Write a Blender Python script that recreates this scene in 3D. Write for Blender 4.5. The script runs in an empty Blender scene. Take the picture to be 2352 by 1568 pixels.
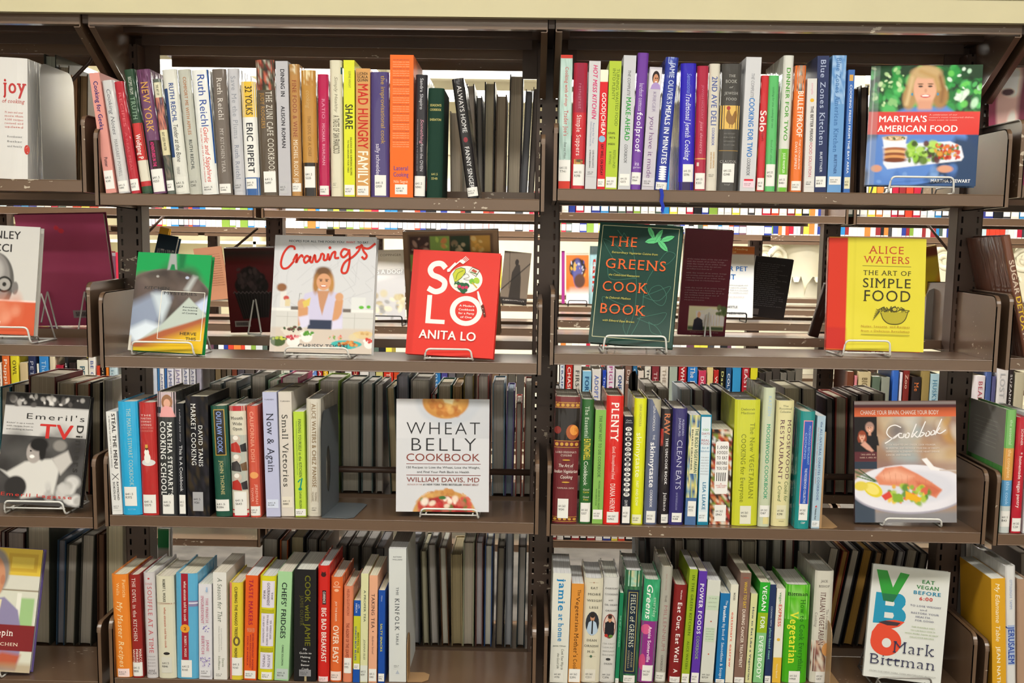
import bpy, math, random
import numpy as np
from mathutils import Vector, Matrix
from mathutils.geometry import tessellate_polygon
random.seed(7)
rng = np.random.default_rng(5)
SC = bpy.context.scene
C = SC.collection

# ------------------------------------------------------------------ camera, world, light, exposure
CAMX, CAMY, CAMZ, ZB = -0.030, -2.30, 1.5674, 1.55      # ZB: height of the fitted origin above the floor
FPX, CYP, PITCH, YAW, ROLL = 2577.85, 908.26, -0.1250, 0.01643, 0.0151
def cam_axes():
    cp, sp = math.cos(PITCH), math.sin(PITCH); cy, sy = math.cos(YAW), math.sin(YAW); cr, sr = math.cos(ROLL), math.sin(ROLL)
    M = np.array([[cy,-sy,0],[sy,cy,0],[0,0,1.]]) @ np.array([[1,0,0],[0,cp,-sp],[0,sp,cp]])
    ri, fo, u = M[:,0], M[:,1], M[:,2]
    return cr*ri+sr*u, fo, -sr*ri+cr*u
RI, FO, UP = cam_axes()
EYE = np.array([CAMX, CAMY, CAMZ])
cam = bpy.data.cameras.new('camera'); camo = bpy.data.objects.new('camera', cam); C.objects.link(camo)
cam.sensor_width = 36; cam.lens = FPX/2352*36; cam.shift_y = (CYP-784)/2352; cam.clip_start = 0.05
camo.matrix_world = Matrix(((RI[0],UP[0],-FO[0],EYE[0]),(RI[1],UP[1],-FO[1],EYE[1]),(RI[2],UP[2],-FO[2],EYE[2]),(0,0,0,1)))
SC.camera = camo
SC.view_settings.view_transform = 'Standard'; SC.view_settings.look = 'None'
SC.view_settings.exposure = 0.0; SC.view_settings.gamma = 1; SC.view_settings.use_curve_mapping = False
W = bpy.data.worlds.new('world'); SC.world = W; W.use_nodes = True
W.node_tree.nodes['Background'].inputs[0].default_value = (1.0, 0.96, 0.88, 1)
W.node_tree.nodes['Background'].inputs[1].default_value = 0.35
def area(name, loc, sx, sy, power, rot=(0,0,0), col=(1,0.96,0.88)):
    l = bpy.data.lights.new(name, 'AREA'); l.shape = 'RECTANGLE'; l.size = sx; l.size_y = sy; l.energy = power; l.color = col
    o = bpy.data.objects.new(name, l); o.location = loc; o.rotation_euler = rot; C.objects.link(o); return o
CEIL = 3.05
area('aisle_light_front', (0, -1.35, CEIL-0.10), 5.0, 0.28, 80)
area('aisle_light_camera', (0, -3.6, CEIL-0.10), 5.0, 0.28, 80)
area('aisle_light_second', (0, 0.86, CEIL-0.10), 5.0, 0.20, 185)
area('aisle_light_third', (0, 2.3, CEIL-0.10), 6.0, 0.28, 200)
area('aisle_light_fourth', (0, 3.9, CEIL-0.10), 7.0, 0.28, 180)
area('hall_light_far', (0, 6.6, CEIL-0.10), 9.0, 1.2, 330)
area('front_fill_light', (0, -5.35, 1.45), 7.0, 2.3, 30, (math.radians(90),0,0), (0.95,0.97,1.0))  # added fill from behind the camera to lift shadows; no window modelled

# ------------------------------------------------------------------ pixel helpers (photograph frame 2352 x 1568)
def ray(px, py):
    return FO + RI*(px-1176)/FPX - UP*(py-CYP)/FPX
def onY(px, py, Y):
    d = ray(px, py); return EYE + d*(Y-EYE[1])/d[1]
def onZ(px, py, Z):
    d = ray(px, py); return EYE + d*(Z-EYE[2])/d[2]
def proj(P):
    d = np.asarray(P)-EYE; z = d@FO
    return np.array([1176+FPX*(d@RI)/z, CYP-FPX*(d@UP)/z])

def lin(h):
    if isinstance(h, (tuple, list, np.ndarray)): return tuple(h[:3])
    h = h.lstrip('#'); out = []
    for i in (0,2,4):
        c = int(h[i:i+2],16)/255; out.append(c/12.92 if c <= .04045 else ((c+.055)/1.055)**2.4)
    return tuple(out)

# ------------------------------------------------------------------ materials
def new_mat(name):
    m = bpy.data.materials.new(name); m.use_nodes = True
    return m, m.node_tree.nodes, m.node_tree.links, m.node_tree.nodes['Principled BSDF']
def attr_mat(name, rough, coat=0, coat_rough=.1, wave=0, grain=0, var=0, wscale=(60,60,14), spec=.2):
    m, N, L, b = new_mat(name); b.inputs['Specular IOR Level'].default_value = spec
    a = N.new('ShaderNodeAttribute'); a.attribute_name = 'Col'
    col = a.outputs['Color']; tc = N.new('ShaderNodeTexCoord')
    if var:
        mp = N.new('ShaderNodeMapping'); mp.inputs['Scale'].default_value = (1500,3,3) if var == 'page' else (60,60,60)
        n = N.new('ShaderNodeTexNoise'); n.inputs['Scale'].default_value = 1; n.inputs['Detail'].default_value = 3
        L.new(tc.outputs['Object'], mp.inputs[0]); L.new(mp.outputs[0], n.inputs['Vector'])
        mr = N.new('ShaderNodeMapRange'); mr.inputs['From Min'].default_value = .3; mr.inputs['From Max'].default_value = .7
        lo, hi = ((.62,1.08) if var == 'page' else (1-var,1+var))
        mr.inputs['To Min'].default_value = lo; mr.inputs['To Max'].default_value = hi
        L.new(n.outputs['Fac'], mr.inputs['Value'])
        vm = N.new('ShaderNodeVectorMath'); vm.operation = 'SCALE'
        L.new(col, vm.inputs[0]); L.new(mr.outputs[0], vm.inputs['Scale']); col = vm.outputs[0]
    L.new(col, b.inputs['Base Color']); b.inputs['Roughness'].default_value = rough
    b.inputs['Coat Weight'].default_value = coat; b.inputs['Coat Roughness'].default_value = coat_rough
    if wave:
        mp = N.new('ShaderNodeMapping'); mp.inputs['Scale'].default_value = wscale
        oi = N.new('ShaderNodeObjectInfo'); ad = N.new('ShaderNodeVectorMath')
        n = N.new('ShaderNodeTexNoise'); n.inputs['Scale'].default_value = 1; n.inputs['Detail'].default_value = 2.0
        L.new(tc.outputs['Object'], mp.inputs[0]); L.new(mp.outputs[0], n.inputs['Vector'])
        bu = N.new('ShaderNodeBump'); bu.inputs['Strength'].default_value = wave; bu.inputs['Distance'].default_value = .004
        L.new(n.outputs['Fac'], bu.inputs['Height']); L.new(bu.outputs[0], b.inputs['Coat Normal'])
    if grain:
        n = N.new('ShaderNodeTexNoise'); n.inputs['Scale'].default_value = 900
        L.new(tc.outputs['Object'], n.inputs['Vector'])
        bu = N.new('ShaderNodeBump'); bu.inputs['Strength'].default_value = grain; bu.inputs['Distance'].default_value = .0006
        L.new(n.outputs['Fac'], bu.inputs['Height']); L.new(bu.outputs[0], b.inputs['Normal'])
    return m
M_JACKET = attr_mat('plastic_wrapped_paper', .45, .75, .07, .85, wscale=(70,70,12))
M_WRAP = attr_mat('plastic_wrapped_cover', .45, .12, .12, .10, wscale=(22,22,9))
M_GLOSS = attr_mat('glossy_printed_board', .42, .12, .22, .12)
M_MATTE = attr_mat('matte_printed_paper', .6, .12, .35)
M_CLOTH = attr_mat('book_cloth', .7, 0, .3, 0, .4)
M_PAGE = attr_mat('page_edges', .85, 0, .1, 0, 0, 'page')
M_STICK = attr_mat('paper_sticker', .65)
MATS = {'h':M_JACKET,'g':M_GLOSS,'p':M_GLOSS,'m':M_MATTE,'c':M_CLOTH}

def paint(name, hexc, rough=.42, chips=0, metal=0, mottled=.06, bump=0, coat=0):
    m, N, L, b = new_mat(name)
    tcn = N.new('ShaderNodeTexCoord'); base = lin(hexc); oi = N.new('ShaderNodeObjectInfo')
    mu0 = N.new('ShaderNodeMath'); mu0.operation='MULTIPLY'; mu0.inputs[1].default_value=37.0; L.new(oi.outputs['Random'],mu0.inputs[0])
    tc = N.new('ShaderNodeVectorMath'); tc.operation='ADD'; L.new(tcn.outputs['Object'],tc.inputs[0]); L.new(mu0.outputs[0],tc.inputs[1])
    n = N.new('ShaderNodeTexNoise'); n.inputs['Scale'].default_value = 9; n.inputs['Detail'].default_value = 5
    L.new(tc.outputs[0], n.inputs['Vector'])
    r = N.new('ShaderNodeValToRGB'); r.color_ramp.elements[0].position = .3; r.color_ramp.elements[1].position = .7
    r.color_ramp.elements[0].color = (*[c*(1-mottled) for c in base],1); r.color_ramp.elements[1].color = (*[min(1,c*(1+mottled)) for c in base],1)
    L.new(n.outputs['Fac'], r.inputs[0]); col = r.outputs[0]
    if chips:
        v = N.new('ShaderNodeTexNoise'); v.inputs['Scale'].default_value = 130; v.inputs['Detail'].default_value = 3
        mp = N.new('ShaderNodeMapping'); mp.inputs['Scale'].default_value = (.45,1,1)
        L.new(tc.outputs[0], mp.inputs[0]); L.new(mp.outputs[0], v.inputs['Vector'])
        g = N.new('ShaderNodeTexNoise'); g.inputs['Scale'].default_value = 5; L.new(tc.outputs[0], g.inputs['Vector'])
        mu = N.new('ShaderNodeMath'); mu.operation = 'MULTIPLY'; L.new(v.outputs['Fac'], mu.inputs[0]); L.new(g.outputs['Fac'], mu.inputs[1])
        st = N.new('ShaderNodeMath'); st.operation = 'GREATER_THAN'; st.inputs[1].default_value = chips; L.new(mu.outputs[0], st.inputs[0])
        mx = N.new('ShaderNodeMix'); mx.data_type = 'RGBA'; L.new(st.outputs[0], mx.inputs['Factor']); L.new(col, mx.inputs[6])
        mx.inputs[7].default_value = (*lin('b7aa98'),1); col = mx.outputs[2]
    L.new(col, b.inputs['Base Color']); b.inputs['Roughness'].default_value = rough; b.inputs['Metallic'].default_value = metal
    b.inputs['Coat Weight'].default_value = coat; b.inputs['Coat Roughness'].default_value = .15
    if bump:
        n2 = N.new('ShaderNodeTexNoise'); n2.inputs['Scale'].default_value = 260; L.new(tc.outputs[0], n2.inputs['Vector'])
        bu = N.new('ShaderNodeBump'); bu.inputs['Strength'].default_value = bump; bu.inputs['Distance'].default_value = .001
        L.new(n2.outputs['Fac'], bu.inputs['Height']); L.new(bu.outputs[0], b.inputs['Normal'])
    return m
M_STEEL = paint('brown_enamelled_steel', '664f3d', .32, .43, bump=.06, coat=.5)
M_POST = paint('dark_brown_enamelled_steel', '4d3a30', .40, .44)
M_TAN = paint('tan_enamelled_steel', 'a98a70', .40, .43)
M_WIRE = paint('white_coated_wire', 'dcdcd8', .3, 0, 0, .02)
M_BWIRE = paint('black_coated_wire', '1a1a1c', .35)
M_GREY = paint('grey_enamelled_steel', '5b6166', .38, 0, 0, .05, .1)
M_SILV = paint('satin_steel', '9c9a96', .32, 0, .6, .05)
M_TANEND = paint('tan_steel_bookend', 'a5835d', .4)
M_CREAM = paint('cream_painted_board', 'c3bb98', .55, 0, 0, .03)
M_WALL = paint('cream_plaster', 'e9e3cc', .8, 0, 0, .03)
M_CEIL = paint('ceiling_paint', 'f2eedd', .85, 0, 0, .03)
M_CARPET = paint('carpet', '5a5550', .95, 0, 0, .25, .6)
M_BLACK = paint('black_enamel', '16120f', .45)
m, N_, L_, b_ = new_mat('fluorescent_diffuser'); b_.inputs['Emission Color'].default_value = (1,.97,.88,1); b_.inputs['Emission Strength'].default_value = 3.0
b_.inputs['Base Color'].default_value = (1,1,.95,1); M_LAMP = m

# ------------------------------------------------------------------ object helpers
class MB:
    def __init__(s): s.v=[]; s.f=[]; s.c=[]
    def add(s, vs, fs, col=None):
        o=len(s.v); s.v += [tuple(map(float,p)) for p in vs]; s.f += [tuple(i+o for i in f) for f in fs]
        if col is not None: s.c += [col]*len(vs)
    def box(s, x0,x1,y0,y1,z0,z1, col=None):
        s.add([(x0,y0,z0),(x1,y0,z0),(x1,y1,z0),(x0,y1,z0),(x0,y0,z1),(x1,y0,z1),(x1,y1,z1),(x0,y1,z1)],
              [(0,3,2,1),(4,5,6,7),(0,1,5,4),(1,2,6,5),(2,3,7,6),(3,0,4,7)], col)
    def prism_x(s, pts, x0, x1, col=None):           # pts in (y,z), extruded in x
        n=len(pts); s.add([(x0,y,z) for y,z in pts]+[(x1,y,z) for y,z in pts],
            [tuple(range(n))[::-1], tuple(range(n,2*n))]+[(i,(i+1)%n,n+(i+1)%n,n+i) for i in range(n)], col)
    def tube(s, path, r, n=8, col=None):
        P=[np.array(p,float) for p in path]; rings=[]
        for i,p in enumerate(P):
            a = P[min(i+1,len(P)-1)]-P[max(i-1,0)]; a/= (np.linalg.norm(a)+1e-12)
            h = np.array([0,0,1.]) if abs(a[2])<.9 else np.array([1.,0,0])
            u = np.cross(a,h); u/=np.linalg.norm(u); w=np.cross(a,u)
            rings.append([p+r*(math.cos(t)*u+math.sin(t)*w) for t in [2*math.pi*k/n for k in range(n)]])
        vs=[q for R_ in rings for q in R_]; fs=[]
        for i in range(len(P)-1):
            for k in range(n): fs.append((i*n+k,i*n+(k+1)%n,(i+1)*n+(k+1)%n,(i+1)*n+k))
        fs += [tuple(range(n))[::-1], tuple(range((len(P)-1)*n,len(P)*n))]
        s.add(vs,fs,col)
    def build(s, name, mat, parent=None, smooth=False, kind=None):
        me = bpy.data.meshes.new(name); me.from_pydata(s.v,[],s.f)
        if s.c and len(s.c)==len(s.v):
            a = me.color_attributes.new('Col','FLOAT_COLOR','POINT')
            arr = np.ones((len(s.v),4),np.float32); arr[:,:3]=np.array(s.c,np.float32)[:,:3]; a.data.foreach_set('color',arr.ravel())
        if smooth: me.polygons.foreach_set('use_smooth',[True]*len(me.polygons))
        me.materials.append(mat); me.update()
        o = bpy.data.objects.new(name, me); C.objects.link(o)
        if parent: o.parent = parent
        if kind: o['kind']=kind
        return o
def tag(o, label=None, cat=None, group=None, kind=None):
    if label: o['label']=label
    if cat: o['category']=cat
    if group: o['group']=group
    if kind: o['kind']=kind
    return o
def thing(name, label, cat, loc=(0,0,0), mat3=None, group=None):
    o = bpy.data.objects.new(name, None); o.empty_display_size=.02; C.objects.link(o)
    if mat3 is not None:
        M = Matrix([list(map(float,r)) for r in mat3]).to_4x4(); M.translation = Vector([float(c) for c in loc]); o.matrix_world = M
    else: o.location = [float(c) for c in loc]
    return tag(o, label, cat, group)

def roundpath(P, r=.008, n=4):
    P=[np.array(p,float) for p in P]; out=[P[0]]
    for a,b,c in zip(P,P[1:],P[2:]):
        d1=(a-b); l1=np.linalg.norm(d1); d2=(c-b); l2=np.linalg.norm(d2); q=min(r,l1*.45,l2*.45)
        p0=b+d1/l1*q; p1=b+d2/l2*q
        for k in range(n+1):
            t=k/n; out.append((1-t)**2*p0+2*t*(1-t)*b+t*t*p1)
    out.append(P[-1]); return out

# ------------------------------------------------------------------ lettering
GL = {}
def glyph(ch, bold):
    key=(ch,bold)
    if key in GL: return GL[key]
    def ev(body):
        cu = bpy.data.curves.new('glyph','FONT'); cu.body=body; cu.size=1; cu.resolution_u=3; cu.fill_mode='FRONT'
        cu.offset = -.014 if bold=='l' else 0
        o = bpy.data.objects.new('glyph',cu); C.objects.link(o)
        me = bpy.data.meshes.new_from_object(o.evaluated_get(bpy.context.evaluated_depsgraph_get()))
        v=[(p.co.x,p.co.y,0.) for p in me.vertices]; f=[tuple(p.vertices) for p in me.polygons]
        bpy.data.objects.remove(o); bpy.data.curves.remove(cu); bpy.data.meshes.remove(me); return v,f
    if 'HH' not in GL:
        v,_=ev('HH'); GL['HH']=max(p[0] for p in v); v,_=ev('H'); GL['H']=max(p[0] for p in v); GL['cap']=max(p[1] for p in v)
    v,f = ev(ch) if ch!=' ' else ([],[])
    v2,_ = ev('H'+ch+'H'); adv = max(p[0] for p in v2)-GL['HH'] + 0.0
    GL[key]=(v,f,adv); return GL[key]
SER = {}
def serifed(ch, bold):
    key=(ch,bold)
    if key in SER: return SER[key]
    v,f,adv = glyph(ch,bold); v=list(v); f=list(f); cnt={}
    for p in f:
        for a,b in zip(p,p[1:]+p[:1]):
            k=(min(a,b),max(a,b)); cnt[k]=cnt.get(k,0)+1
    cap=GL['cap']; n0=len(f)
    for (a,b),c in list(cnt.items()):
        if c!=1: continue
        (x0,y0,_),(x1,y1,_)=v[a],v[b]
        if abs(y0-y1)>.004 or not (.035<abs(x0-x1)<.19): continue
        if ch in '.,:;\'-&"!': continue
        x0,x1=min(x0,x1),max(x0,x1); mid=None
        if abs(y0)<.03: ya,yb=y0-.012,y0+.045
        elif abs(y0-cap)<.04 or (ch.islower() and y0>.3): ya,yb=y0-.045,y0+.012
        else: continue
        e=.05; o=len(v); v += [(x0-e,ya,1.),(x1+e,ya,1.),(x1+e,yb,1.),(x0-e,yb,1.)]; f.append((o,o+1,o+2,o+3))
    SER[key]=(v,f,adv+.07); return SER[key]
def split_uv(V,F,axis,lim):
    """bisect triangles whose edges run farther than lim along one axis, so that print follows a curved spine"""
    V=list(V); out=[]; mid={}
    st=[]
    for f in F: st += [(f[0],f[i],f[i+1]) for i in range(1,len(f)-1)]
    while st:
        a,b,c=st.pop(); E=[(abs(V[p][axis]-V[q][axis]),p,q,r) for p,q,r in ((a,b,c),(b,c,a),(c,a,b))]; m=max(E)
        if m[0]<=lim: out.append((a,b,c)); continue
        _,p,q,r=m; k=(min(p,q),max(p,q))
        if k not in mid: mid[k]=len(V); V.append(tuple((V[p][i]+V[q][i])/2 for i in range(len(V[p]))))
        st += [(p,mid[k],r),(mid[k],q,r)]
    return V,out
def text2d(s, style=''):
    """glyph outlines of a string, in a box whose width is 1 and cap height is 1"""
    bold = 'l' if 'l' in style else 'r'; sh = ((-.02,-.007),(.02,-.007),(0,.011)) if 'b' in style else ((0,0),)
    V=[];F=[];x=0
    for ch in s:
        v,f,adv = (serifed if 's' in style else glyph)(ch,bold)
        for li,(sx,sy) in enumerate(sh): o=len(V); V += [(x+a+sx,b+sy,l_+2*li) for a,b,l_ in v]; F += [tuple(i+o for i in p) for p in f]
        x += adv + (.12 if 'w' in style else 0) + (.03 if 'b' in style else 0)
    if not V: return V,F
    cap=GL['cap']
    if 'i' in style: V=[(a+.24*b,b,l_) for a,b,l_ in V]
    x0=min(q[0] for q in V); x1=max(q[0] for q in V)
    return [((a-x0)/(x1-x0), b/cap, l_) for a,b,l_ in V],F

class Print:
    """flat print laid on a surface: surf(u,v,off) -> xyz with u to the right, v downwards, both 0..1"""
    def __init__(s, surf, asp=1.0, curved=False): s.surf=surf; s.mb=MB(); s.k=1; s.asp=asp; s.curved=curved; s.parts=[]
    def off(s): s.k+=1; return s.k*6e-5
    def grid(s,u0,u1,v0,v1,col,nu=8,nv=1,sep=False):
        o=s.off(); vs=[s.surf(u0+(u1-u0)*i/nu, v0+(v1-v0)*j/nv, o) for j in range(nv+1) for i in range(nu+1)]
        fs=[(j*(nu+1)+i,(j+1)*(nu+1)+i,(j+1)*(nu+1)+i+1,j*(nu+1)+i+1) for j in range(nv) for i in range(nu)]
        if sep: m=MB(); m.add(vs,fs,lin(col)); s.parts.append(('spine_band',m))
        else: s.mb.add(vs,fs,lin(col))
    def poly(s,pts,col):
        o=s.off(); V=[(float(a),float(b)) for a,b in pts]
        F=tessellate_polygon([[Vector((a,b,0)) for a,b in V]])
        F=[tuple(f) for f in F]
        if s.curved: V,F=split_uv(V,F,0,.09)
        s.mb.add([s.surf(u,v,o) for u,v in V],[f for f in F],lin(col))
    def ell(s,uc,vc,ru,rv,col,n=18,rot=0):
        cs,sn=math.cos(rot),math.sin(rot)
        s.poly([(uc+ru*math.cos(t)*cs-rv*math.sin(t)*sn, vc+rv*math.sin(t)*cs+ru*math.cos(t)*sn) for t in [2*math.pi*k/n for k in range(n)]],col)
    def stroke(s,pts,w,col,smooth=True,asp=None):
        asp = asp or s.asp
        P=[np.array(p,float)*(1,asp) for p in pts]
        if smooth and len(P)>2:
            Q=[]
            E=[2*P[0]-P[1]]+P+[2*P[-1]-P[-2]]
            for a,b,c,d in zip(E,E[1:],E[2:],E[3:]):
                for t in (0,.2,.4,.6,.8): Q.append(.5*((2*b)+(c-a)*t+(2*a-5*b+4*c-d)*t*t+(3*b-a-3*c+d)*t**3))
            Q.append(P[-1]); P=Q
        elif s.curved: P=[P[0]+(P[-1]-P[0])*k/8 for k in range(9)]
        L=[];R=[]
        for i,p in enumerate(P):
            d=P[min(i+1,len(P)-1)]-P[max(i-1,0)]; d/= (np.linalg.norm(d)+1e-9); n=np.array([-d[1],d[0]])*w/2
            L.append(p+n); R.append(p-n)
        o=s.off(); vs=[s.surf(q[0],q[1]/asp,o) for q in L+R]; n=len(P)
        s.mb.add(vs,[(i,i+1,n+i+1,n+i) for i in range(n-1)],lin(col))
    def text(s,t,v0,v1,u0,u1,col,style=''):
        V,F=text2d(t,style)
        if not V: return
        s.k+=1
        if s.curved:
            ax=0 if 'h' in style else 1; lim=.09/max(abs(u1-u0),.01)
            V,F=split_uv(V,F,ax,lim)
        o=s.off()
        if 'h' in style: vs=[s.surf(u0+a*(u1-u0), v1-b*(v1-v0), o+l_*1e-5) for a,b,l_ in V]
        else: vs=[s.surf(u0+b*(u1-u0), v0+a*(v1-v0), o+l_*1e-5) for a,b,l_ in V]
        m=MB(); m.add(vs,F,lin(col)); s.parts.append(('lettering' if any(p[0]=='title' for p in s.parts) else 'title',m))
    def build(s,name,mat,parent):
        r=None
        if s.mb.v: r=s.mb.build('emblem' if name in('title','lettering') else name,mat,parent)
        for n,m in s.parts: r2=m.build(n,mat,parent); r=r or r2
        return r

# ------------------------------------------------------------------ soft picture painting for photographic covers (colour per grid vertex)
class Canvas:
    def __init__(s,w,h,col):
        s.w,s.h=w,h; s.a=np.ones((h,w,3))*np.array(lin(col)); s.V,s.U=np.meshgrid(np.linspace(0,1,h),np.linspace(0,1,w),indexing='ij'); s.asp=h/w
    def mix(s,m,col,op=1):
        m=np.clip(m,0,1)[...,None]*op; s.a=s.a*(1-m)+np.array(lin(col))*m
    def ell(s,u,v,ru,rv,col,soft=.12,rot=0,op=1):
        du=(s.U-u); dv=(s.V-v)*s.asp; c,n=math.cos(rot),math.sin(rot); rv=rv*s.asp
        x=(du*c+dv*n)/ru; y=(-du*n+dv*c)/rv; d=np.sqrt(x*x+y*y); s.mix((1-d)/soft+.5,col,op)
    def rect(s,u0,u1,v0,v1,col,soft=.006,op=1):
        m=np.clip((s.U-u0)/soft+.5,0,1)*np.clip((u1-s.U)/soft+.5,0,1)*np.clip((s.V-v0)/soft+.5,0,1)*np.clip((v1-s.V)/soft+.5,0,1); s.mix(m,col,op)
    def poly(s,pts,col,soft=.008,op=1):
        ins=np.zeros(s.U.shape,bool); dist=np.full(s.U.shape,9.)
        P=[(a,b*s.asp) for a,b in pts]; X=s.U; Y=s.V*s.asp
        for (x0,y0),(x1,y1) in zip(P,P[1:]+P[:1]):
            c=((y0>Y)!=(y1>Y))&(X<(x1-x0)*(Y-y0)/((y1-y0) if abs(y1-y0)>1e-9 else 1e-9)+x0); ins^=c
            dx,dy=x1-x0,y1-y0; t=np.clip(((X-x0)*dx+(Y-y0)*dy)/(dx*dx+dy*dy+1e-12),0,1)
            dist=np.minimum(dist,np.hypot(X-x0-t*dx,Y-y0-t*dy))
        s.mix(np.where(ins,dist,-dist)/soft+.5,col,op)
    def line(s,pts,w,col,soft=.005,op=1):
        dist=np.full(s.U.shape,9.); P=[(a,b*s.asp) for a,b in pts]; X=s.U; Y=s.V*s.asp
        for (x0,y0),(x1,y1) in zip(P,P[1:]):
            dx,dy=x1-x0,y1-y0; t=np.clip(((X-x0)*dx+(Y-y0)*dy)/(dx*dx+dy*dy+1e-12),0,1)
            dist=np.minimum(dist,np.hypot(X-x0-t*dx,Y-y0-t*dy))
        s.mix((w/2-dist)/soft+.5,col,op)
    def blobs(s,n,box,cols,r0,r1,op=.9,soft=.6):
        for _ in range(n):
            u=rng.uniform(box[0],box[1]); v=rng.uniform(box[2],box[3]); r=rng.uniform(r0,r1)
            s.ell(u,v,r*rng.uniform(.6,1.5),r*rng.uniform(.6,1.3)/s.asp,cols[rng.integers(len(cols))],soft,rng.uniform(0,3),op)
    def grad(s,u0,v0,u1,v1,c0,c1,box=(0,1,0,1)):
        dx,dy=u1-u0,v1-v0; t=np.clip(((s.U-u0)*dx+(s.V-v0)*dy)/(dx*dx+dy*dy),0,1)[...,None]
        c=np.array(lin(c0))*(1-t)+np.array(lin(c1))*t; m=((s.U>=box[0])&(s.U<=box[1])&(s.V>=box[2])&(s.V<=box[3]))[...,None]
        s.a=np.where(m,c,s.a)
    def person(s,u,v,r,skin='d9a583',hair='3a2a20',shirt=None,long=False):
        """a small head and shoulders; r = half width of the face"""
        a=s.asp
        if shirt: s.poly([(u-2.6*r,v+4.6*r/a),(u-2.2*r,v+2.2*r/a),(u-.6*r,v+1.5*r/a),(u+.6*r,v+1.5*r/a),(u+2.2*r,v+2.2*r/a),(u+2.6*r,v+4.6*r/a)],shirt)
        s.ell(u,v-.25*r/a,1.22*r,1.4*r/a,hair,.25)
        if long: s.ell(u-.9*r,v+.7*r/a,.5*r,1.2*r/a,hair,.3); s.ell(u+.9*r,v+.7*r/a,.5*r,1.2*r/a,hair,.3)
        s.rect(u-.35*r,u+.35*r,v+.6*r/a,v+1.9*r/a,skin,.01); s.ell(u,v+.1*r/a,.88*r,1.15*r/a,skin,.15)
        s.ell(u,v-.75*r/a,.85*r,.42*r/a,hair,.4)
        for k in (-1,1):
            s.ell(u+k*.36*r,v-.08*r/a,.17*r,.08*r/a,'2b1d18',.5); s.ell(u+k*.36*r,v-.28*r/a,.22*r,.05*r/a,hair,.6)
        s.ell(u,v+.25*r/a,.12*r,.16*r/a,'b97c5f',.8,0,.5); s.ell(u,v+.6*r/a,.38*r,.13*r/a,'a8433c',.4); s.ell(u,v+.58*r/a,.28*r,.06*r/a,'fff6ee',.4)
    def gain(s,k): s.a=np.minimum(s.a*k,.85)
    def build(s,name,surf,mat,parent,off=5e-5):
        vs=[surf(s.U[j,i],s.V[j,i],off) for j in range(s.h) for i in range(s.w)]
        w=s.w; idx=np.arange(s.w*s.h).reshape(s.h,s.w)
        F=np.stack([idx[:-1,:-1],idx[1:,:-1],idx[1:,1:],idx[:-1,1:]],-1).reshape(-1,4)
        me=bpy.data.meshes.new(name); me.from_pydata(vs,[],F.tolist())
        a=me.color_attributes.new('Col','FLOAT_COLOR','POINT'); arr=np.ones((len(vs),4),np.float32); arr[:,:3]=s.a.reshape(-1,3)
        a.data.foreach_set('color',arr.ravel()); me.materials.append(mat)
        o=bpy.data.objects.new(name,me); C.objects.link(o); o.parent=parent; return o

# ------------------------------------------------------------------ books
def book_shell(root, t, d, h, col, page, kind, bulge, pgb=None):
    """spine on the -y side at y=0, thickness along x, foot at z=0"""
    hard = kind in 'hcg'
    th = min(.0026, t*.14) if hard else .0006
    n=10; fr=[]
    for i in range(n+1):
        x=-t/2+t*i/n; fr.append((x, bulge*(2*x/t)**4))
    outer=[(-t/2,d)]+fr+[(t/2,d)]
    inner=[(t/2-th,d)]+[(x*(1-2*th/t), y+th) for x,y in fr[::-1]]+[(-t/2+th,d)]
    ring=outer+inner; m=len(ring); mb=MB(); c=lin(col); k=len(outer)
    vs=[(x,y,0) for x,y in ring]+[(x,y,h) for x,y in ring]
    fs=[(i,(i+1)%m,m+(i+1)%m,m+i) for i in range(m)]
    for i in range(k-1): fs += [(i,m-1-i,m-2-i,i+1),(m+i,m+i+1,2*m-2-i,2*m-1-i)]
    mb.add(vs,fs,c); mb.build('cover',MATS[kind],root)
    g = .0035 if hard else .0005; pb=MB()
    if t-2*th > .001:
        e=th+.0003; fe=.004 if hard else .0006
        # page block with rounded spine side and hollow fore-edge
        nn=5; xs=[-t/2+e+(t-2*e)*i/nn for i in range(nn+1)]
        cur=bulge if hard else 0
        pts=[(x, e+ .0006 + cur*(2*x/t)**2) for x in xs]+[(x, d-fe-(cur*.9)*(1-(2*x/t)**2)) for x in xs[::-1]]
        q=len(pts); pgc=tuple(min(.78,c_*(pgb or PGB)) for c_ in lin(page)); pb.add([(x,y,g) for x,y in pts]+[(x,y,h-g) for x,y in pts],
            [tuple(range(q))[::-1],tuple(range(q,2*q))]+[(i,(i+1)%q,q+(i+1)%q,q+i) for i in range(q)], pgc)
        pb.build('page_block',M_PAGE,root)
def lean_mat(a, yaw=0):
    # rotation about Y by a (top goes to +x), then yaw about Z
    Ry=np.array([[math.cos(a),0,math.sin(a)],[0,1,0],[-math.sin(a),0,math.cos(a)]])
    Rz=np.array([[math.cos(yaw),-math.sin(yaw),0],[math.sin(yaw),math.cos(yaw),0],[0,0,1]])
    return Rz@Ry
PGB=1.3
def spine_geom(xtl,xtr,yt,xbl,xbr,yb,zs,Yfix=None,lo=.004,hi=.05):
    if Yfix is None:
        p=onZ((xbl+xbr)/2,yb,zs); Y=min(max(p[1],lo),hi)
    else: Y=Yfix
    B=onY((xbl+xbr)/2,yb,Y); T=onY((xtl+xtr)/2,yt,Y)
    BL=onY(xbl,yb,Y); BR=onY(xbr,yb,Y); TL=onY(xtl,yt,Y); TR=onY(xtr,yt,Y)
    a=math.atan2(T[0]-B[0],T[2]-B[2]); t=(abs(BR[0]-BL[0])+abs(TR[0]-TL[0]))/2*math.cos(a)
    return Y,B,T,a,t
CALLN=[0]
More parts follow.
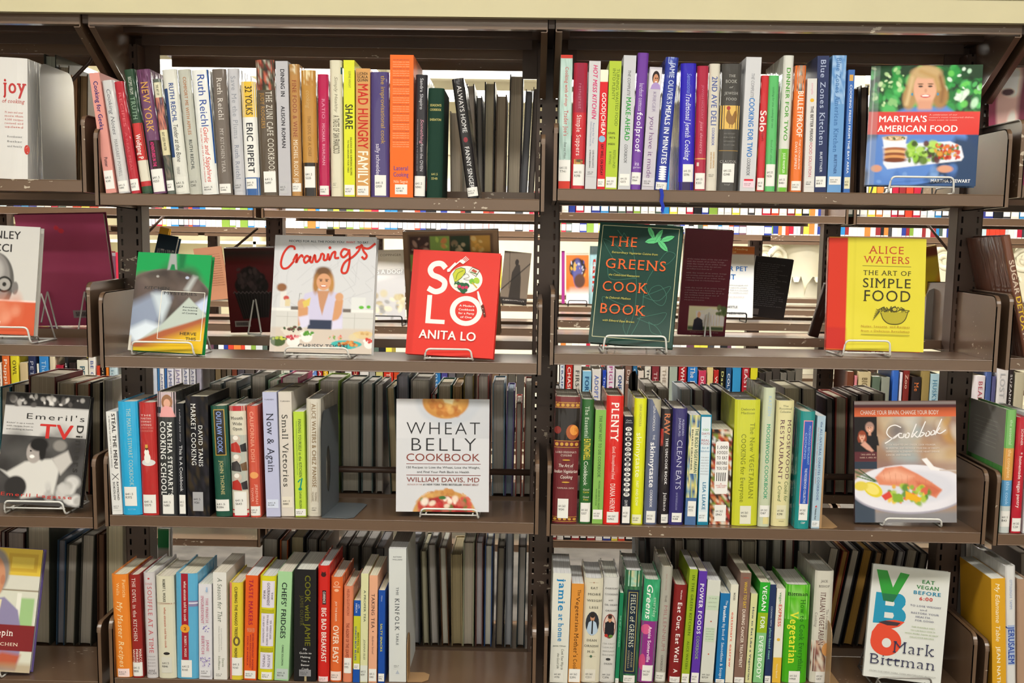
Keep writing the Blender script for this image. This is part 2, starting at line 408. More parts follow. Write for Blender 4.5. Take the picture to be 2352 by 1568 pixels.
def spine_book(row, zs, xtl,xtr,yt,xbl,xbr,yb, col, kind, desc, deco=(), call='641.5', depth=None, page='d8d2c4', Y=None, grp=None, gap=.0006):
    Y,B,T,a,t = spine_geom(xtl,xtr,yt,xbl,xbr,yb,zs,Y)
    t=max(t-gap,.005)
    foot = zs+.0006+abs(math.sin(a))*t/2
    x0 = B[0]+(foot-B[2])*math.tan(a)
    h = (T[2]-foot)/math.cos(a)
    d = depth or min(max(.66*h,.12),.195)
    bulge = min(.22*t,.0055) if kind in 'hc' else (.0008 if kind=='g' else 0)
    name='cookbook'
    root=thing(name, desc, 'book', (x0,Y,foot), lean_mat(a), grp)
    book_shell(root,t,d,h,col,page,kind,bulge)
    W_=t; H_=h
    surf=lambda u,v,o: ((u-.5)*W_, bulge*(2*(u-.5))**4-o, (1-v)*H_)
    pr=Print(surf,H_/W_,True); mat=MATS[kind]; K=2; nB=sum(1 for q in deco if q[0]=='B')
    for D_ in deco:
        if D_[0]=='B':
            u0,u1=(D_[4],D_[5]) if len(D_)>4 else (0.002,.998); pr.grid(u0,u1,D_[1],D_[2],D_[3],sep=(abs(D_[2]-D_[1])>.03))
        elif D_[0]=='E': pr.ell(*D_[1:6])
        elif D_[0]=='P': pr.poly(D_[1],D_[2])
        elif D_[0]=='S': pr.stroke(D_[1],D_[2],D_[3])
        elif D_[0]=='N':                         # mottled picture patch: v0,v1,colours,count,u0,u1
            _,v0,v1,cols,cnt=D_[:5]; u0,u1=(D_[5],D_[6]) if len(D_)>5 else (0,1); r=random.Random(int(x0*1e4)&0xffff)
            o=pr.off(); nu=5 if cnt<40 else 8; nv=max(2,int(cnt/nu)); vs=[];fs=[];cc=[]
            for j in range(nv+1):
                for i in range(nu+1):
                    vs.append(surf(u0+(u1-u0)*i/nu, v0+(v1-v0)*j/nv,o)); cc.append(lin(r.choice(cols)))
            b=len(pr.mb.v); pr.mb.v+=[tuple(map(float,p)) for p in vs]; pr.mb.c+=cc
            pr.mb.f+=[(b+j*(nu+1)+i,b+(j+1)*(nu+1)+i,b+(j+1)*(nu+1)+i+1,b+j*(nu+1)+i+1) for j in range(nv) for i in range(nu)]
    k=pr.k; pr.build('spine_print',mat,root)
    for D_ in deco:
        if D_[0]=='T':
            tp=Print(surf,H_/W_,True); tp.k=k+1
            txt=D_[1]; tp.text(txt,*D_[2:6],D_[6],D_[7] if len(D_)>7 else '')
            tp.parts=[('title' if K==2 else 'lettering',m_) for _,m_ in tp.parts]; tp.build('x',mat,root); K+=1
    for D_ in deco:
        if D_[0]=='L':
            v0,v1=D_[1],D_[2]; u0,u1=(D_[3],D_[4]) if len(D_)>4 else (.06,.94)
            lp=Print(surf,H_/W_); lp.k=k+4; lp.grid(u0,u1,v0,v1,'e9e8e4' if len(D_)<6 else D_[5]); lb=lp.build('call_label',M_STICK,root)
            cp=Print(surf,H_/W_,True); cp.k=k+6; CALLN[0]+=1
            fh=min(.0045/H_,(v1-v0)*.16); vc=v0+(v1-v0)*.32; uw=u1-u0
            cp.text(call,vc,vc+fh,u0+.1*uw,u0+.72*uw,'2a2a2a','h')
            cp.text(random.Random(CALLN[0]*13).choice('BCDGHKMNRSTW')+str(random.Random(CALLN[0]).randint(12,986)),vc+1.6*fh,vc+2.6*fh,u0+.1*uw,u0+.62*uw,'2a2a2a','h')
            cp.parts=[('call_number',m_) for _,m_ in cp.parts]; cp.build('call_number',M_STICK,lb)
    return root
def back_book(zs, xtl,xtr,yt,xbl,xbr,yb, cover, page, desc, Y=.295, grp=None, cat='book', kind='g', d=.155):
    """book of the far face of the range: its fore-edge looks at the camera"""
    _,B,T,a,t = spine_geom(xtl,xtr,yt,xbl,xbr,yb,zs,Y)
    t=max(t-.0008,.005); foot=zs+.0006+abs(math.sin(a))*t/2; x0=B[0]+(foot-B[2])*math.tan(a); h=(T[2]-foot)/math.cos(a)
    R_=lean_mat(a)@np.array([[-1,0,0],[0,-1,0],[0,0,1.]])
    loc=np.array([x0,Y+d,foot])
    root=thing('shelved_book',desc,cat,loc,R_,grp)
    book_shell(root,t,d,h,cover,page,kind,min(.2*t,.004),1.9)
    return root

# ------------------------------------------------------------------ room
def struct(name, mb, mat):
    o=mb.build(name,mat); o['kind']='structure'; return o
b=MB(); b.box(-7,7,-5.5,10.5,-.1,0); struct('floor',b,M_CARPET)
b=MB(); b.box(-7,7,-5.5,10.5,CEIL,CEIL+.1); struct('ceiling',b,M_CEIL)
for nm,bx in (('wall_left',(-7.1,-7,-5.5,10.5)),('wall_right',(7,7.1,-5.5,10.5)),('wall_near',(-7,7,-5.6,-5.5)),('wall_far',(-7,7,9.2,9.3))):
    b=MB(); b.box(*bx,0,CEIL); struct(nm,b,M_WALL)
b=MB(); b.box(-7,7,9.15,9.2,2.55,2.62); b.box(-7,7,9.12,9.2,2.95,3.05); struct('trim_1',b,M_WALL)
b=MB(); b.box(-7,7,9.17,9.2,0,.12); struct('baseboard_far',b,M_WALL)

# fluorescent fixtures
def fixture(x,y,L,label,w=.30):
    t=thing('ceiling_light',label,'ceiling light',(x,y,CEIL),None,'fluorescent ceiling fixtures')
    f=MB(); f.box(-L/2,L/2,-w/2,-w/2+.02,-.07,0); f.box(-L/2,L/2,w/2-.02,w/2,-.07,0); f.box(-L/2,-L/2+.02,-w/2,w/2,-.07,0); f.box(L/2-.02,L/2,-w/2,w/2,-.07,0); f.build('housing',M_CEIL,t)
    g=MB(); g.box(-L/2+.021,L/2-.021,-w/2+.021,w/2-.021,-.06,-.045); g.build('diffuser',M_LAMP,t)
for yy,nm in ((-3.6,'over the near aisle, behind the viewer'),(-1.35,'over the aisle in front of the cookbooks'),(.86,'over the first aisle behind the cookbooks'),(2.3,'over the second aisle behind'),(3.9,'over the third aisle behind')):
    for k,sx in ((-1,'left'),(0,'middle'),(1,'right')): fixture(k*1.9,yy,1.75,'white fluorescent ceiling fixture %s, %s one'%(nm,sx),.3)
for yy,nm in ((5.3,'nearer'),(6.7,'second'),(8.1,'farthest')):
    for k,sx in ((-2,'far left'),(-1,'left'),(0,'middle'),(1,'right'),(2,'far right')): fixture(k*2.3,yy,2.1,'long bright ceiling fixture in the %s row seen over the top shelf, %s'%(nm,sx),.8)

# ------------------------------------------------------------------ steel shelving
PB=.93; EH=.018
def bracket_profile(y0,y1,zb,zt,r=.022,flip=False):
    pts=[(y1,zb),(y0,zb)]+[(y0+r-r*math.cos(t),zt-r+r*math.sin(t)) for t in [math.pi/2*k/6 for k in range(7)]]+[(y1,zt+.004)]
    if flip: pts=[(y0+y1-y,z) for y,z in pts][::-1]
    return pts
def end_bracket(root,x,side,y0,y1,zb,zt,flip):
    """plate beside the shelf end, with a rim folded outwards"""
    mb=MB(); P=bracket_profile(y0,y1,zb,zt,flip=flip); mb.prism_x(P,min(x,x+side*.002),max(x,x+side*.002))
    # folded rim along front and top
    cy,cz=(y0+y1)/2,(zb+zt)/2; n=len(P)
    Q=[(y+(.0018 if y<cy else -.0018), z+(.0018 if z<cz else -.0018)) for y,z in P]
    back=(lambda i:(P[i][0]>y1-.001 and P[(i+1)%n][0]>y1-.001)) if not flip else (lambda i:(P[i][0]<y0+.001 and P[(i+1)%n][0]<y0+.001))
    for i in range(n):
        j=(i+1)%n
        if back(i): continue
        q=[P[i],P[j],Q[j],Q[i]]
        mb.prism_x(q,min(x,x+side*.009),max(x,x+side*.009))
    return mb.build('end_bracket',M_STEEL,root)
def steel_shelf(xl,xr,z,y0,y1,label,flip=False,lip=.0225,bt=.132,mat=None,brackets=True,gap=None,cat='shelf'):
    mat=mat or M_STEEL
    t=thing('steel_shelf',label,cat,((xl+xr)/2,(y0+y1)/2,z),None,None)
    L=(xr-xl)/2; h=(y1-y0)/2
    s=-1 if not flip else 1
    d=MB(); d.box(-L,L,-h+.0015,h-.0015,-.0015,0)
    if gap: pass
    d.build('deck',mat,t)
    f=MB(); a,bq=(s*h,s*(h-.0015)); f.box(-L,L,min(a,bq),max(a,bq),-lip,.0004)
    a,bq=(s*(h-.0016),s*(h-.016)); f.box(-L,L,min(a,bq),max(a,bq),-lip,-lip+.0014); f.tube([(-L,s*(h-.0006),0),(L,s*(h-.0006),0)],.0011,6); f.tube([(-L,s*(h-.0006),-lip+.0005),(L,s*(h-.0006),-lip+.0005)],.0011,6); f.build('front_lip',mat,t)
    r=MB(); a,bq=(-s*h,-s*(h-.0015)); r.box(-L,L,min(a,bq),max(a,bq),-.017,.003 if flip else .0004); r.build('rear_flange',mat,t)
    if brackets:
        for sd in (-1,1): end_bracket(t,sd*(L+.0004),sd,-h-.0012 if not flip else -h-.008,h+.008 if not flip else h+.0012,-lip-.001,bt,flip)
    return t
def z_at(x,y,Y): return float(onY(x,y,Y)[2])
Z4=z_at(913,1566,.012)
ZL=[1.6779,1.3456,1.0095,Z4]; ZR=[1.69997,1.3669,1.0069,Z4+.004]
Z0=[z_at(100,413,0),z_at(100,793,0),z_at(100,1187,0),z_at(100,1563,0)]
Z3=[z_at(2340,426,0),z_at(2345,824,0),z_at(2340,1228,0),Z4-.01]
BAYX={0:(-2*PB+EH,-PB-EH),1:(-PB+EH,-EH),2:(EH,PB-EH),3:(PB+EH,2*PB-EH)}
BN={0:'far left bay',1:'left bay',2:'right bay',3:'far right bay'}; RN=['top','second','third','bottom']
ZF={0:Z0,1:ZL,2:ZR,3:Z3}
D0,D1=.0,.212
for bay in range(4):
    for r in range(4):
        steel_shelf(*BAYX[bay],ZF[bay][r],D0,D1,'brown steel %s shelf of the %s, facing the viewer'%(RN[r],BN[bay]))
# far face of the same range
BY0,BY1=.268,.478
ZB1=[z_at(1000,443,.285),z_at(1000,783,BY0),z_at(900,1138,BY0),z_at(1000,1488,BY0)]
ZB2=[z_at(1500,443,.285),z_at(1500,774,BY0)-.0,z_at(1920,1140,BY0),z_at(1900,1490,BY0)]
ZB0=[z_at(150,443,.285),z_at(150,758,BY0),z_at(150,1138,BY0),z_at(150,1488,BY0)]
ZBK={0:ZB0,1:ZB1,2:ZB2,3:ZB2}
for bay in range(4):
    for r in range(4):
        steel_shelf(*BAYX[bay],ZBK[bay][r],BY0,BY1,'brown steel %s shelf of the %s on the far side of the uprights'%(RN[r],BN[bay]),flip=True)
# slotted uprights
def upright(x,y,top,label,w=.054,dp=.05,z_lo=.0):
    t=thing('shelf_upright',label,'shelf upright',(x,y,0))
    for side,yy in ((-1,0.),(1,dp-.0016)):
        mb=MB(); sc=.017; sw=.0022; pitch=.0254; n=int(top/pitch)
        mb.box(-w/2,-sc-sw,yy,yy+.0016,0,top); mb.box(-sc+sw,sc-sw,yy,yy+.0016,0,top); mb.box(sc+sw,w/2,yy,yy+.0016,0,top)
        for k in range(n):
            if (k+1)*pitch<z_lo: continue
            for s in (-1,1): mb.box(s*sc-sw,s*sc+sw,yy,yy+.0016,k*pitch+.014,(k+1)*pitch)
        mb.build('slotted_face',M_POST,t)
    mb=MB(); 
    for s in (-1,1): mb.box(s*w/2-.0008,s*w/2+.0008,.0,dp,0,top)
    mb.build('side_web',M_POST,t)
    f=MB(); f.box(-.035,.035,-.12,.17,0,.02); f.build('foot',M_POST,t)
CT=2.031
for k,nm in ((-2,'outermost left'),(-1,'left'),(0,'middle'),(1,'right'),(2,'outermost right')):
    upright(k*PB,.214,CT-.02,'dark brown slotted steel upright, %s post of the cookbook range'%nm,z_lo=.4)
# canopies
for bay in range(4):
    xl,xr=BAYX[bay]; xl-=.009; xr+=.009; zc=2.0087 if bay<2 else 2.0101
    t=thing('canopy_top','brown steel canopy top over the %s, above the top shelf'%BN[bay],'canopy',((xl+xr)/2,0,zc)); L=(xr-xl)/2
    m=MB(); m.box(-L,L,-.008,.212,.0205,.022); m.build('deck',M_STEEL,t)
    m=MB(); m.box(-L,L,-.0095,-.008,0,.022); m.box(-L,L,-.008,.008,0,.0014); m.build('front_lip',M_STEEL,t)
    m=MB(); m.box(-L+.03,L-.03,.2105,.212,-.0,.0205); m.box(-L+.03,L-.03,.10,.1015,.006,.0205); m.build('stiffener',M_POST,t)
    for s in (-1,1):
        m=MB(); m.prism_x([(-.008,.0205),(-.008,-.004),(.19,-.105),(.214,-.105),(.214,.0205)],s*L-.0012,s*L+.0012)
        m.prism_x([(-.008,-.004),(-.008,-.0056),(.19,-.1066),(.19,-.105)],min(s*L,s*(L-.012)),max(s*L,s*(L-.012))); m.build('gusset',M_STEEL,t)
    # far half
    z1=z_at(700,99,BY0)-zc; z2=z_at(700,131,BY0)-zc
    m=MB(); m.box(-L,L,BY0,BY0+.0015,z2,z1); m.box(-L+.01,L-.01,BY0,BY1,z1-.002,z1); m.box(-L+.01,L-.01,BY1,BY1+.0015,z1-.022,z1); m.build('far_deck',M_STEEL,t)
for k,nm in ((-1,'left'),(0,'middle'),(1,'right')):  # added dark fillers, block bright ceiling showing through the canopy joints
    m=MB(); m.box(k*PB-.026,k*PB+.026,-.004,.30,2.0325,2.048); m.box(k*PB-.006,k*PB+.006,-.002,.30,2.012,2.0325); m.box(k*PB-.06,k*PB+.06,.2645,.2672,1.955,2.06); tag(m.build('gap_filler',M_POST),'dark filler added to close the bright canopy gap at the %s upright'%nm,'cap')
# cream board along the top
zt=z_at(0,28,-.03); zt2=z_at(2352,51.5,-.03); zcb=(zt+zt2)/2
b=MB(); b.box(-2.2,2.2,-.03,-.012,zcb,zcb+.0425); b.box(-2.2,2.2,-.034,-.012,zcb+.0445,zcb+.11); b.box(-2.2,2.2,-.029,-.012,zcb+.0425,zcb+.0445); struct('trim_2',b,M_CREAM)
b=MB(); b.box(-2.2,2.2,-.012,.49,zcb+.10,zcb+.112); struct('trim_3',b,M_CREAM)
# bent sway braces hooked to the uprights at the top
for x,s,nm in ((-PB,-1,'left'),(PB,1,'right')):
    m=MB(); A=onY(222,108,.24) if s<0 else onY(2318,132,.24); B_=onY(157,193,.24) if s<0 else onY(2342,178,.24)
    mid=A+(B_-A)*.25+np.array([s*.0,0,-.012])
    m.tube([A+np.array([-s*.03,0,.02]),A,mid,B_,B_+(B_-mid)*.9],.0045,8); o=m.build('sway_brace',M_POST,None,True); tag(o,'thin bent dark steel brace by the %s upright under the canopy'%nm,'brace')
# rear stop rods on the third shelf
def rod(bay,y,Y,label,px):
    xl,xr=BAYX[bay]; z=z_at(px,y,Y); m=MB(); m.tube([(xl,Y,z),(xr,Y,z)],.0075,10); o=m.build('stop_rod',M_POST,None,True); tag(o,label,'rod')
rod(1,1079,.236,'dark steel stop rod along the back of the left bay third shelf',900)
rod(2,1095,.236,'dark steel stop rod along the back of the right bay third shelf',1930)

# ------------------------------------------------------------------ ranges beyond the aisle
OX=.033
RANGES=[(1.27,'first range behind'),(2.54,'second range behind'),(3.81,'third range behind')]
def z_r(y,Y,x=1250): return z_at(x,y,Y)
R1Z={1:[z_at(400,480,1.27),z_at(900,750,1.27),z_at(900,1010,1.27),z_at(480,1238,1.27)],
     2:[z_at(1500,491,1.27),z_at(1700,742,1.27),z_at(1500,1015,1.27),z_at(1350,1243,1.27)]}
for (Y,nm) in RANGES:
    ri=int(round(Y/1.27))
    for k in range(-4,5):
        upright(OX+k*PB,Y+.214,1.96,'dark slotted upright of the %s, %s'%(nm,'in line with the middle post' if k==0 else '%s bay%s %s of its middle'%(['','one','two','three','four'][abs(k)],'' if abs(k)==1 else 's','left' if k<0 else 'right')),z_lo=1.0)
    for k in range(-4,4):
        zz=R1Z[1] if k<0 else R1Z[2]
        if ri>1: zz=[1.665,z_at(1250,704,2.54) if ri==2 else 1.352,1.02,.66]
        for r in range(4):
            if ri==3 and r>1: continue
            bn='%s bay %s of the middle'%(['nearest','second','third','fourth'][(k if k>=0 else -k-1)],'right' if k>=0 else 'left')
            xl,xr=OX+k*PB+EH,OX+(k+1)*PB-EH
            steel_shelf(xl,xr,zz[r],Y,Y+.212,'%s shelf of the %s, %s'%(RN[r],nm,bn),brackets=(ri==1),cat='shelf')
            if ri<3: steel_shelf(xl,xr,zz[r]+.004,Y+.268,Y+.478,'far-side %s shelf of the %s, %s'%(RN[r],nm,bn),flip=True,brackets=False)
# cross braces in the first range behind
def brace(p,q,Y,label):
    m=MB(); A=onY(*p,Y); B_=onY(*q,Y); m.tube([A,B_],.0045,6); o=m.build('cross_brace',M_POST,None,True); tag(o,label,'brace')
brace((330,545),(385,486),1.51,'thin diagonal steel brace left of the blue book on the second row')
brace((520,585),(592,524),1.51,'thin diagonal brace behind the silver pan cookbook, upper right')
brace((2128,512),(2190,590),1.51,'thin diagonal brace behind the yellow and red cookbook')

# ------------------------------------------------------------------ cream columns with scroll capitals beyond the ranges
def column(px,Y,r,label):
    X=onY(px,600,Y)[0]; t=thing('plaster_column',label,'column',(X,Y,0))
    zc=z_at(px,548,Y); s=r
    sh=MB(); n=24
    prof=[(r*1.25,0),(r*1.25,.12),(r*1.02,.16),(r,.3),(r*.92,zc-.62),(r*1.02,zc-.6),(r*1.02,zc-.57),(r*.95,zc-.55),(r*1.0,zc-.3),(r*1.35,zc-.06),(r*1.5,zc-.04)]
    vs=[(a*math.cos(2*math.pi*k/n)*(1-.03*(k%2)),a*math.sin(2*math.pi*k/n)*(1-.03*(k%2)),z) for a,z in prof for k in range(n)]
    fs=[(i*n+k,i*n+(k+1)%n,(i+1)*n+(k+1)%n,(i+1)*n+k) for i in range(len(prof)-1) for k in range(n)]
    sh.add(vs,fs); sh.build('shaft',M_WALL,t,True)
    a=MB(); q=r*1.75; a.box(-q,q,-q,q,zc-.04,zc); a.box(-q*1.08,q*1.08,-q*1.08,q*1.08,zc,zc+.05); a.box(-q*1.2,q*1.2,-q*1.2,q*1.2,zc+.05,CEIL); a.build('abacus',M_WALL,t)
    for sx in (-1,1):
        for sy in (-1,1):
            v=MB(); P=[]
            for k in range(26):
                ang=k*.42; rr=.11*(r/.16)*(1-k/27); P.append((sx*(q*.78+rr*math.cos(ang)*.8),sy*(q*.78+rr*math.cos(ang)*.8),zc-.16+rr*math.sin(ang)))
            v.tube(P,.022,8); v.build('volute',M_WALL,t,True)
    for k in range(10):
        ang=2*math.pi*k/10; lf=MB(); w=.05
        c,s_=math.cos(ang),math.sin(ang); R_=r*1.02
        pr=[(0,-.54,.9),(.02,-.42,1.1),(.045,-.33,.9),(.10,-.27,.6),(.115,-.31,.3)]
        vs=[];fs=[]
        for i,(o_,z,ww) in enumerate(pr):
            for sd in (-1,0,1):
                x=R_+o_-(.012 if sd else 0); y=sd*w*ww
                vs.append((x*c-y*s_,x*s_+y*c,zc+z))
        for i in range(len(pr)-1):
            for j in (0,1): fs.append((i*3+j,i*3+j+1,(i+1)*3+j+1,(i+1)*3+j))
        # thickness
        m2=len(vs); vs+= [(x-.012*c,y-.012*s_,z) for x,y,z in vs]; fs+=[tuple(i+m2 for i in f)[::-1] for f in fs]
        lf.add(vs,fs); lf.build('acanthus_leaf',M_WALL,t,True)
column(1838,6.0,.15,'cream plaster column with scrolled capital seen left of the right upright')
column(2262,6.0,.15,'cream plaster column with scrolled capital seen between the two right bays')
column(1560,8.2,.2,'cream column farther back, hidden mostly by the green cookbook')
# white bookcase against the far wall, left
t=thing('white_bookcase','white low bookcase far beyond the left bay, under the lights','bookcase',(-3.2,7.6,0))
m=MB(); m.box(-1.6,1.6,0,.02,0,1.95)
for x in (-1.6,-.8,0,.8,1.58): m.box(x,x+.025,-.35,0,0,1.95)
m.build('frame',M_WALL,t)
for z in (.1,.5,.9,1.3,1.62,1.93): m=MB(); m.box(-1.6,1.6,-.35,0,z,z+.025); m.build('board',M_WALL,t)

# ------------------------------------------------------------------ spines of the four shelves that face the viewer
def T(t,v0,v1,u0,u1,c,s=''): return ('T',t,v0,v1,u0,u1,c,s)
def Bn(v0,v1,c,*u): return ('B',v0,v1,c,*u)
def L(v0,v1,*u): return ('L',v0,v1,*u)
WH='f4f2ee'; BK='1c1a1c'
TOPL=[
(204,228,167,243,267,441,'d9958c','p','salmon pink book with navy lettering, leftmost',[T('Cooking for Geeks',.07,.47,.3,.72,'27206b','b'),T('Potter',.70,.78,.3,.62,'3a2a38','b'),L(.81,.965)]),
(231,259,184,271,297,442,'c9c9ca','h','pearl grey book leaning beside the salmon pink one',[T('Cooking Notes',.08,.48,.35,.68,'6a6a72','i'),T('MARGARET POWELL',.52,.85,.36,.62,'7b7b80','s'),L(.89,.985)]),
(260,282,187,300,322,440,'b22434','h','narrow crimson book third from the left end',[T('RECIPES',.1,.4,.35,.65,'d4646c',''),T('A REAL MEAL',.45,.8,.35,.62,'c9545c',''),L(.87,.975)]),
(281,308,159,326,348,442,'20402c','h','dark green, red and cream banded book',[Bn(.43,.73,'c22a2c'),Bn(.73,.9,'d9d3c2'),Bn(.9,.94,'b52a30'),Bn(.94,.985,'2c4c34'),T('RECIPES FROM',.06,.2,.35,.65,'cfd8cc','s'),T('TRUTH',.22,.4,.3,.7,'8aa890','s'),T('Wolfgang P',.52,.72,.25,.7,'f2e6e2','b')]),
(310,343,159,351,380,440,'6c4266','h','purple book with gold letters and pink subtitle',[('N',0,.2,['5c2c50','85567e','4c2444'],30),T('NEW YORK',.1,.5,.25,.75,'d9a44c','s'),Bn(.57,.8,'2a1418',.25,1),T('ADVENTURES IN THE',.58,.78,.35,.6,'e0287c','b'),L(.8,.985)]),
(348,369,181,384,400,435,'586058','h','narrow photo-covered book with roses on the spine',[Bn(.03,.16,'d6d2b8'),T('THE ART OF',.05,.14,.35,.65,'4a4a48',''),('N',.16,.44,['b86a5c','5c3c50','cc8a74','3c3440'],40),Bn(.44,.66,'d9cfa8'),T('EAT LESS WATER',.46,.62,.35,.65,'3a3a30','b'),('N',.66,.88,['50504a','3c443c','74685a'],30),L(.88,.97)]),
(369,404,159,403,434,442,'d8d8d0','h','cream and dark blue book with blue capitals',[Bn(.15,.7,'2c4878',0,.28),T('RUTH REICHL',.11,.42,.4,.72,'22448a','b'),T('Tender at the Bone',.44,.74,.4,.72,'3a3a3a','i'),T('memoir',.78,.84,.3,.6,'888888',''),L(.86,.985,.05,.95,'dcdcd4')]),
(406,436,159,436,462,444,'b9bab0','h','grey green book with brown letters',[T('COMFORT ME WITH APPLES',.06,.52,.38,.64,'a8724c','b'),T('RUTH REICHL',.56,.8,.38,.64,'3c4444','b'),L(.85,.97,.1,.9,'b8b9b0')]),
(436,478,160,465,500,445,'e2e4e2','h','wide white book with large blue author name',[Bn(.0,.75,'1d4f96',.93,1),T('Ruth Reichl',.04,.45,.35,.78,'25489a',''),T('Garlic and Sapphires',.46,.9,.44,.72,'d23c34','i'),T('THE SECRET LIFE OF A CRITIC IN DISGUISE',.46,.9,.25,.33,'c8443c',''),L(.91,.985,.1,.9,'e0e0dc')]),
(482,520,158,504,531,444,'6d635c','h','taupe book with pale serif lettering',[T('Ruth Reichl',.07,.4,.35,.7,'d6d0ca','s'),T('MY KITCHEN YEAR',.47,.82,.38,.62,'bfb8b2','s'),L(.91,.985,.1,.9)]),
(520,547,157,537,563,445,'bebec4','h','silver grey book with faint grey script',[T('Save Me the Plums',.06,.55,.32,.72,'8e929c','s'),T('Ruth Reichl',.6,.87,.32,.68,'7c8294','s'),L(.89,.965,.1,.9,'bfbfc4')]),
(551,586,187,564,597,446,'e6e6e2','h','white book with yellow top and blue foot',[Bn(0,.31,'e0b93c'),Bn(.84,1,'2c5c9c'),T('32 YOLKS',.04,.29,.3,.75,'3a2c20','b'),T('ERIC RIPERT',.36,.8,.28,.7,'20202c','b'),L(.85,.94,.05,.8)]),
(585,629,137,599,641,446,'584c40','h','dark brown book with food photo at top',[('N',0,.22,['2c2422','7a3028','b4b0a0','3c4028','c46048'],48),T('THE ZUNI CAFE COOKBOOK',.23,.84,.5,.82,'d9d3c8','s'),T('JUDY RODGERS',.24,.5,.2,.4,'b98a3c','s'),L(.82,.975,.2,.85)]),
(631,662,140,642,668,449,'b9b8be','p','plain lilac grey book with black capitals',[T('DINING IN',.06,.26,.38,.7,'26242c','b'),T('ALISON ROMAN',.33,.64,.36,.66,'26242c','b'),L(.9,.98,.05,.7,'bcbcc0')]),
(662,687,147,670,693,448,'b4854c','h','tan book with red and white lettering',[('N',0,.08,['d8c8a8','b08850'],20),T('FINE FOOD & WINE',.12,.55,.32,.7,'8a3c28','s'),T('MICHEL ROUX JR',.57,.9,.32,.7,'efe2cc','s'),L(.9,.965)]),
(690,724,161,696,730,448,'b98840','h','ochre book with black foot',[('N',0,.12,['c9a468','b07c38','e0cfa4'],24),Bn(.73,1,'242020'),T('THE SOUL OF A CHEF',.36,.68,.42,.62,'8a6024','s'),T('cooking',.16,.3,.35,.62,'c8a468','i'),L(.76,.93,.12,.85)]),
(729,753,170,732,757,449,'b3174f','h','magenta book with pale narrow lettering',[T('RATIO',.2,.36,.4,.66,'dd8cae','s'),T('MICHAEL RUHLMAN',.4,.74,.4,.64,'e6a6c0','s'),L(.91,.985)]),
(756,785,138,760,788,449,'d9d4bc','h','cream book with tall thin grey capitals',[Bn(.05,.1,'34607c',.9,1),T('Simply Healthy',.12,.38,.4,.65,'8a8470','i'),T('A TASTE OF',.4,.52,.25,.75,'6c6450','b'),T('SAN FRANCISCO',.53,.68,.25,.75,'5c5444','b'),L(.88,.93,.15,.55,'d6d2bc')]),
(788,815,138,791,815,450,'d8dc34','p','lime yellow book with bold black SHARE title',[T('SOPHIE WRIGHT',.08,.2,.45,.65,'8a8c38',''),T('SHARE',.32,.5,.15,.82,'2c2e1c','b'),T('DELICIOUS AND SURPRISING RECIPES',.56,.84,.58,.74,'4c4e20','b'),T('TO PASS AROUND YOUR TABLE',.58,.82,.32,.46,'4c4e20','b'),L(.91,.985,.05,.95)]),
(816,851,157,818,849,450,'cf9a5c','g','tan book with red and white block capitals',[T('LUCINDA',.03,.05,.1,.85,'3c2c1c','hb'),T('SCALA',.055,.075,.1,.85,'3c2c1c','hb'),T('QUINN',.08,.1,.1,.85,'3c2c1c','hb'),T('MAD HUNGRY',.12,.62,.16,.86,'c22c20','b'),T('FAMILY',.64,.9,.16,.86,'f4ecdc','b'),L(.91,.985,.1,.9)]),
(850,893,165,851,894,451,'4c4078','h','dark violet book with yellow and white lettering',[T('the improvisational cook',.03,.57,.58,.8,'b9963c',''),T('sally schneider',.57,.83,.3,.52,'dcd6e6',''),L(.82,.985,.22,.84)]),
(896,950,126,895,949,453,'ee6c28','m','tall wide orange book covered in fine print',[*[T(random.Random(k).choice(['cinnamon and clove with orange peel','bread and batter over smoke','stock soup stew and custard','citrus dairy pastry and cacao','beans pulses dumpling and roux']),.03+k*.0155,.037+k*.0155,.12,.82,('fbcfa4' if k%4 else '7a3c4c'),'h') for k in range(40)],T('Lateral',.775,.805,.17,.78,'6a4a8c','hb'),T('Cooking',.82,.85,.15,.8,'6a4a8c','hb'),T('Niki Segnit',.875,.895,.17,.78,'fbd8bc','h'),L(.905,.975,.22,.75)]),
(954,983,171,950,977,449,'26242c','h','black book with silver and pink script',[T('Sandra Shapiro',.03,.28,.4,.66,'b4b4bc','b'),T('Something',.36,.56,.48,.74,'c88a9c','i'),T('from the OVEN',.56,.78,.5,.74,'c8c4cc',''),T('RECONNECTING DINNER IN THE AMERICAN HOME',.36,.78,.2,.28,'9a96a0',''),L(.82,.985)]),
(984,1020,202,979,1015,453,'18382c','c','short dark green cloth book with gilt lettering',[T("SEASON'S",.145,.165,.12,.85,'c9c078','hb'),T('COOKBOOK',.185,.205,.12,.85,'c9c078','hb'),T('SHERATON',.275,.295,.12,.85,'c9c078','hb'),T('641.5',.77,.79,.3,.7,'c9c078','h'),T('S54B',.81,.83,.3,.7,'c9c078','h')]),
(1036,1066,180,1074,1100,453,'1d1a1e','h','black glossy book leaning left, white capitals',[('N',0,.05,['1c1a20','5c5c60'],20),T('ALWAYS HOME',.06,.45,.35,.72,'dcdadc',''),('E',.5,.51,.18,.022,'8a2030'),T('FANNY SINGER',.57,.92,.33,.7,'e8e6e8',''),L(.91,.985)]),
]
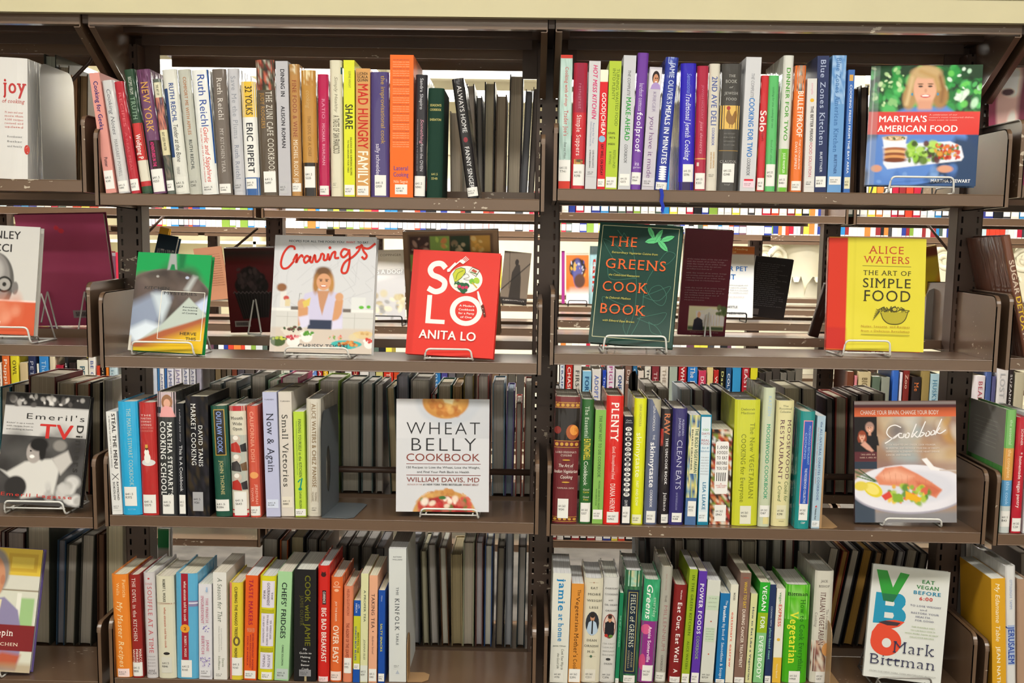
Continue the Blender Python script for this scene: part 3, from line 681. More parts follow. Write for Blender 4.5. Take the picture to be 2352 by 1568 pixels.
TOPR=[
(1287,1317,126,1283,1308,427,'b4cdc6','p','aqua patterned book with red top edge',[Bn(0,.025,'c4382c'),Bn(.94,1,'cc3c30'),('N',.03,.78,['aecac2','bcd4ce','a4c0b8'],90),T("Cooking with",.09,.28,.4,.68,'c9383c','s'),T("all things",.29,.38,.42,.66,'c9383c','i'),T("Trader Joe's",.41,.6,.38,.72,'c9383c','s'),T('Dunn and Wilson',.65,.77,.42,.62,'3c3c3c',''),L(.78,.94,.0,1)]),
(1318,1351,144,1311,1342,429,'c02430','h','two-tone crimson and red book',[Bn(0,.39,'961a3c'),('N',.76,.8,['4c5428','803c28','c0a050'],20),T('restaurant',.16,.36,.4,.64,'bb6a84','s'),T('Simple Suppers',.41,.73,.32,.64,'f2dede','s'),L(.8,.97,.15,.98)]),
(1353,1381,140,1344,1369,431,'c9c9cc','p','silver grey book with slanted magenta capitals',[T('HOT MESS KITCHEN',.03,.45,.38,.75,'d0246c','bi'),T('Recipes for Your',.48,.64,.5,.66,'7a8cae',''),T('Delicious Disastrous Life',.47,.66,.28,.42,'7a8cae',''),T('GABI MOSKOWITZ',.69,.83,.55,.7,'3a3a40',''),T('& MIRANDA BERMAN',.69,.83,.28,.42,'3a3a40',''),L(.84,.9,.1,.9,'c9c9cc')]),
(1379,1398,160,1371,1389,430,'d2222c','p','narrow red book with white top block',[Bn(0,.1,'f0e8d4'),T('GOOD|CHEAP',.19,.54,.3,.8,'fbeeea','b'),('E',.45,.575,.42,.028,'86b4d4'),T('EAT WELL ON $4/DAY',.62,.88,.35,.68,'2c0c10','b'),L(.91,.975)]),
(1399,1429,140,1390,1416,431,'aec43c','p','lime green book with olive capitals',[T('TURNING WASTED FOOD',.06,.5,.62,.86,'5c7424',''),T('INTO PLENTY',.06,.3,.3,.54,'5c7424',''),T('SCRAPS,',.55,.565,.1,.7,'2c2c1c','hb'),T('WILT &',.585,.6,.2,.7,'2c2c1c','hb'),T('WEEDS',.635,.65,.1,.7,'2c2c1c','hb'),T('REFSLUND',.69,.83,.58,.8,'6c8430',''),T('& WONG',.7,.8,.25,.45,'6c8430',''),L(.9,.985)]),
(1433,1462,127,1419,1448,431,'c4c6cb','p','silver book with green MAKE-AHEAD lettering',[T('THE COMPLETE',.11,.3,.4,.62,'4a4c50','i'),T('MAKE-AHEAD',.31,.63,.35,.74,'289a3c','b'),T('COOKBOOK',.66,.8,.38,.62,'4a4c50','i'),L(.88,.97,.1,.9)]),
(1465,1492,121,1448,1471,432,'6d3a9c','h','purple glossy book with white title',[T('barefoot contessa',.22,.42,.3,.7,'cfc0e2','s'),T('foolproof',.43,.72,.25,.75,'f4eef8','s'),T('ina',.79,.82,.3,.7,'d8c8ea','h'),T('garten',.825,.84,.15,.85,'d8c8ea','h'),L(.87,.96)]),
(1492,1522,154,1474,1502,433,'c3bfca','p','lilac grey book with small portrait at top',[Bn(.02,.18,'d9d6dc',.1,.98),('E',.55,.085,.3,.055,'2a1c1a'),('E',.55,.1,.22,.045,'c48a68'),('P',[(.15,.178),(.25,.145),(.45,.125),(.7,.125),(.9,.145),(.98,.178)],'a890c8'),('E',.52,.09,.04,.006,'2a1c1a'),('E',.65,.09,.04,.006,'2a1c1a'),('E',.57,.118,.09,.005,'f2ece8'),T('KRIEGER',.2,.36,.4,.66,'9a8cb0','l'),T('you have it made',.4,.9,.3,.7,'7a4c8c','l'),L(.9,.97,.05,.9,'cfccd4')]),
(1529,1561,131,1505,1532,433,'2c3c9c','h','royal blue book with a blue ribbon hanging below',[('N',0,.06,['4c60bc','2c3c9c','a0b0dc'],20),T("JAMIE OLIVER'S",.04,.35,.35,.75,'c4d0ee','b'),T('MEALS IN MINUTES',.36,.8,.32,.72,'f2f4fa','b'),*[('E',.5,.825+k*.018,.3,.009,'e6eaf4') for k in range(6)],L(.94,.995)]),
(1563,1602,145,1560,1592,434,'2c20b4','h','deep ultramarine book with white italic title',[T('Sensational',.08,.24,.4,.68,'7c90dc','i'),T('Traditional Jewish Cooking',.24,.76,.36,.68,'e8ecfa','si'),Bn(.93,1,'2a1c50'),L(.79,.93,.25,.95)]),
(1602,1629,151,1595,1620,434,'a82040','h','dark raspberry book with thin gilt line',[T('JEWISH HOLIDAY',.15,.42,.42,.62,'c25a78',''),T('just desserts',.44,.7,.38,.64,'d88ca0','i'),Bn(.735,.745,'d8a468'),Bn(.77,.8,'d8c4b8',.15,.35),L(.855,.985)]),
(1630,1656,146,1622,1646,435,'d2cdc0','h','cream book with slate blue narrow capitals',[T('2ND AVE DELI',.1,.48,.25,.75,'4c5c9c','b'),T('COOKBOOK',.5,.64,.38,.62,'4a5ca8','b'),T('SHARON LEBEWOHL',.69,.82,.55,.7,'c09450','b'),T('AND REENA BULKIN',.69,.82,.3,.44,'c09450','b'),L(.85,.9,.1,.9,'d2cdc0')]),
(1660,1705,146,1647,1692,437,'42403e','h','charcoal book with yellow hen panel',[T('THE',.085,.105,.35,.68,'b4b4b0','hs'),T('BOOK',.125,.15,.2,.78,'b4b4b0','hs'),T('of',.175,.19,.4,.6,'b4b4b0','hi'),T('JEWISH',.22,.24,.15,.85,'b4b4b0','hs'),T('FOOD',.265,.285,.25,.8,'b4b4b0','hs'),Bn(.325,.51,'dcb45c'),('P',[(.28,.42),(.34,.37),(.44,.35),(.5,.385),(.6,.41),(.72,.37),(.82,.36),(.86,.4),(.8,.45),(.66,.475),(.45,.47),(.32,.45)],'8c6432'),('E',.4,.345,.1,.016,'a8342c'),('S',[(.5,.47),(.48,.5)],.03,'6c3c24'),('S',[(.62,.47),(.62,.5)],.03,'6c3c24'),*[T(q,.54+k*.03,.55+k*.03,.22,.8,'8a8884','h') for k,q in enumerate(['AN ODYSSEY','FROM','SAMARKAND','TO NEW YORK'])],Bn(.676,.682,'9c7c44'),T('CLAUDIA',.755,.775,.08,.92,'b0aeaa','hs'),T('knopf',.94,.952,.35,.65,'a0a09c','h'),L(.78,.93,.22,.84)]),
(1715,1749,131,1698,1735,437,'cbccd0','p','silver book with bright blue bold title',[T('THE COMPLETE',.12,.3,.4,.6,'8a8c94','i'),T('COOKING FOR TWO',.3,.74,.34,.68,'2878c4','b'),T('COOKBOOK',.75,.88,.38,.6,'4c4e54','i'),Bn(.905,.92,'d4283c',.25,.85),L(.92,.97,.2,.9,'eecfdc')]),
(1750,1767,173,1737,1756,435,'c42c34','h','narrow red book with white Solo title',[T('Solo',.3,.48,.05,.85,'f6e6e4','b'),T('Suppers',.48,.56,.35,.7,'7c1418','i'),L(.88,.985)]),
(1767,1790,173,1756,1781,437,'5cb86c','h','medium green book with fine dark script',[T('cooking for one, cooking for two',.1,.45,.4,.6,'2c7c44','i'),T('food for sharing',.55,.78,.4,.6,'3c8c4c','i'),L(.76,.95)]),
(1801,1825,127,1785,1809,439,'d4d5ce','h','white and green book with green capitals',[Bn(.68,1,'6ab82c'),T('DINNER FOR TWO',.09,.62,.34,.7,'4c9c34','b'),T('JULIE WAMPLER',.71,.86,.38,.62,'d8ecc4','b'),L(.87,.965)]),
(1827,1854,150,1816,1841,440,'e2722c','h','orange book with small photo of a man on top',[('N',0,.2,['8c8078','40342c','b89478','c8c4be'],30),('E',.5,.11,.2,.035,'c09070'),T('BULLETPROOF',.2,.56,.32,.82,'f8e8dc','b'),T('THE COOKBOOK',.58,.82,.58,.74,'f8e4d0','i'),T('DAVE ASPREY',.6,.82,.24,.44,'f4e0d0',''),L(.91,.985)]),
(1855,1879,180,1846,1870,440,'d6d4d2','p','white book with black and rose lettering',[('E',.5,.19,.2,.016,'e0b030'),T('simple',.04,.14,.4,.6,'e0a0b4',''),T('THE BETTER PERIOD',.24,.55,.4,.68,'3c3438','b'),T('FOOD SOLUTION',.56,.86,.38,.66,'c05068',''),L(.88,.95,.1,.9,'dad8d6')]),
(1878,1905,128,1870,1898,440,'2a345c','p','navy blue book with large pale serif title',[T('Blue Zones Kitchen',.03,.65,.3,.72,'b4c0dc','s'),T('BUETTNER',.7,.85,.4,.6,'c8d0e0','b'),L(.88,.96)]),
(1913,1945,127,1899,1932,441,'6c9cd0','g','sky blue book with crackled sheen',[('N',0,.35,['84acd8','6494cc','9cbce0'],90),T('Blue Zones American Kitchen',.02,.7,.3,.62,'3c6ca8','s'),T('BUETTNER',.72,.86,.4,.6,'36568c','b'),L(.88,.94,.1,.95,'e4e4e2')]),  # upper third mottled in paler and deeper blues
(1949,1964,160,1937,1952,441,'3f6cb4','p','narrow cobalt book with tiny white capitals',[Bn(.04,.09,'d0a050',.2,.8),T('COOKING FRESH FROM THE BAY AREA',.12,.84,.34,.66,'dfe8f4','b'),L(.87,.965,.05,.95,'dcd8b8')]),
]
THL=[
(243,267,945,258,282,1182,'e2e2e0','p','white paperback titled in heavy black capitals, leftmost',[T('STEAL THE MENU',.02,.55,.5,.85,'2a2428','b'),T('A MEMOIR OF FORTY YEARS IN FOOD',.04,.54,.2,.32,'4a4a4c',''),('S',[(.2,.6),(.85,.66)],.06,'38383a'),('S',[(.85,.6),(.2,.66)],.06,'38383a'),T('RAYMOND',.68,.86,.6,.8,'4a4a4c','b'),T('SOKOLOV',.68,.86,.25,.45,'4a4a4c','b'),L(.89,.96,.1,.9,'e2e2e0')]),
(267,315,922,283,325,1186,'28a8dc','h','bright cyan book, widest at the left end',[T('THE MARTHA STEWART COOKBOOK',.06,.74,.46,.66,'b4d4cc','s'),T('POTTER',.945,.957,.3,.7,'9ad0e4','h'),L(.75,.92,.14,.78)]),
(316,356,924,327,363,1188,'b82c2c','h','red book with a snowman on its spine',[*[T(q,.105+k*.028,.12+k*.028,.12,.76,'f0d4d0','hs') for k,q in enumerate(['THE','MARTHA','STEWART','LIVING'])],T('CHRISTMAS',.215,.23,.06,.86,'d88880','hs'),T('COOKBOOK',.243,.257,.06,.86,'d88880','hs'),('E',.5,.53,.42,.03,'dcdcdc'),('E',.45,.49,.2,.045,'f0eee8'),('E',.42,.44,.15,.03,'f4f2ea'),('E',.42,.4,.1,.02,'5a4428'),('P',[(.34,.4),(.34,.37),(.5,.37),(.5,.4)],'d0a048'),L(.815,.98,.1,.88)]),
(358,403,900,366,407,1190,'303234','h','black book with pink shirted photo on top',[Bn(0,.2,'c8b4bc'),('E',.55,.08,.3,.06,'9a6c4c'),('E',.55,.09,.18,.035,'e0a890'),('P',[(.15,.2),(.25,.13),(.45,.11),(.8,.12),(.98,.2)],'e8a4a4'),Bn(.12,.17,'303844',.0,.2),T("MARTHA STEWART'S",.24,.84,.55,.78,'f0f0ee','bs'),T('COOKING SCHOOL',.235,.83,.16,.44,'f0f0ee','bs'),L(.83,.985,.22,.82)]),
(403,422,926,411,428,1191,'1c1e24','p','narrow black book with white handwritten title',[T('a culinary love story',.05,.34,.4,.6,'b4b4bc','i'),T('This Is A Cookbook',.37,.78,.3,.68,'e4e4e8',''),L(.81,.98,.15,.95)]),
(424,478,910,432,481,1191,'17161b','g','thick black speckled book with white serif capitals',[('N',0,1,['141318','1e1c22','26242c','121116','3a3020'],160),T('DAVID TANIS',.24,.58,.56,.74,'f2f2f0','s'),T('MARKET COOKING',.06,.57,.24,.44,'f2f2f0','s'),L(.795,.955,.25,.72,'a8a8ac')]),
(481,520,932,496,533,1192,'1d5040','h','dark green book with gold framed dark panel',[Bn(.03,.445,'b8963c',.2,.86),Bn(.038,.437,'1c1c20',.25,.81),T('OUTLAW COOK',.05,.42,.36,.66,'8ca4e4','b'),T('JOHN THORNE',.49,.8,.42,.64,'b4b07c','b'),L(.845,.95,.0,.86)]),
(523,564,932,535,571,1192,'d8d2c0','h','cream book with three photos of a bearded cook',[Bn(0,.045,'b8242c'),T('Mouth',.095,.12,.12,.85,'2c2c28','hs'),T('Wide',.145,.17,.2,.78,'2c2c28','hs'),T('Open',.19,.215,.22,.78,'2c2c28','hs'),Bn(.26,.76,'b4b8b0'),*[q for k in range(3) for q in (('E',.4,.3+k*.17,.26,.04,['c8b8ac','d0c4b8','c8b8ac'][k]),('P',[(.02,.41+k*.17),(.05,.34+k*.17),(.4,.32+k*.17),(.6,.36+k*.17),(.65,.42+k*.17)],['b8342c','3a3638','b8342c'][k]),('P',[(.6,.35+k*.17),(.95,.33+k*.17),(.98,.41+k*.17),(.68,.41+k*.17)],['2c2c30','70543c','343034'][k]),('E',.36,.285+k*.17,.16,.02,'f0ece4'))],Bn(.93,.94,'b8242c'),Bn(.965,1,'b8242c'),L(.77,.985,.15,.9)]),
(564,591,932,575,599,1192,'cc5440','h','coral red book with lettering down the spine',[T('CALIFORNIA DISH',.05,.5,.3,.64,'e89c84','b'),('E',.5,.62,.4,.03,'e8a060'),T('JEREMIAH',.7,.88,.58,.8,'f0b8a8',''),T('TOWER',.73,.86,.2,.4,'f0b8a8',''),L(.9,.985)]),
(602,635,900,612,644,1187,'bcc0de','p','pale lilac tall book with black serif title',[T('TURSHEN',.055,.064,.12,.78,'3c3c50','h'),T('Now & Again',.17,.64,.24,.72,'2c2c3c','s'),L(.86,.93,.08,.9,'d4dcf0')]),
(639,669,900,646,677,1186,'d8d0c6','p','pale beige tall book with black serif title',[T('TURSHEN',.068,.078,.12,.86,'3c3c3c','h'),T('Small Victories',.18,.76,.22,.66,'3a3834','s'),L(.84,.93,.08,.9,'e4dccc')]),
(673,698,945,679,703,1187,'b8d444','p','short lime book with teal spoon emblem',[T('FINDING YOURSELF in the KITCHEN',.07,.62,.44,.7,'24443c','s'),T('Kitchen Meditations and Inspired Recipes from a Mindful Cook',.09,.6,.24,.32,'3c6c4c',''),('S',[(.3,.67),(.55,.64)],.12,'1c8c7c'),('S',[(.7,.63),(.6,.68),(.5,.73)],.14,'1c8c7c'),('E',.5,.735,.18,.014,'1c8c7c'),T('DANA VELDEN',.76,.92,.4,.62,'3c5c34',''),L(.925,.99,.0,1)]),
(701,737,916,706,737,1186,'d2ccbe','h','ivory book with outlined brown capitals beside the grey bookend',[('S',[(.3,.03),(.3,.88)],.02,'a08868'),('S',[(.78,.03),(.78,.88)],.02,'a08868'),T('ALICE WATERS & CHEZ PANISSE',.04,.75,.4,.68,'8c7454','b'),T('THOMAS',.79,.87,.56,.7,'8c7c64',''),T('MCNAMEE',.79,.87,.36,.48,'8c7c64',''),L(.9,.97,.3,.8,'d2ccbe')]),
]
THR=[
(1276,1334,911,1268,1324,1203,'70282e','h','wide maroon book with gold ornament bands and bowl photo',[Bn(.04,.085,'8a4c2c'),('S',[(0,.045),(1,.045)],.02,'c8983c'),('S',[(0,.083),(1,.083)],.02,'c8983c'),Bn(.09,.34,'1a1414'),('E',.72,.275,.26,.06,'a85424'),('E',.78,.26,.17,.04,'e0923c'),('E',.12,.26,.14,.03,'7c2420'),('S',[(0,.345),(1,.345)],.02,'c8983c'),*[('E',.1+.2*k,.065,.07,.012,'c89840') for k in range(5)],*[('E',.1+.2*k,.37,.07,.014,'c89840') for k in range(5)],('S',[(0,.395),(1,.395)],.02,'c8983c'),T("LORD KRISHNA'S",.425,.44,.06,.9,'dcccc4','hs'),T('CUISINE',.45,.465,.27,.72,'dcccc4','hs'),('E',.5,.495,.16,.006,'c8983c'),T('The Art of',.525,.55,.2,.8,'f0e4dc','hi'),T('Indian Vegetarian',.57,.595,.03,.97,'f0e4dc','hi'),T('Cooking',.615,.64,.28,.78,'f0e4dc','hi'),('E',.5,.67,.16,.006,'c8983c'),T('YAMUNA DEVI',.71,.722,.16,.84,'dcccc4','hs'),('S',[(0,.945),(1,.945)],.02,'c8983c'),*[('E',.1+.2*k,.962,.07,.01,'c89840') for k in range(5)],('S',[(0,.98),(1,.98)],.02,'c8983c'),L(.8,.955,.2,.64)]),
(1336,1367,917,1330,1355,1203,'28602c','h','forest green book with yellow condensed word',[T('The Essential',.055,.305,.28,.6,'d0dcc8','s'),T('EATINGWELL',.315,.485,.25,.78,'d8c83c','b'),T('Cookbook',.495,.69,.3,.62,'dce4d4',''),T('Good',.715,.73,.3,.8,'dcd8c0','h'),T('Carbs',.737,.75,.3,.8,'dcc83c','h'),T('Good',.775,.79,.3,.8,'dcd8c0','h'),T('Fats',.797,.81,.35,.75,'dcc83c','h'),L(.83,.985,.12,.95)]),
(1368,1393,941,1359,1384,1203,'84b458','p','short apple green book with dark small capitals',[T('THE HOW NOT TO DIE COOKBOOK',.05,.59,.38,.64,'24442c','s'),T('MICHAEL GREGER M.D. FACLM',.62,.87,.5,.66,'3c5c34',''),T('WITH GENE STONE',.69,.84,.26,.38,'3c5c34',''),L(.875,.96,.05,.95)]),
(1394,1434,909,1385,1424,1205,'d4221e','h','bright red book with large white PLENTY',[T('PLENTY',.05,.35,.3,.72,'fbf2ee','bs'),T('Good, Uncomplicated Food',.39,.645,.42,.6,'f8dcd8','si'),T('DIANA HENRY',.68,.9,.36,.64,'fbeeea','s'),L(.9,.985,.2,.9)]),
(1434,1456,956,1427,1446,1205,'20202a','p','black book with column of white letter discs',[T('Carla',.03,.043,.2,.8,'e4e4e8','h'),T('Johnston',.05,.06,.1,.9,'e4e4e8','h'),*[q for k,ch in enumerate('CHIAQUINOAKALE') for q in (('E',.5,.115+k*.0465,.36,.019,'eceae6'),('T',ch,.103+k*.0465,.127+k*.0465,.32,.68,'20202a','b'))],T('OH MY',.77,.83,.3,.65,'dcdce0','i'),L(.83,.985,.08,.95)]),
(1458,1487,915,1448,1476,1205,'d8dc1c','h','vivid yellow book with pale title',[T('GINA HOMOLKA',.045,.22,.4,.6,'9c9440',''),T('skinnytaste',.27,.62,.25,.66,'f4f4c0',''),T('FAST AND SLOW',.65,.85,.34,.54,'f0f0b8','b'),L(.92,.99,.1,.85,'e6e6c0')]),
(1490,1519,917,1477,1509,1205,'5c6482','h','slate blue book with white rounded title',[('P',[(.3,.0),(1,.0),(1,.15)],'b0a890'),T('GINA HOMOLKA',.05,.25,.4,.58,'d8d8dc',''),T('THE',.28,.32,.45,.6,'e8e8ee',''),T('skinnytaste',.34,.7,.3,.68,'f0f0f4','b'),T('COOKBOOK',.72,.86,.4,.58,'e8e8ee','b'),L(.89,.985,.18,.88)]),
(1519,1545,939,1511,1534,1205,'231c20','h','black book with colourful vegetable letters',[T('RAW',.04,.22,.3,.85,'c8744c','b'),('N',.17,.32,['b82c28','5c2824','d06050'],20,0,.25),T('THE UNCOOK BOOK',.25,.65,.5,.72,'ece8ec','bs'),T('Juliano',.72,.88,.48,.74,'ece8ec','s'),L(.91,.985,.3,.98)]),
(1546,1581,938,1536,1568,1206,'322c6c','h','indigo book with thin white CLEAN EATS',[T('ALEJANDRO',.09,.23,.66,.8,'b8b8dc',''),T('JUNGER, M.D.',.08,.24,.42,.56,'b8b8dc',''),T('CLEAN EATS',.27,.69,.36,.72,'d8d8f0','l'),T('NEW YORK TIMES BESTSELLING AUTHOR',.72,.87,.42,.54,'9c9ccc',''),L(.895,.975,.2,.9)]),
(1584,1609,953,1572,1598,1206,'4c6c9c','p','flower painted book with cream title strip',[('N',0,.75,['486c98','2c4c7c','d8cc80','b4bc74','80a4b8','e8dc98'],110),Bn(.11,.53,'ddd8b0',.2,.95),T('THE BOLD VEGETARIAN',.12,.52,.6,.88,'305c4c','b'),T('BHARTI KIRCHNER',.13,.5,.28,.42,'30302c','b'),L(.78,.92,.2,.95)]),
(1609,1636,952,1601,1626,1206,'1c7c9c','p','teal edged white book with small stacked title',[Bn(.02,.97,'d8e4ec',.08,.92),T('100',.125,.145,.25,.75,'6cac3c','h'),T('DAYS',.16,.18,.15,.85,'a0303c','h'),T('of',.19,.2,.4,.6,'888888','hi'),T('REAL',.22,.24,.15,.85,'a0303c','h'),T('FOOD',.25,.27,.12,.88,'a0303c','h'),T('fast &',.29,.305,.2,.8,'2c7ca8','hi'),T('fabulous',.32,.335,.1,.9,'2c7ca8','hi'),*[T(q,.38+k*.025,.39+k*.025,.15,.85,'8c8c94','h') for k,q in enumerate(['THE EASY','AND','DELICIOUS','WAY TO','CUT OUT','PROCESSED','FOOD'])],T('LISA LEAKE',.61,.86,.38,.68,'2878a0','b'),L(.88,.96,.1,.9,'e4ecf0')]),
(1636,1683,986,1628,1676,1205,'7c5444','p','crowded food photo book with rounded white panel',[('N',0,1,['a83c34','4c3424','d8c8b4','7c8c3c','c87c4c','2c2424','dcdcd8'],260),('P',[(.2,.14),(.26,.125),(.78,.125),(.84,.14),(.84,.66),(.78,.675),(.26,.675),(.2,.66)],'eceae8'),*[T(q,.17+k*.055,.2+k*.055,.27,.78,'3c2c2c','hs') for k,q in enumerate(['1,000','FOODS','TO EAT','BEFORE','YOU DIE'])],*[('S',[(.3+.1*k,.45),(.3+.1*k,.54)],.04,'2c2c2c') for k in range(5)],T("A",.56,.575,.47,.55,'c03c34','h'),T("FOOD LOVER'S",.58,.592,.26,.8,'c03c34','h'),T('LIFE LIST',.598,.61,.32,.74,'c03c34','h'),L(.79,.965,.24,.8)]),
(1689,1748,918,1681,1739,1208,'c8cc34','h','wide mustard yellow book with olive lettering',[T('Deborah',.065,.082,.24,.78,'6c7428','h'),T('Madison',.095,.112,.24,.78,'6c7428','h'),T('The New VEGETARIAN',.18,.78,.62,.8,'7c8424','s'),T('COOKING for Everyone',.27,.81,.28,.46,'70781c','s'),L(.84,.985,.3,.74,'e0dfd0')]),
(1756,1783,890,1740,1768,1210,'c4ccb0','h','tall pale sage book with green and blue lettering',[T('KATZEN',.06,.2,.4,.66,'a4c4dc',''),T('MOOSEWOOD COOKBOOK',.26,.8,.36,.66,'389c74','b'),L(.845,.93,.1,.95),Bn(.93,.98,'e0d494',.4,.9)]),
(1784,1827,920,1772,1811,1209,'dcd4a0','h','buttery cream book with plum serif title',[T('The',.035,.048,.35,.65,'4c5c44','hs'),T('Moosewood',.055,.07,.15,.85,'4c5c44','hs'),T('Collective',.08,.095,.2,.8,'4c5c44','hs'),T('MOOSEWOOD',.15,.62,.66,.86,'5c2c44','s'),T('RESTAURANT',.15,.62,.26,.48,'5c2c44','s'),T('Cooks for',.64,.8,.64,.84,'44643c','i'),T('a Crowd',.64,.8,.28,.48,'44643c','i'),T('WILEY',.955,.963,.4,.7,'5c5c50','h'),L(.83,.94,.25,.8,'dcd8b8')]),
(1840,1876,945,1826,1857,1215,'1c8c8c','h','teal book with blue panel framed in pink',[Bn(.075,.8,'e08c9c',.2,.86),Bn(.083,.8,'2450b4',.26,.8),T('MOOSEWOOD RESTAURANT',.12,.45,.58,.72,'9cc0e8',''),T('COOKING',.18,.4,.34,.48,'9cc0e8',''),T('THE MOOSEWOOD COLLECTIVE',.48,.78,.46,.62,'e4ecf4',''),L(.785,.925,.22,.84),T('C&P',.94,.955,.4,.7,'d8e4e4','hb')]),
(1878,1897,955,1862,1882,1214,'a8c0d0','p','pale blue book with red line and navy capitals',[T('the ALL-NATURAL DIABETES COOKBOOK',.05,.75,.42,.68,'2c4c8c','s'),T('the whole food approach to great taste',.1,.6,.15,.28,'c07878',''),('P',[(.3,.81),(.5,.79),(.6,.81)],'c83c34'),T('Diabetes Assn',.82,.92,.35,.55,'3c3c44','b'),L(.93,.985,.05,.95,'e4e8ea')]),
]
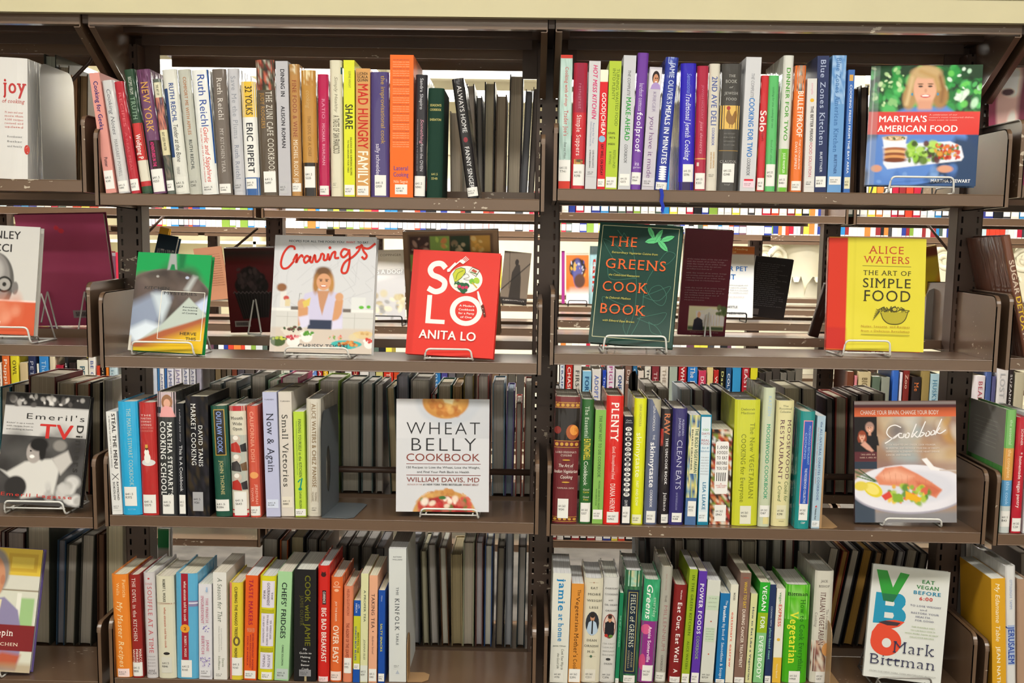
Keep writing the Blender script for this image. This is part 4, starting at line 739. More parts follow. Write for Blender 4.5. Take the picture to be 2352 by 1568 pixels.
BOL=[
(253,294,1319,267,303,1568,'e8862c','h','orange book with cream script, leftmost',[T('Patricia',.05,.22,.66,.84,'f6d49c','s'),T('Wells',.08,.2,.3,.46,'f6d49c','s'),T('My Master Recipes',.26,.9,.3,.6,'f8dca8','si'),L(.915,.995,.15,.85,'f2d8d4')]),
(294,320,1320,305,329,1568,'962420','h','brick red book with white small capitals',[T('THE DEVIL in the KITCHEN',.03,.64,.3,.62,'ecdcd4','s'),T('MARCO',.72,.85,.72,.92,'ecdcd4','b'),T('PIERRE',.72,.85,.42,.62,'ecdcd4','b'),T('WHITE',.72,.85,.12,.32,'ecdcd4','b'),L(.85,.985,.05,.95)]),
(326,355,1315,338,361,1568,'cdc9cc','h','pearl book with rose coloured serif capitals',[('E',.5,.055,.1,.008,'c83c40'),T('ONE',.095,.115,.15,.8,'c87c80','hs'),T('SOUFFLE AT A TIME',.13,.76,.36,.74,'c4565c','s'),*[T(q,.79+k*.03,.8+k*.03,.15,.85,'8a8488','h') for k,q in enumerate(['A MEMOIR','OF FOOD','AND','FRANCE'])],T('ANNE',.92,.94,.2,.8,'5c5458','hs'),T('WILLAN',.945,.965,.1,.9,'5c5458','hs')]),
(355,399,1323,366,404,1568,'dad6c0','h','plain cream book with brown double line',[T('ROBERT L. WOLKE',.03,.25,.4,.54,'3c3c34','b'),('S',[(.0,.26),(1,.265)],.03,'8c5c44'),Bn(.27,.275,'c4a890'),T('what einstein told his cook',.3,.7,.42,.54,'c47460','b'),('E',.5,.755,.18,.014,'2c2828'),L(.79,.945,.18,.78,'d6d4c8')]),
(401,454,1317,407,454,1568,'5cacd4','h','light blue book with red centre stripe and orange disc',[Bn(0,.82,'a01c2c',.26,.58),T('what einstein told his cook',.07,.45,.38,.5,'ecd8d4','b'),('E',.42,.52,.22,.04,'e8a030'),T('2',.507,.535,.36,.48,'7c3c18','hb'),T('ROBERT L. WOLKE',.59,.79,.38,.48,'ecd8d4','b'),Bn(.255,.31,'8480a8',.6,1),Bn(.27,.285,'d8d8e8',.6,1),L(.82,.985,.22,.72)]),
(455,487,1341,458,487,1568,'d9d8de','p','short white book sprinkled with violet dots',[T('sep',.03,.08,.6,.75,'7cb0e0','b'),T('THE FRENCH',.14,.4,.56,.74,'c05c7c','s'),T('INGREDIENT',.12,.41,.2,.4,'c05c7c','s'),*[('E',random.Random(k).uniform(.25,.8),.43+random.Random(k+9).uniform(0,.07),.045,.005,'7c6cb8') for k in range(12)],T('JANE',.58,.7,.6,.78,'c05c7c','s'),T('BERTCH',.54,.73,.22,.42,'c05c7c','s'),*[('E',random.Random(k+50).uniform(.1,.85),.76+random.Random(k+80).uniform(0,.1),.045,.005,['7c6cb8','a08cc8'][k%2]) for k in range(26)],L(.88,.96,.1,.9,'dcdce0')]),
(489,520,1314,491,522,1566,'dfddd8','p','tall white book with grey italic title',[T('A Season for That',.05,.46,.34,.66,'6c7468','si'),T('Lost and Found in the',.52,.72,.55,.65,'a0a09c',''),T('Other Southern France',.5,.74,.38,.48,'a0a09c',''),T('Steve',.8,.88,.62,.8,'7c846c','s'),T('Hoffman',.78,.91,.34,.5,'7c846c','s'),L(.925,.985,.1,.8,'dfddd8')]),
(526,557,1338,526,558,1568,'dcc83c','h','lemon yellow book with pink left edge',[Bn(0,1,'e08078',0,.2),T('CLIMBING THE MANGO TREES',.04,.55,.42,.62,'4c4020','b'),('E',.55,.6,.26,.05,'6c5c38'),('E',.55,.6,.12,.03,'dcc83c'),T('MADHUR',.67,.78,.4,.6,'4c4020','b'),L(.77,.955,.2,.95)]),
(564,593,1321,560,588,1568,'e05c24','p','orange red book with crimson bold capitals',[T('TASTE MAKERS',.04,.47,.3,.62,'a81c3c','bs'),T('MAYUKH SEN',.5,.54,.2,.8,'d8a080','h'),T('SEVEN IMMIGRANT WOMEN',.55,.9,.62,.76,'9c2434','b'),T('WHO REVOLUTIONIZED',.56,.88,.42,.54,'9c2434','b'),T('FOOD IN AMERICA',.58,.86,.2,.32,'9c2434','b'),L(.91,.985,.05,.95)]),
(595,636,1323,592,626,1568,'d8d020','h','yellow book with three pale label panels',[Bn(.045,.3,'e2dcea',.15,.92),T('THE',.15,.22,.74,.84,'4c3c54','s'),T("GOURMANDS'",.06,.28,.48,.64,'4c3c54','s'),T('WAY',.13,.22,.24,.38,'4c3c54','s'),*[('S',[(.15,.32+k*.011),(.92,.32+k*.011)],.02,'6c6c20') for k in range(4)],Bn(.355,.67,'e2dcea',.15,.92),T('SIX AMERICANS',.42,.6,.7,.8,'5c4c64','s'),T('IN PARIS AND THE BIRTH',.37,.66,.5,.6,'5c4c64','s'),T('OF A NEW GASTRONOMY',.38,.64,.26,.36,'5c4c64','s'),*[('S',[(.15,.69+k*.011),(.92,.69+k*.011)],.02,'6c6c20') for k in range(4)],Bn(.73,.89,'e2dcea',.15,.92),T('JUSTIN',.75,.87,.62,.76,'4c3c54','s'),T('SPRING',.75,.87,.32,.46,'4c3c54','s'),L(.92,.99,.25,.9)]),
(638,672,1312,630,662,1568,'a4d09c','p',"mint green book with black CHEFS' FRIDGES",[T("CHEFS' FRIDGES",.1,.61,.32,.66,'22302c','b'),T('CARRIE SOLOMON',.67,.86,.46,.58,'2c3c34','b'),L(.89,.985,.12,.95,'bcc8c4')]),
(677,725,1308,673,727,1568,'201f20','g','thick black book with olive green title',[T('COOK with JAMIE',.05,.68,.5,.74,'6c6c1c','b'),T('JAMIE OLIVER',.23,.5,.28,.42,'5c5a28','s'),*[T(q,.7+k*.036,.718+k*.036,u0,u1,'d8d8d8','h') for k,(q,u0,u1) in enumerate([('My',.42,.6),('Guide to',.25,.8),('Making',.3,.75),('You a',.32,.7),('Better',.33,.72),('Cook',.36,.68)])],L(.895,.955,.24,.78,'8c8c90'),Bn(.955,1,'b0a078',.48,.58)]),
(729,758,1299,729,755,1568,'cc241e','h','red book with white square block capitals',[('E',.5,.075,.22,.02,'3c1414'),('S',[(.35,.05),(.5,.09),(.65,.05)],.08,'3c1414'),Bn(.21,.33,'2c1418',.4,.72),T('CURRENCE',.22,.32,.46,.66,'e8d8d4','b'),T('BIG BAD BREAKFAST',.36,.83,.34,.74,'f4e8e0','b'),L(.955,1,.1,.9,'f0d4d4')]),
(760,787,1325,757,784,1568,'de6830','h','orange book with wavy white title',[('E',.5,.06,.2,.02,'f0b894'),('E',.5,.06,.14,.014,'de6830'),T('WILSON',.085,.1,.2,.8,'f4d8c0','hb'),('E',.5,.125,.2,.014,'f0b894'),T('JOY THE BAKER',.23,.42,.4,.56,'f4d4bc','b'),T('OVER EASY',.46,.82,.24,.72,'f8e4d0','b'),L(.9,.985,.05,.95,'f0dcd4')]),
(789,812,1346,787,808,1568,'dc8462','h','short salmon book with rust lettering',[T('HELEN GUSTAFSON',.03,.3,.35,.62,'8c2c18',''),T('THE AGONY OF THE LEAVES',.38,.74,.3,.62,'8c2c18','b'),L(.745,.905,.1,.9)]),
(813,829,1378,810,826,1568,'c4c434','p','narrow blue and olive book',[Bn(0,.19,'1c50a8'),Bn(.83,1,'1c50a8'),T('J.M.',.05,.1,.65,.85,'e0e8f4',''),T('HIRSCH',.04,.15,.25,.5,'e0e8f4',''),T('BEATING THE',.39,.64,.6,.8,'20481c','b'),T('LUNCH BOX BLUES',.32,.73,.2,.46,'1c50a8','b'),L(.77,.84,.1,.95)]),
(829,847,1317,827,844,1568,'d6d6a8','p','narrow pale yellow book with spaced grey capitals',[T('A PROPER TEA',.15,.44,.4,.66,'5c6458','b'),T('JOANNA ISLES',.6,.79,.42,.66,'5c6458','i'),L(.84,.99,.0,1,'d8dcd4')]),
(848,868,1321,846,865,1568,'e2a888','p','peach book with black small serif capitals',[T('TAKING TEA',.17,.49,.3,.66,'3c2c2c','s'),('E',.5,.52,.08,.005,'3c2c2c'),T('Andrea Israel',.56,.73,.4,.6,'5c4440','s'),L(.87,.985,.05,.95)]),
(869,885,1355,868,883,1568,'1c4ca4','p','narrow cobalt book with yellow capitals',[T('Nims',.06,.12,.4,.62,'b8c8e4',''),T('SALTY SNACKS',.36,.66,.32,.62,'d8d040','b'),L(.9,.985,.05,.95)]),
(893,933,1260,893,933,1566,'d3d6d4','p','tall pale grey book with widely spaced capitals',[T('NATHAN',.055,.065,.25,.73,'5c6068','hs'),T('WILLIAMS',.075,.085,.2,.78,'5c6068','hs'),T('THE',.285,.345,.42,.56,'4c5058','s'),T('KINFOLK',.37,.61,.36,.6,'3c4048','sw'),T('TABLE',.63,.72,.42,.56,'4c5058','s'),L(.86,.9,.25,.7,'d3d6d4'),('P',[(.38,.94),(.5,.91),(.62,.94)],'b0b8c4')]),
]
BOR=[
(1271,1312,1316,1261,1304,1568,'dcdcd2','p','white book with large turquoise blue title, leftmost',[T('jamie',.05,.34,.34,.72,'2484bc','bs'),T('at home',.37,.62,.38,.66,'2484bc','bs'),T('Jamie Oliver',.655,.668,.12,.85,'4c5c5c','hb'),T('Cook Your Way to',.69,.88,.6,.74,'4c5048','i'),T('the Good Life',.73,.87,.38,.5,'4c5048','i'),L(.88,.985,.2,.75,'e0e0d8')]),
(1312,1343,1340,1305,1332,1568,'d8903c','p','amber book with brown whimsical lettering',[T('The',.06,.12,.52,.76,'4c2c14','s'),T('Vegetarian',.13,.48,.4,.7,'4c2c14','s'),T("Mother's",.5,.74,.36,.7,'4c2c14','s'),T('Cookbook',.76,.97,.36,.66,'4c2c14','s'),L(.86,.995,.05,.95)]),
(1343,1387,1328,1333,1376,1568,'d8d2bc','h','cream book with oval portrait of a man',[('E',.5,.04,.03,.006,'a05c3c'),('S',[(.25,.04),(.75,.04)],.01,'a08c74'),T('EAT',.08,.1,.35,.72,'3c3c38','hs'),T('MORE',.14,.16,.2,.88,'3c3c38','hs'),T('WEIGH',.2,.22,.15,.95,'3c3c38','hs'),T('LESS',.265,.285,.3,.78,'3c3c38','hs'),('E',.5,.43,.36,.115,'2c3038'),('P',[(.2,.5),(.3,.42),(.5,.395),(.7,.42),(.82,.5),(.7,.53),(.5,.545),(.32,.53)],'b4c8dc'),('E',.5,.37,.12,.04,'c08c6c'),('E',.5,.35,.13,.025,'2c2420'),('P',[(.47,.4),(.54,.4),(.54,.53),(.46,.53)],'28282c'),T('DEAN',.58,.6,.25,.78,'3c3c38','hs'),T('ORNISH',.635,.655,.12,.88,'3c3c38','hs'),T('M.D.',.69,.71,.3,.72,'3c3c38','hs'),('E',.5,.745,.07,.012,'34644c'),('S',[(.25,.745),(.75,.745)],.01,'a08c74'),L(.87,.985,.2,.78,'dcd8cc')]),
(1387,1424,1326,1377,1411,1568,'d0cfcb','h','off-white book with oval picture of a cook',[T('EVERYDAY',.095,.11,.12,.95,'4c4c4c','hs'),T('COOKING',.15,.165,.1,.95,'4c4c4c','hs'),T('with',.205,.22,.35,.65,'4c4c4c','hi'),T('DR. DEAN',.25,.265,.12,.95,'4c4c4c','hs'),T('ORNISH',.305,.32,.18,.9,'4c4c4c','hs'),('E',.5,.46,.42,.118,'8c3c34'),('E',.5,.46,.38,.108,'d8c0b4'),('P',[(.2,.54),(.2,.43),(.5,.4),(.8,.43),(.8,.54),(.5,.57)],'1c1c24'),('E',.5,.39,.13,.035,'c89070'),('E',.5,.37,.14,.02,'3c2c24'),('E',.3,.55,.12,.015,'b83428'),('E',.6,.555,.14,.015,'5c8434'),*[T(q,.62+k*.036,.632+k*.036,.12,.9,'8c8c88','hs') for k,q in enumerate(['150 EASY','LOW-FAT','HIGH-FLAVOR','RECIPES'])],('E',.5,.775,.16,.012,'3c3c3c'),T('DEAN',.81,.825,.25,.78,'4c4c4c','hs'),L(.88,.985,.1,.9,'d0cfcb')]),
(1424,1433,1361,1412,1421,1568,'1c7c54','p','very narrow emerald book',[T('THE ART OF VEGETABLES',.25,.6,.35,.65,'a8d4bc',''),L(.95,1,.05,.95)]),
(1435,1479,1310,1424,1462,1568,'2c6444','h','green painted book with navy title panel in gold frame',[('N',0,.14,['a8ccb8','c8c498','8cbca4'],30),('N',.14,1,['2c6444','38704c','245438','4c8458'],80),Bn(.17,.92,'16283c',.18,.86),Bn(.19,.9,'b0a058',.26,.78),Bn(.195,.895,'16283c',.3,.74),T('FIELDS of GREENS',.21,.68,.4,.66,'d8d8c0','s'),T('ANNIE',.72,.86,.56,.66,'b0a880','s'),T('SOMERVILLE',.71,.87,.38,.48,'b0a880','s'),L(.935,1,.2,.85)]),
(1480,1519,1331,1464,1500,1568,'34a470','h','jade green and purple book with white script title',[('N',0,.4,['34a470','4cb884','2c9460'],50),Bn(.4,1,'8c2c84'),('E',.3,.48,.3,.05,'d85c8c'),('E',.2,.8,.2,.08,'c84c7c'),T('Greens',.05,.38,.2,.55,'eef4ee','bi'),T('everyday',.17,.36,.66,.84,'c4e4cc','s'),T('Annie Somerville',.45,.8,.46,.66,'f0d8ec','b'),L(.83,.985,.25,.9)]),
(1520,1548,1302,1505,1527,1568,'aaa79c','h','tall putty grey book with faint rose capitals',[T('ERIC TUCKER',.06,.2,.4,.5,'a07c78',''),T('THE',.24,.3,.42,.6,'5c5450',''),T('MILLENNIUM',.33,.72,.4,.72,'a06468','l'),T('COOKBOOK',.76,.9,.42,.62,'4c4844',''),L(.91,.985,.05,.95,'dcdcd4')]),
(1549,1581,1343,1535,1563,1568,'801c1c','h','dark oxblood book with white bold serif title',[T('Warshaw',.05,.15,.5,.62,'e8d4d0','b'),T('Eat Out, Eat Well',.18,.79,.34,.66,'f4ecea','bs'),T('A',.86,.9,.35,.66,'f4ecea','b'),L(.94,1,.1,.9)]),
(1584,1604,1307,1564,1582,1568,'94ac24','p','olive lime book with dark green small capitals',[T('IN THE GREEN KITCHEN',.05,.58,.38,.68,'2c4c14','s'),T('ALICE WATERS',.63,.88,.38,.64,'2c4c14','s'),L(.92,1,.05,.95)]),
(1605,1626,1311,1586,1604,1568,'5c34a4','p','violet book with bold white and green title',[T('POWER FOODS',.11,.56,.28,.72,'f0ecf8','bs'),T('COOKBOOK',.58,.79,.32,.66,'9cc46c','s'),L(.91,1,.05,.95)]),
(1626,1655,1332,1606,1638,1568,'d3d5cc','p','white book with pale green squares',[Bn(.15,.29,'c4d4bc'),*[T(q,.17+k*.04,.18+k*.04,.2,.8,'8c9484','hw') for k,q in enumerate(['THE','HEALTHY','KITCHEN'])],('E',.5,.4,.06,.006,'b84c3c'),Bn(.46,.6,'c4d4bc',.1,.85),*[T(q,.47+k*.025,.477+k*.025,.2,.8,'8c9484','h') for k,q in enumerate(['RECIPES','FOR A','BETTER','BODY','LIFE'])],('E',.5,.72,.06,.006,'b84c3c'),L(.88,.985,.05,.95,'d3d5cc')]),
(1655,1678,1362,1642,1664,1568,'1c70ac','p','azure book, shorter, with white title',[T('The',.08,.13,.6,.8,'e0ecf4','i'),T('Breakfast',.14,.32,.4,.7,'f0f4f8','b'),T('Big Book of',.34,.52,.42,.68,'e0ecf4','s'),T('Smoothies & Soups',.55,.95,.4,.68,'e0ecf4','s'),L(.96,1,.05,.95)]),
(1679,1697,1342,1665,1683,1568,'e0ddcc','p','narrow cream book with coral lettering',[T('WOOD',.08,.16,.4,.65,'3c3434','b'),T('eatsmart eatraw',.28,.84,.3,.62,'dc7464','b')]),
(1701,1727,1315,1685,1709,1568,'806458','p','brown wood patterned book with yellow and white capitals',[('N',.2,.8,['806458','745848','8c7064'],60),T('pesto',.035,.05,.3,.8,'c04c3c','h'),T('WHAT TO EAT',.08,.32,.4,.68,'d8b43c','b'),T('DURING CANCER TREATMENT',.33,.86,.38,.66,'e8dcd0','b'),L(.95,1,.05,.95)]),
(1726,1740,1363,1710,1727,1568,'d4d49c','p','slim straw yellow book with navy line of text',[T('How to Eat Like a Vegetarian',.15,.97,.36,.64,'2c3c5c','b')]),
(1747,1769,1337,1728,1753,1568,'2ca82c','p','three-tone green book with white block letters',[Bn(.3,.5,'94b420'),Bn(.5,1,'84c084'),T('VEGAN',.03,.28,.3,.72,'f0f8ee','b'),T('FOR',.34,.46,.3,.72,'f0f8ee','b'),T('EVERYBODY',.53,.96,.3,.72,'ecf8ec','b')]),
(1769,1783,1342,1754,1771,1568,'24345c','p','narrow navy book with pale green words',[T('COOKING WITH',.22,.42,.38,.6,'c8d4e4',''),T('plant-based meat',.44,.76,.34,.66,'84bcb4','b'),L(.93,1,.05,.95)]),
(1785,1804,1351,1772,1793,1568,'e4e2d4','p','white book with yellow foot and red word',[Bn(.73,1,'e0b43c'),T('vegan',.04,.16,.36,.64,'3c8444',''),T('EXPRESS',.17,.4,.32,.68,'cc4c34','b'),('E',.5,.54,.2,.016,'e0b43c'),T('Nancy Berkoff',.8,.95,.4,.6,'f4e8c0','')]),
(1806,1863,1343,1796,1852,1568,'44a814','h','thick vivid green book with yellow title',[('N',0,.35,['6cc434','54b81c','84cc5c'],40),T('Bittman',.075,.11,.1,.9,'20341c','hbs'),T('How to Cook Everything',.15,.9,.62,.82,'1c6414','s'),T('Vegetarian',.27,.8,.22,.54,'e8e83c','bs'),L(.88,1,.26,.72)]),
(1873,1918,1311,1860,1901,1568,'d0cdc0','h','tall stone white book with food photo at foot',[T('JACK',.08,.1,.3,.68,'5c5854','hs'),T('BISHOP',.125,.145,.22,.78,'5c5854','hs'),T('ITALIAN VEGETARIAN',.19,.66,.34,.6,'5c2c2c','s'),T('The Complete',.34,.52,.68,.8,'8c8480','s'),T('Cooking',.37,.5,.1,.22,'8c8480','s'),('N',.62,.9,['d8c8b8','5c3c34','c8a48c','e4dccc','8c5c54'],60),('E',.85,.7,.3,.06,'dca060'),L(.9,1,.3,.8)]),
]
BAYSUF={('t',1):'on the top shelf, left bay',('t',2):'on the top shelf, right bay',('h',1):'on the third shelf, left bay',('h',2):'on the third shelf, right bay',('b',1):'on the bottom shelf, left bay',('b',2):'on the bottom shelf, right bay'}
GRP={'t':'cookbooks in a row on the top shelf','h':'cookbooks in a row on the third shelf','b':'cookbooks in a row on the bottom shelf'}
def prevent(rows):
    return rows
def place_row(rows,key,zs,call):
    for s in rows:
        desc=s[8]+' '+BAYSUF[key]
        Yf=.012 if key[0]=='t' else None
        spine_book(key,zs,*s[:6],s[6],s[7],desc,s[9],call,Y=Yf,grp=GRP[key[0]],page=random.Random(s[0]).choice(['d6d0c2','c9c2b4','dedad0','cfc6b2']))
place_row(TOPL,('t',1),ZL[0],'641.5'); place_row(TOPR,('t',2),ZR[0],'641.55')
place_row(THL,('h',1),ZL[2],'641.5'); place_row(THR,('h',2),ZR[2],'641.563')
place_row(BOL,('b',1),ZL[3],'641.5'); place_row(BOR,('b',2),ZR[3],'641.563')
# blue ribbon marker hanging from the royal blue book
m=MB(); P=[onY(x,y,-.006) for x,y in ((1519,436),(1521,448),(1519,462),(1523,474),(1521,484))]
P=[onY(1518,433,.004)]+P
for i in range(len(P)-1):
    a,b_=P[i],P[i+1]; w=.0035
    m.add([a-[w,0,0],a+[w,0,0],b_+[w,0,0],b_-[w,0,0],a-[w,-.0006,0],a+[w,.0006,0],b_+[w,.0006,0],b_-[w,-.0006,0]],[(0,3,2,1),(4,5,6,7),(0,4,7,3),(1,2,6,5)],lin('2438a8'))
for dx in (-.004,-.002,0,.002,.004): e=P[-1]; m.add([e+[dx*.5,0,0],e+[dx*.5+.0012,0,0],e+[dx+.001,0,-.009]],[(0,1,2)],lin('2438a8'))
tag(m.build('ribbon_marker',M_CLOTH),'blue ribbon marker hanging over the top shelf lip, right bay','ribbon')

# ------------------------------------------------------------------ books shown cover-out
def pose_fit(px, Y, alpha0, wh0=(.2,.25)):
    """real size and pose of a leaning cover from its four corners TL,TR,BR,BL, its foot at depth Y"""
    tgt=np.array(px,float).ravel(); c=(np.array(px[2])+np.array(px[3]))/2; B=onY(c[0],c[1],Y)
    def mat(roll,yaw,al):
        Ry=lean_mat(roll); Rx=np.array([[1,0,0],[0,math.cos(al),math.sin(al)],[0,-math.sin(al),math.cos(al)]])
        Rz=np.array([[math.cos(yaw),-math.sin(yaw),0],[math.sin(yaw),math.cos(yaw),0],[0,0,1]])
        return Rz@Rx@Ry
    def res(q):
        x,z,w,h,ro,ya,al=q; M=mat(ro,ya,al); o=np.array([x,Y,z]); r=[]
        for lx,lz in ((-w/2,h),(w/2,h),(w/2,0),(-w/2,0)): r+=list(proj(o+M@np.array([lx,0,lz])))
        return np.concatenate([np.array(r)-tgt,[(al-alpha0)*90,ya*40]])
    q=np.array([B[0],B[2],*wh0,0,0,alpha0],float)
    for _ in range(25):
        r0=res(q); J=np.zeros((len(r0),7))
        for k in range(7): d=q.copy(); d[k]+=1e-5; J[:,k]=(res(d)-r0)/1e-5
        q=q+np.linalg.lstsq(J,-r0,rcond=None)[0]
    M=mat(q[4],q[5],q[6]); return np.array([q[0],Y,q[1]]),M,q[2],q[3],q
def face_book(px, Y, al, t, col, kind, desc, page='d6d0c2', zmin=None, cat='book', hole=None):
    o,M,w,h,q=pose_fit(px,Y,al)
    root=thing('cookbook' if cat=='book' else 'book',desc,'book',o,M)
    book_shell(root,t,w,h,col,page,kind,min(.2*t,.004) if kind in 'hc' else 0)
    X=Matrix(((0,1,0,-w/2),(-1,0,0,t/2),(0,0,1,0),(0,0,0,1)))
    for ch in root.children: ch.data.transform(X)
    root['_w']=w; root['_h']=h; del root['_w']; del root['_h']
    surf=lambda u,v,of: ((u-.5)*w,-of-.0001,(1-v)*h)
    return root,surf,w,h,o,M
def easel(o,M,w,z,half,cx=0,mat=None,desc='',up=.016,bar=None,legs=True,thick=.03):
    """wire book easel: ledge in front of the book foot, feet on the shelf, back legs in an inverted V"""
    mat=mat or M_WIRE; r=.0021
    x=o[0]+cx; y=o[1]; zb=o[2]; z0=z+.0024
    t=thing('wire_easel',desc,'book easel',(x,y,z))
    f=MB(); P=[(-half,.02,z0-z),(-half,-.012,z0-z),(-half+.004,-.017,zb+up-z),(half-.004,-.017,zb+up-z),(half,-.012,z0-z),(half,.02,z0-z)]
    f.tube(roundpath(P,.009),r,8); f.build('front_ledge',mat,t,True)
    yb=min(.115,.205-y); s=MB()
    for sx in (-1,1): s.tube([(sx*half,.02,z0-z),(sx*half,yb,z0-z)],r,6)
    h1=zb-z-.0035
    if h1>.006:
        for sx in (-1,1): s.tube([(sx*half*.8,-.013,h1),(sx*half*.8,.05,h1),(sx*half*.8,.06,.003)],r*.8,6)
        s.tube([(-half,-.0125,h1),(half,-.0125,h1)],r*.8,6)
    s.tube([(-half,yb,z0-z),(half,yb,z0-z)],r,6); s.build('base_wire',mat,t,True)
    if legs:
        for sx in (-1,1):
            g=MB(); top=zb-z+.085; yt=.055 + thick
            g.tube(roundpath([(sx*half,yb-.004,z0-z),(sx*half*.75,yt,top),(sx*half*.5,yb-.03,z0-z)],.006),r*.9,6); g.build('back_leg',mat,t,True)
    return t
cz=lambda bay,r: ZF[bay][r]
def rotcol(c): return c

# --- top shelf right: woman with a platter
root,sf,w,h,o,M=face_book([(2007,156),(2259,144),(2240,425),(1980,427)],.03,.10,.022,'3a5c8c','h','large cover-out cookbook with a woman holding a platter, red title band')
cv=Canvas(150,165,'1c3c22')
cv.blobs(170,(0,1,0,.42),['1f7a34','2c9c44','164a24','3cb454','0f2c18','58c468'],.015,.06,.8)
cv.blobs(26,(.02,.3,.02,.35),['b8dc9c','d4ecb8','8cc47c'],.01,.026,.9); cv.blobs(22,(.66,1,.02,.35),['c8f0d0','6cd05c','e8f8ec'],.01,.035,.85)
cv.rect(0,1,.55,1,'24406c')
cv.poly([(.02,1),(.05,.78),(.1,.55),(.22,.4),(.34,.35),(.7,.34),(.82,.42),(.9,.6),(.86,.8),(.78,1)],'5a86d0',.03)
cv.poly([(.55,.95),(.8,.6),(.93,.62),(1,.7),(1,1),(.6,1)],'2c4468',.05)
cv.blobs(30,(.1,.8,.58,.98),['6c98dc','4c74bc','88aee4'],.02,.07,.5)
cv.ell(.5,.17,.17,.17,'c0a070',.2); cv.ell(.36,.27,.06,.1,'b08c58',.4); cv.ell(.64,.26,.07,.1,'a87c48',.4)
cv.line([(.38,.1),(.36,.22),(.34,.32)],.03,'d8bc8c',.03); cv.line([(.62,.08),(.66,.2),(.65,.3)],.03,'8c6438',.03)
cv.ell(.5,.19,.105,.14,'e2ac90',.15); cv.rect(.44,.57,.29,.37,'d89c80',.03); cv.ell(.5,.06,.13,.05,'c8a878',.5); cv.line([(.45,.05),(.58,.1),(.62,.2)],.035,'c09c64',.03)
for k in (-1,1): cv.ell(.5+k*.043,.175,.02,.008,'3c2a24',.5); cv.ell(.5+k*.045,.155,.026,.006,'8c6448',.6); cv.ell(.5+k*.115,.24,.01,.012,'3c8cb4',.4)
cv.ell(.505,.21,.012,.016,'c88c70',.8,0,.6); cv.ell(.505,.255,.042,.014,'c83c4c',.4); cv.ell(.505,.252,.032,.008,'fff4ec',.4)
cv.poly([(.14,.68),(.2,.66),(.75,.63),(.85,.67),(.88,.76),(.86,.79),(.2,.865),(.16,.82)],'e4e8f4',.012)
cv.poly([(.18,.69),(.74,.655),(.83,.69),(.84,.74),(.22,.8)],'c8d0e4',.02)
cv.poly([(.14,.6),(.36,.59),(.35,.67),(.16,.69)],'eceff6',.015); cv.ell(.25,.605,.105,.022,'c8a878',.4); cv.blobs(14,(.18,.34,.595,.615),['6c4c34','e8d8b8','4c6430'],.006,.012)
for k,c in enumerate(['a8643c','e0b078','8c4c2c','d8985c','783c20']): cv.ell(.26,.7+k*.022,.11,.02,c,.4)
cv.blobs(60,(.38,.66,.65,.8),['5c7c2c','8cc43c','b0d860','3c4c24','5c2c34'],.012,.035,.95)
cv.blobs(60,(.63,.83,.66,.77),['c84428','e07030','a82c20','d8a040','3c7c34'],.008,.022,.95)
cv.ell(.06,.75,.1,.14,'5a86d0',.3); cv.ell(.1,.86,.05,.03,'d89c80',.4); cv.ell(.72,.86,.07,.03,'d89c80',.4)
cv.rect(-1,2,.385,.575,'d8342c'); cv.rect(-1,.1,0,1,'b8bcc0',.02,0,) if False else None
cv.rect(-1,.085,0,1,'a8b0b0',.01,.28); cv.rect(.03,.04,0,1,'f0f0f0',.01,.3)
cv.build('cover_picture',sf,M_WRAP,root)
p=Print(sf,h/w); p.text("MARTHA'S",.42,.47,.1,.53,'f8f4f0','hb'); p.text('AMERICAN FOOD',.5,.552,.09,.81,'f8f4f0','hb')
for k,q in enumerate(['A celebration of our','nation\'s most treasured dishes,','from coast to coast']): p.text(q,.405+k*.022,.416+k*.022,.55,[.8,.95,.8][k],'f0c0b4','h')
p.text('MARTHA STEWART',.945,.972,.6,.95,'f0f0f4','hb'); p.build('title',M_WRAP,root)
easel(o,M,w,cz(2,0),.066,.0,None,'white wire easel under the platter cookbook, top shelf',up=.016)

# --- second shelf
root,sf,w,h,o,M=face_book([(320,581),(488,584),(463,811),(291,805)],.035,.2,.018,'0c8c44','h','green cover-out book with a steel saucepan photo, second shelf')
cv=Canvas(110,150,'0a9c50'); cv.ell(.42,.62,.72,.46,'6c6860',.03)
cv.ell(.42,.62,.70,.445,'4c4440',.05); cv.blobs(40,(.05,.9,.2,.5),['3a302c','6c5c54','8c8078','54484c'],.05,.14,.45,1)
cv.poly([(-.05,.55),(.3,.4),(.5,.45),(.35,.75),(-.05,.95)],'8c98b0',.12); cv.poly([(.25,.42),(.45,.4),(.5,.5),(.42,.72)],'c8d4dc',.08)
cv.poly([(.68,.36),(.78,.22),(.83,.23),(.74,.38)],'b8bcbc',.06); cv.poly([(-.05,.8),(.2,.7),(.42,.74),(.1,.95)],'d8e4f0',.08); cv.poly([(.85,.5),(1.05,.4),(1.05,.58),(.9,.6)],'c4d0ec',.06)
cv.poly([(.4,.74),(.75,.44),(1.02,.62),(.3,.86),(.02,.96)],'b8c4bc',.02)
cv.poly([(.0,.94),(.45,.78),(1.05,.62),(1.05,.98),(.2,1.02)],'a85c38',.03); cv.poly([(.1,1.02),(.55,.86),(1.05,.7),(1.05,1.02)],'dcb41c',.14); cv.rect(-1,2,.965,1.1,'c4ac20',.02)
cv.poly([(-.05,.86),(.03,.85),(.04,1.05),(-.05,1.05)],'d0ccc0',.01)
cv.poly([(.44,0),(.52,0),(.55,.16),(.42,.17)],'a0a4a4',.02); cv.poly([(.47,.11),(.51,.11),(.53,.17),(.45,.17)],'0a7c44',.01); cv.poly([(.55,-.02),(.66,-.02),(.64,.14),(.58,.15)],'08703c',.04)
cv.ell(.3,.24,.02,.012,'a8a4a0',.4); cv.ell(.7,.24,.025,.014,'b8c0d8',.4)
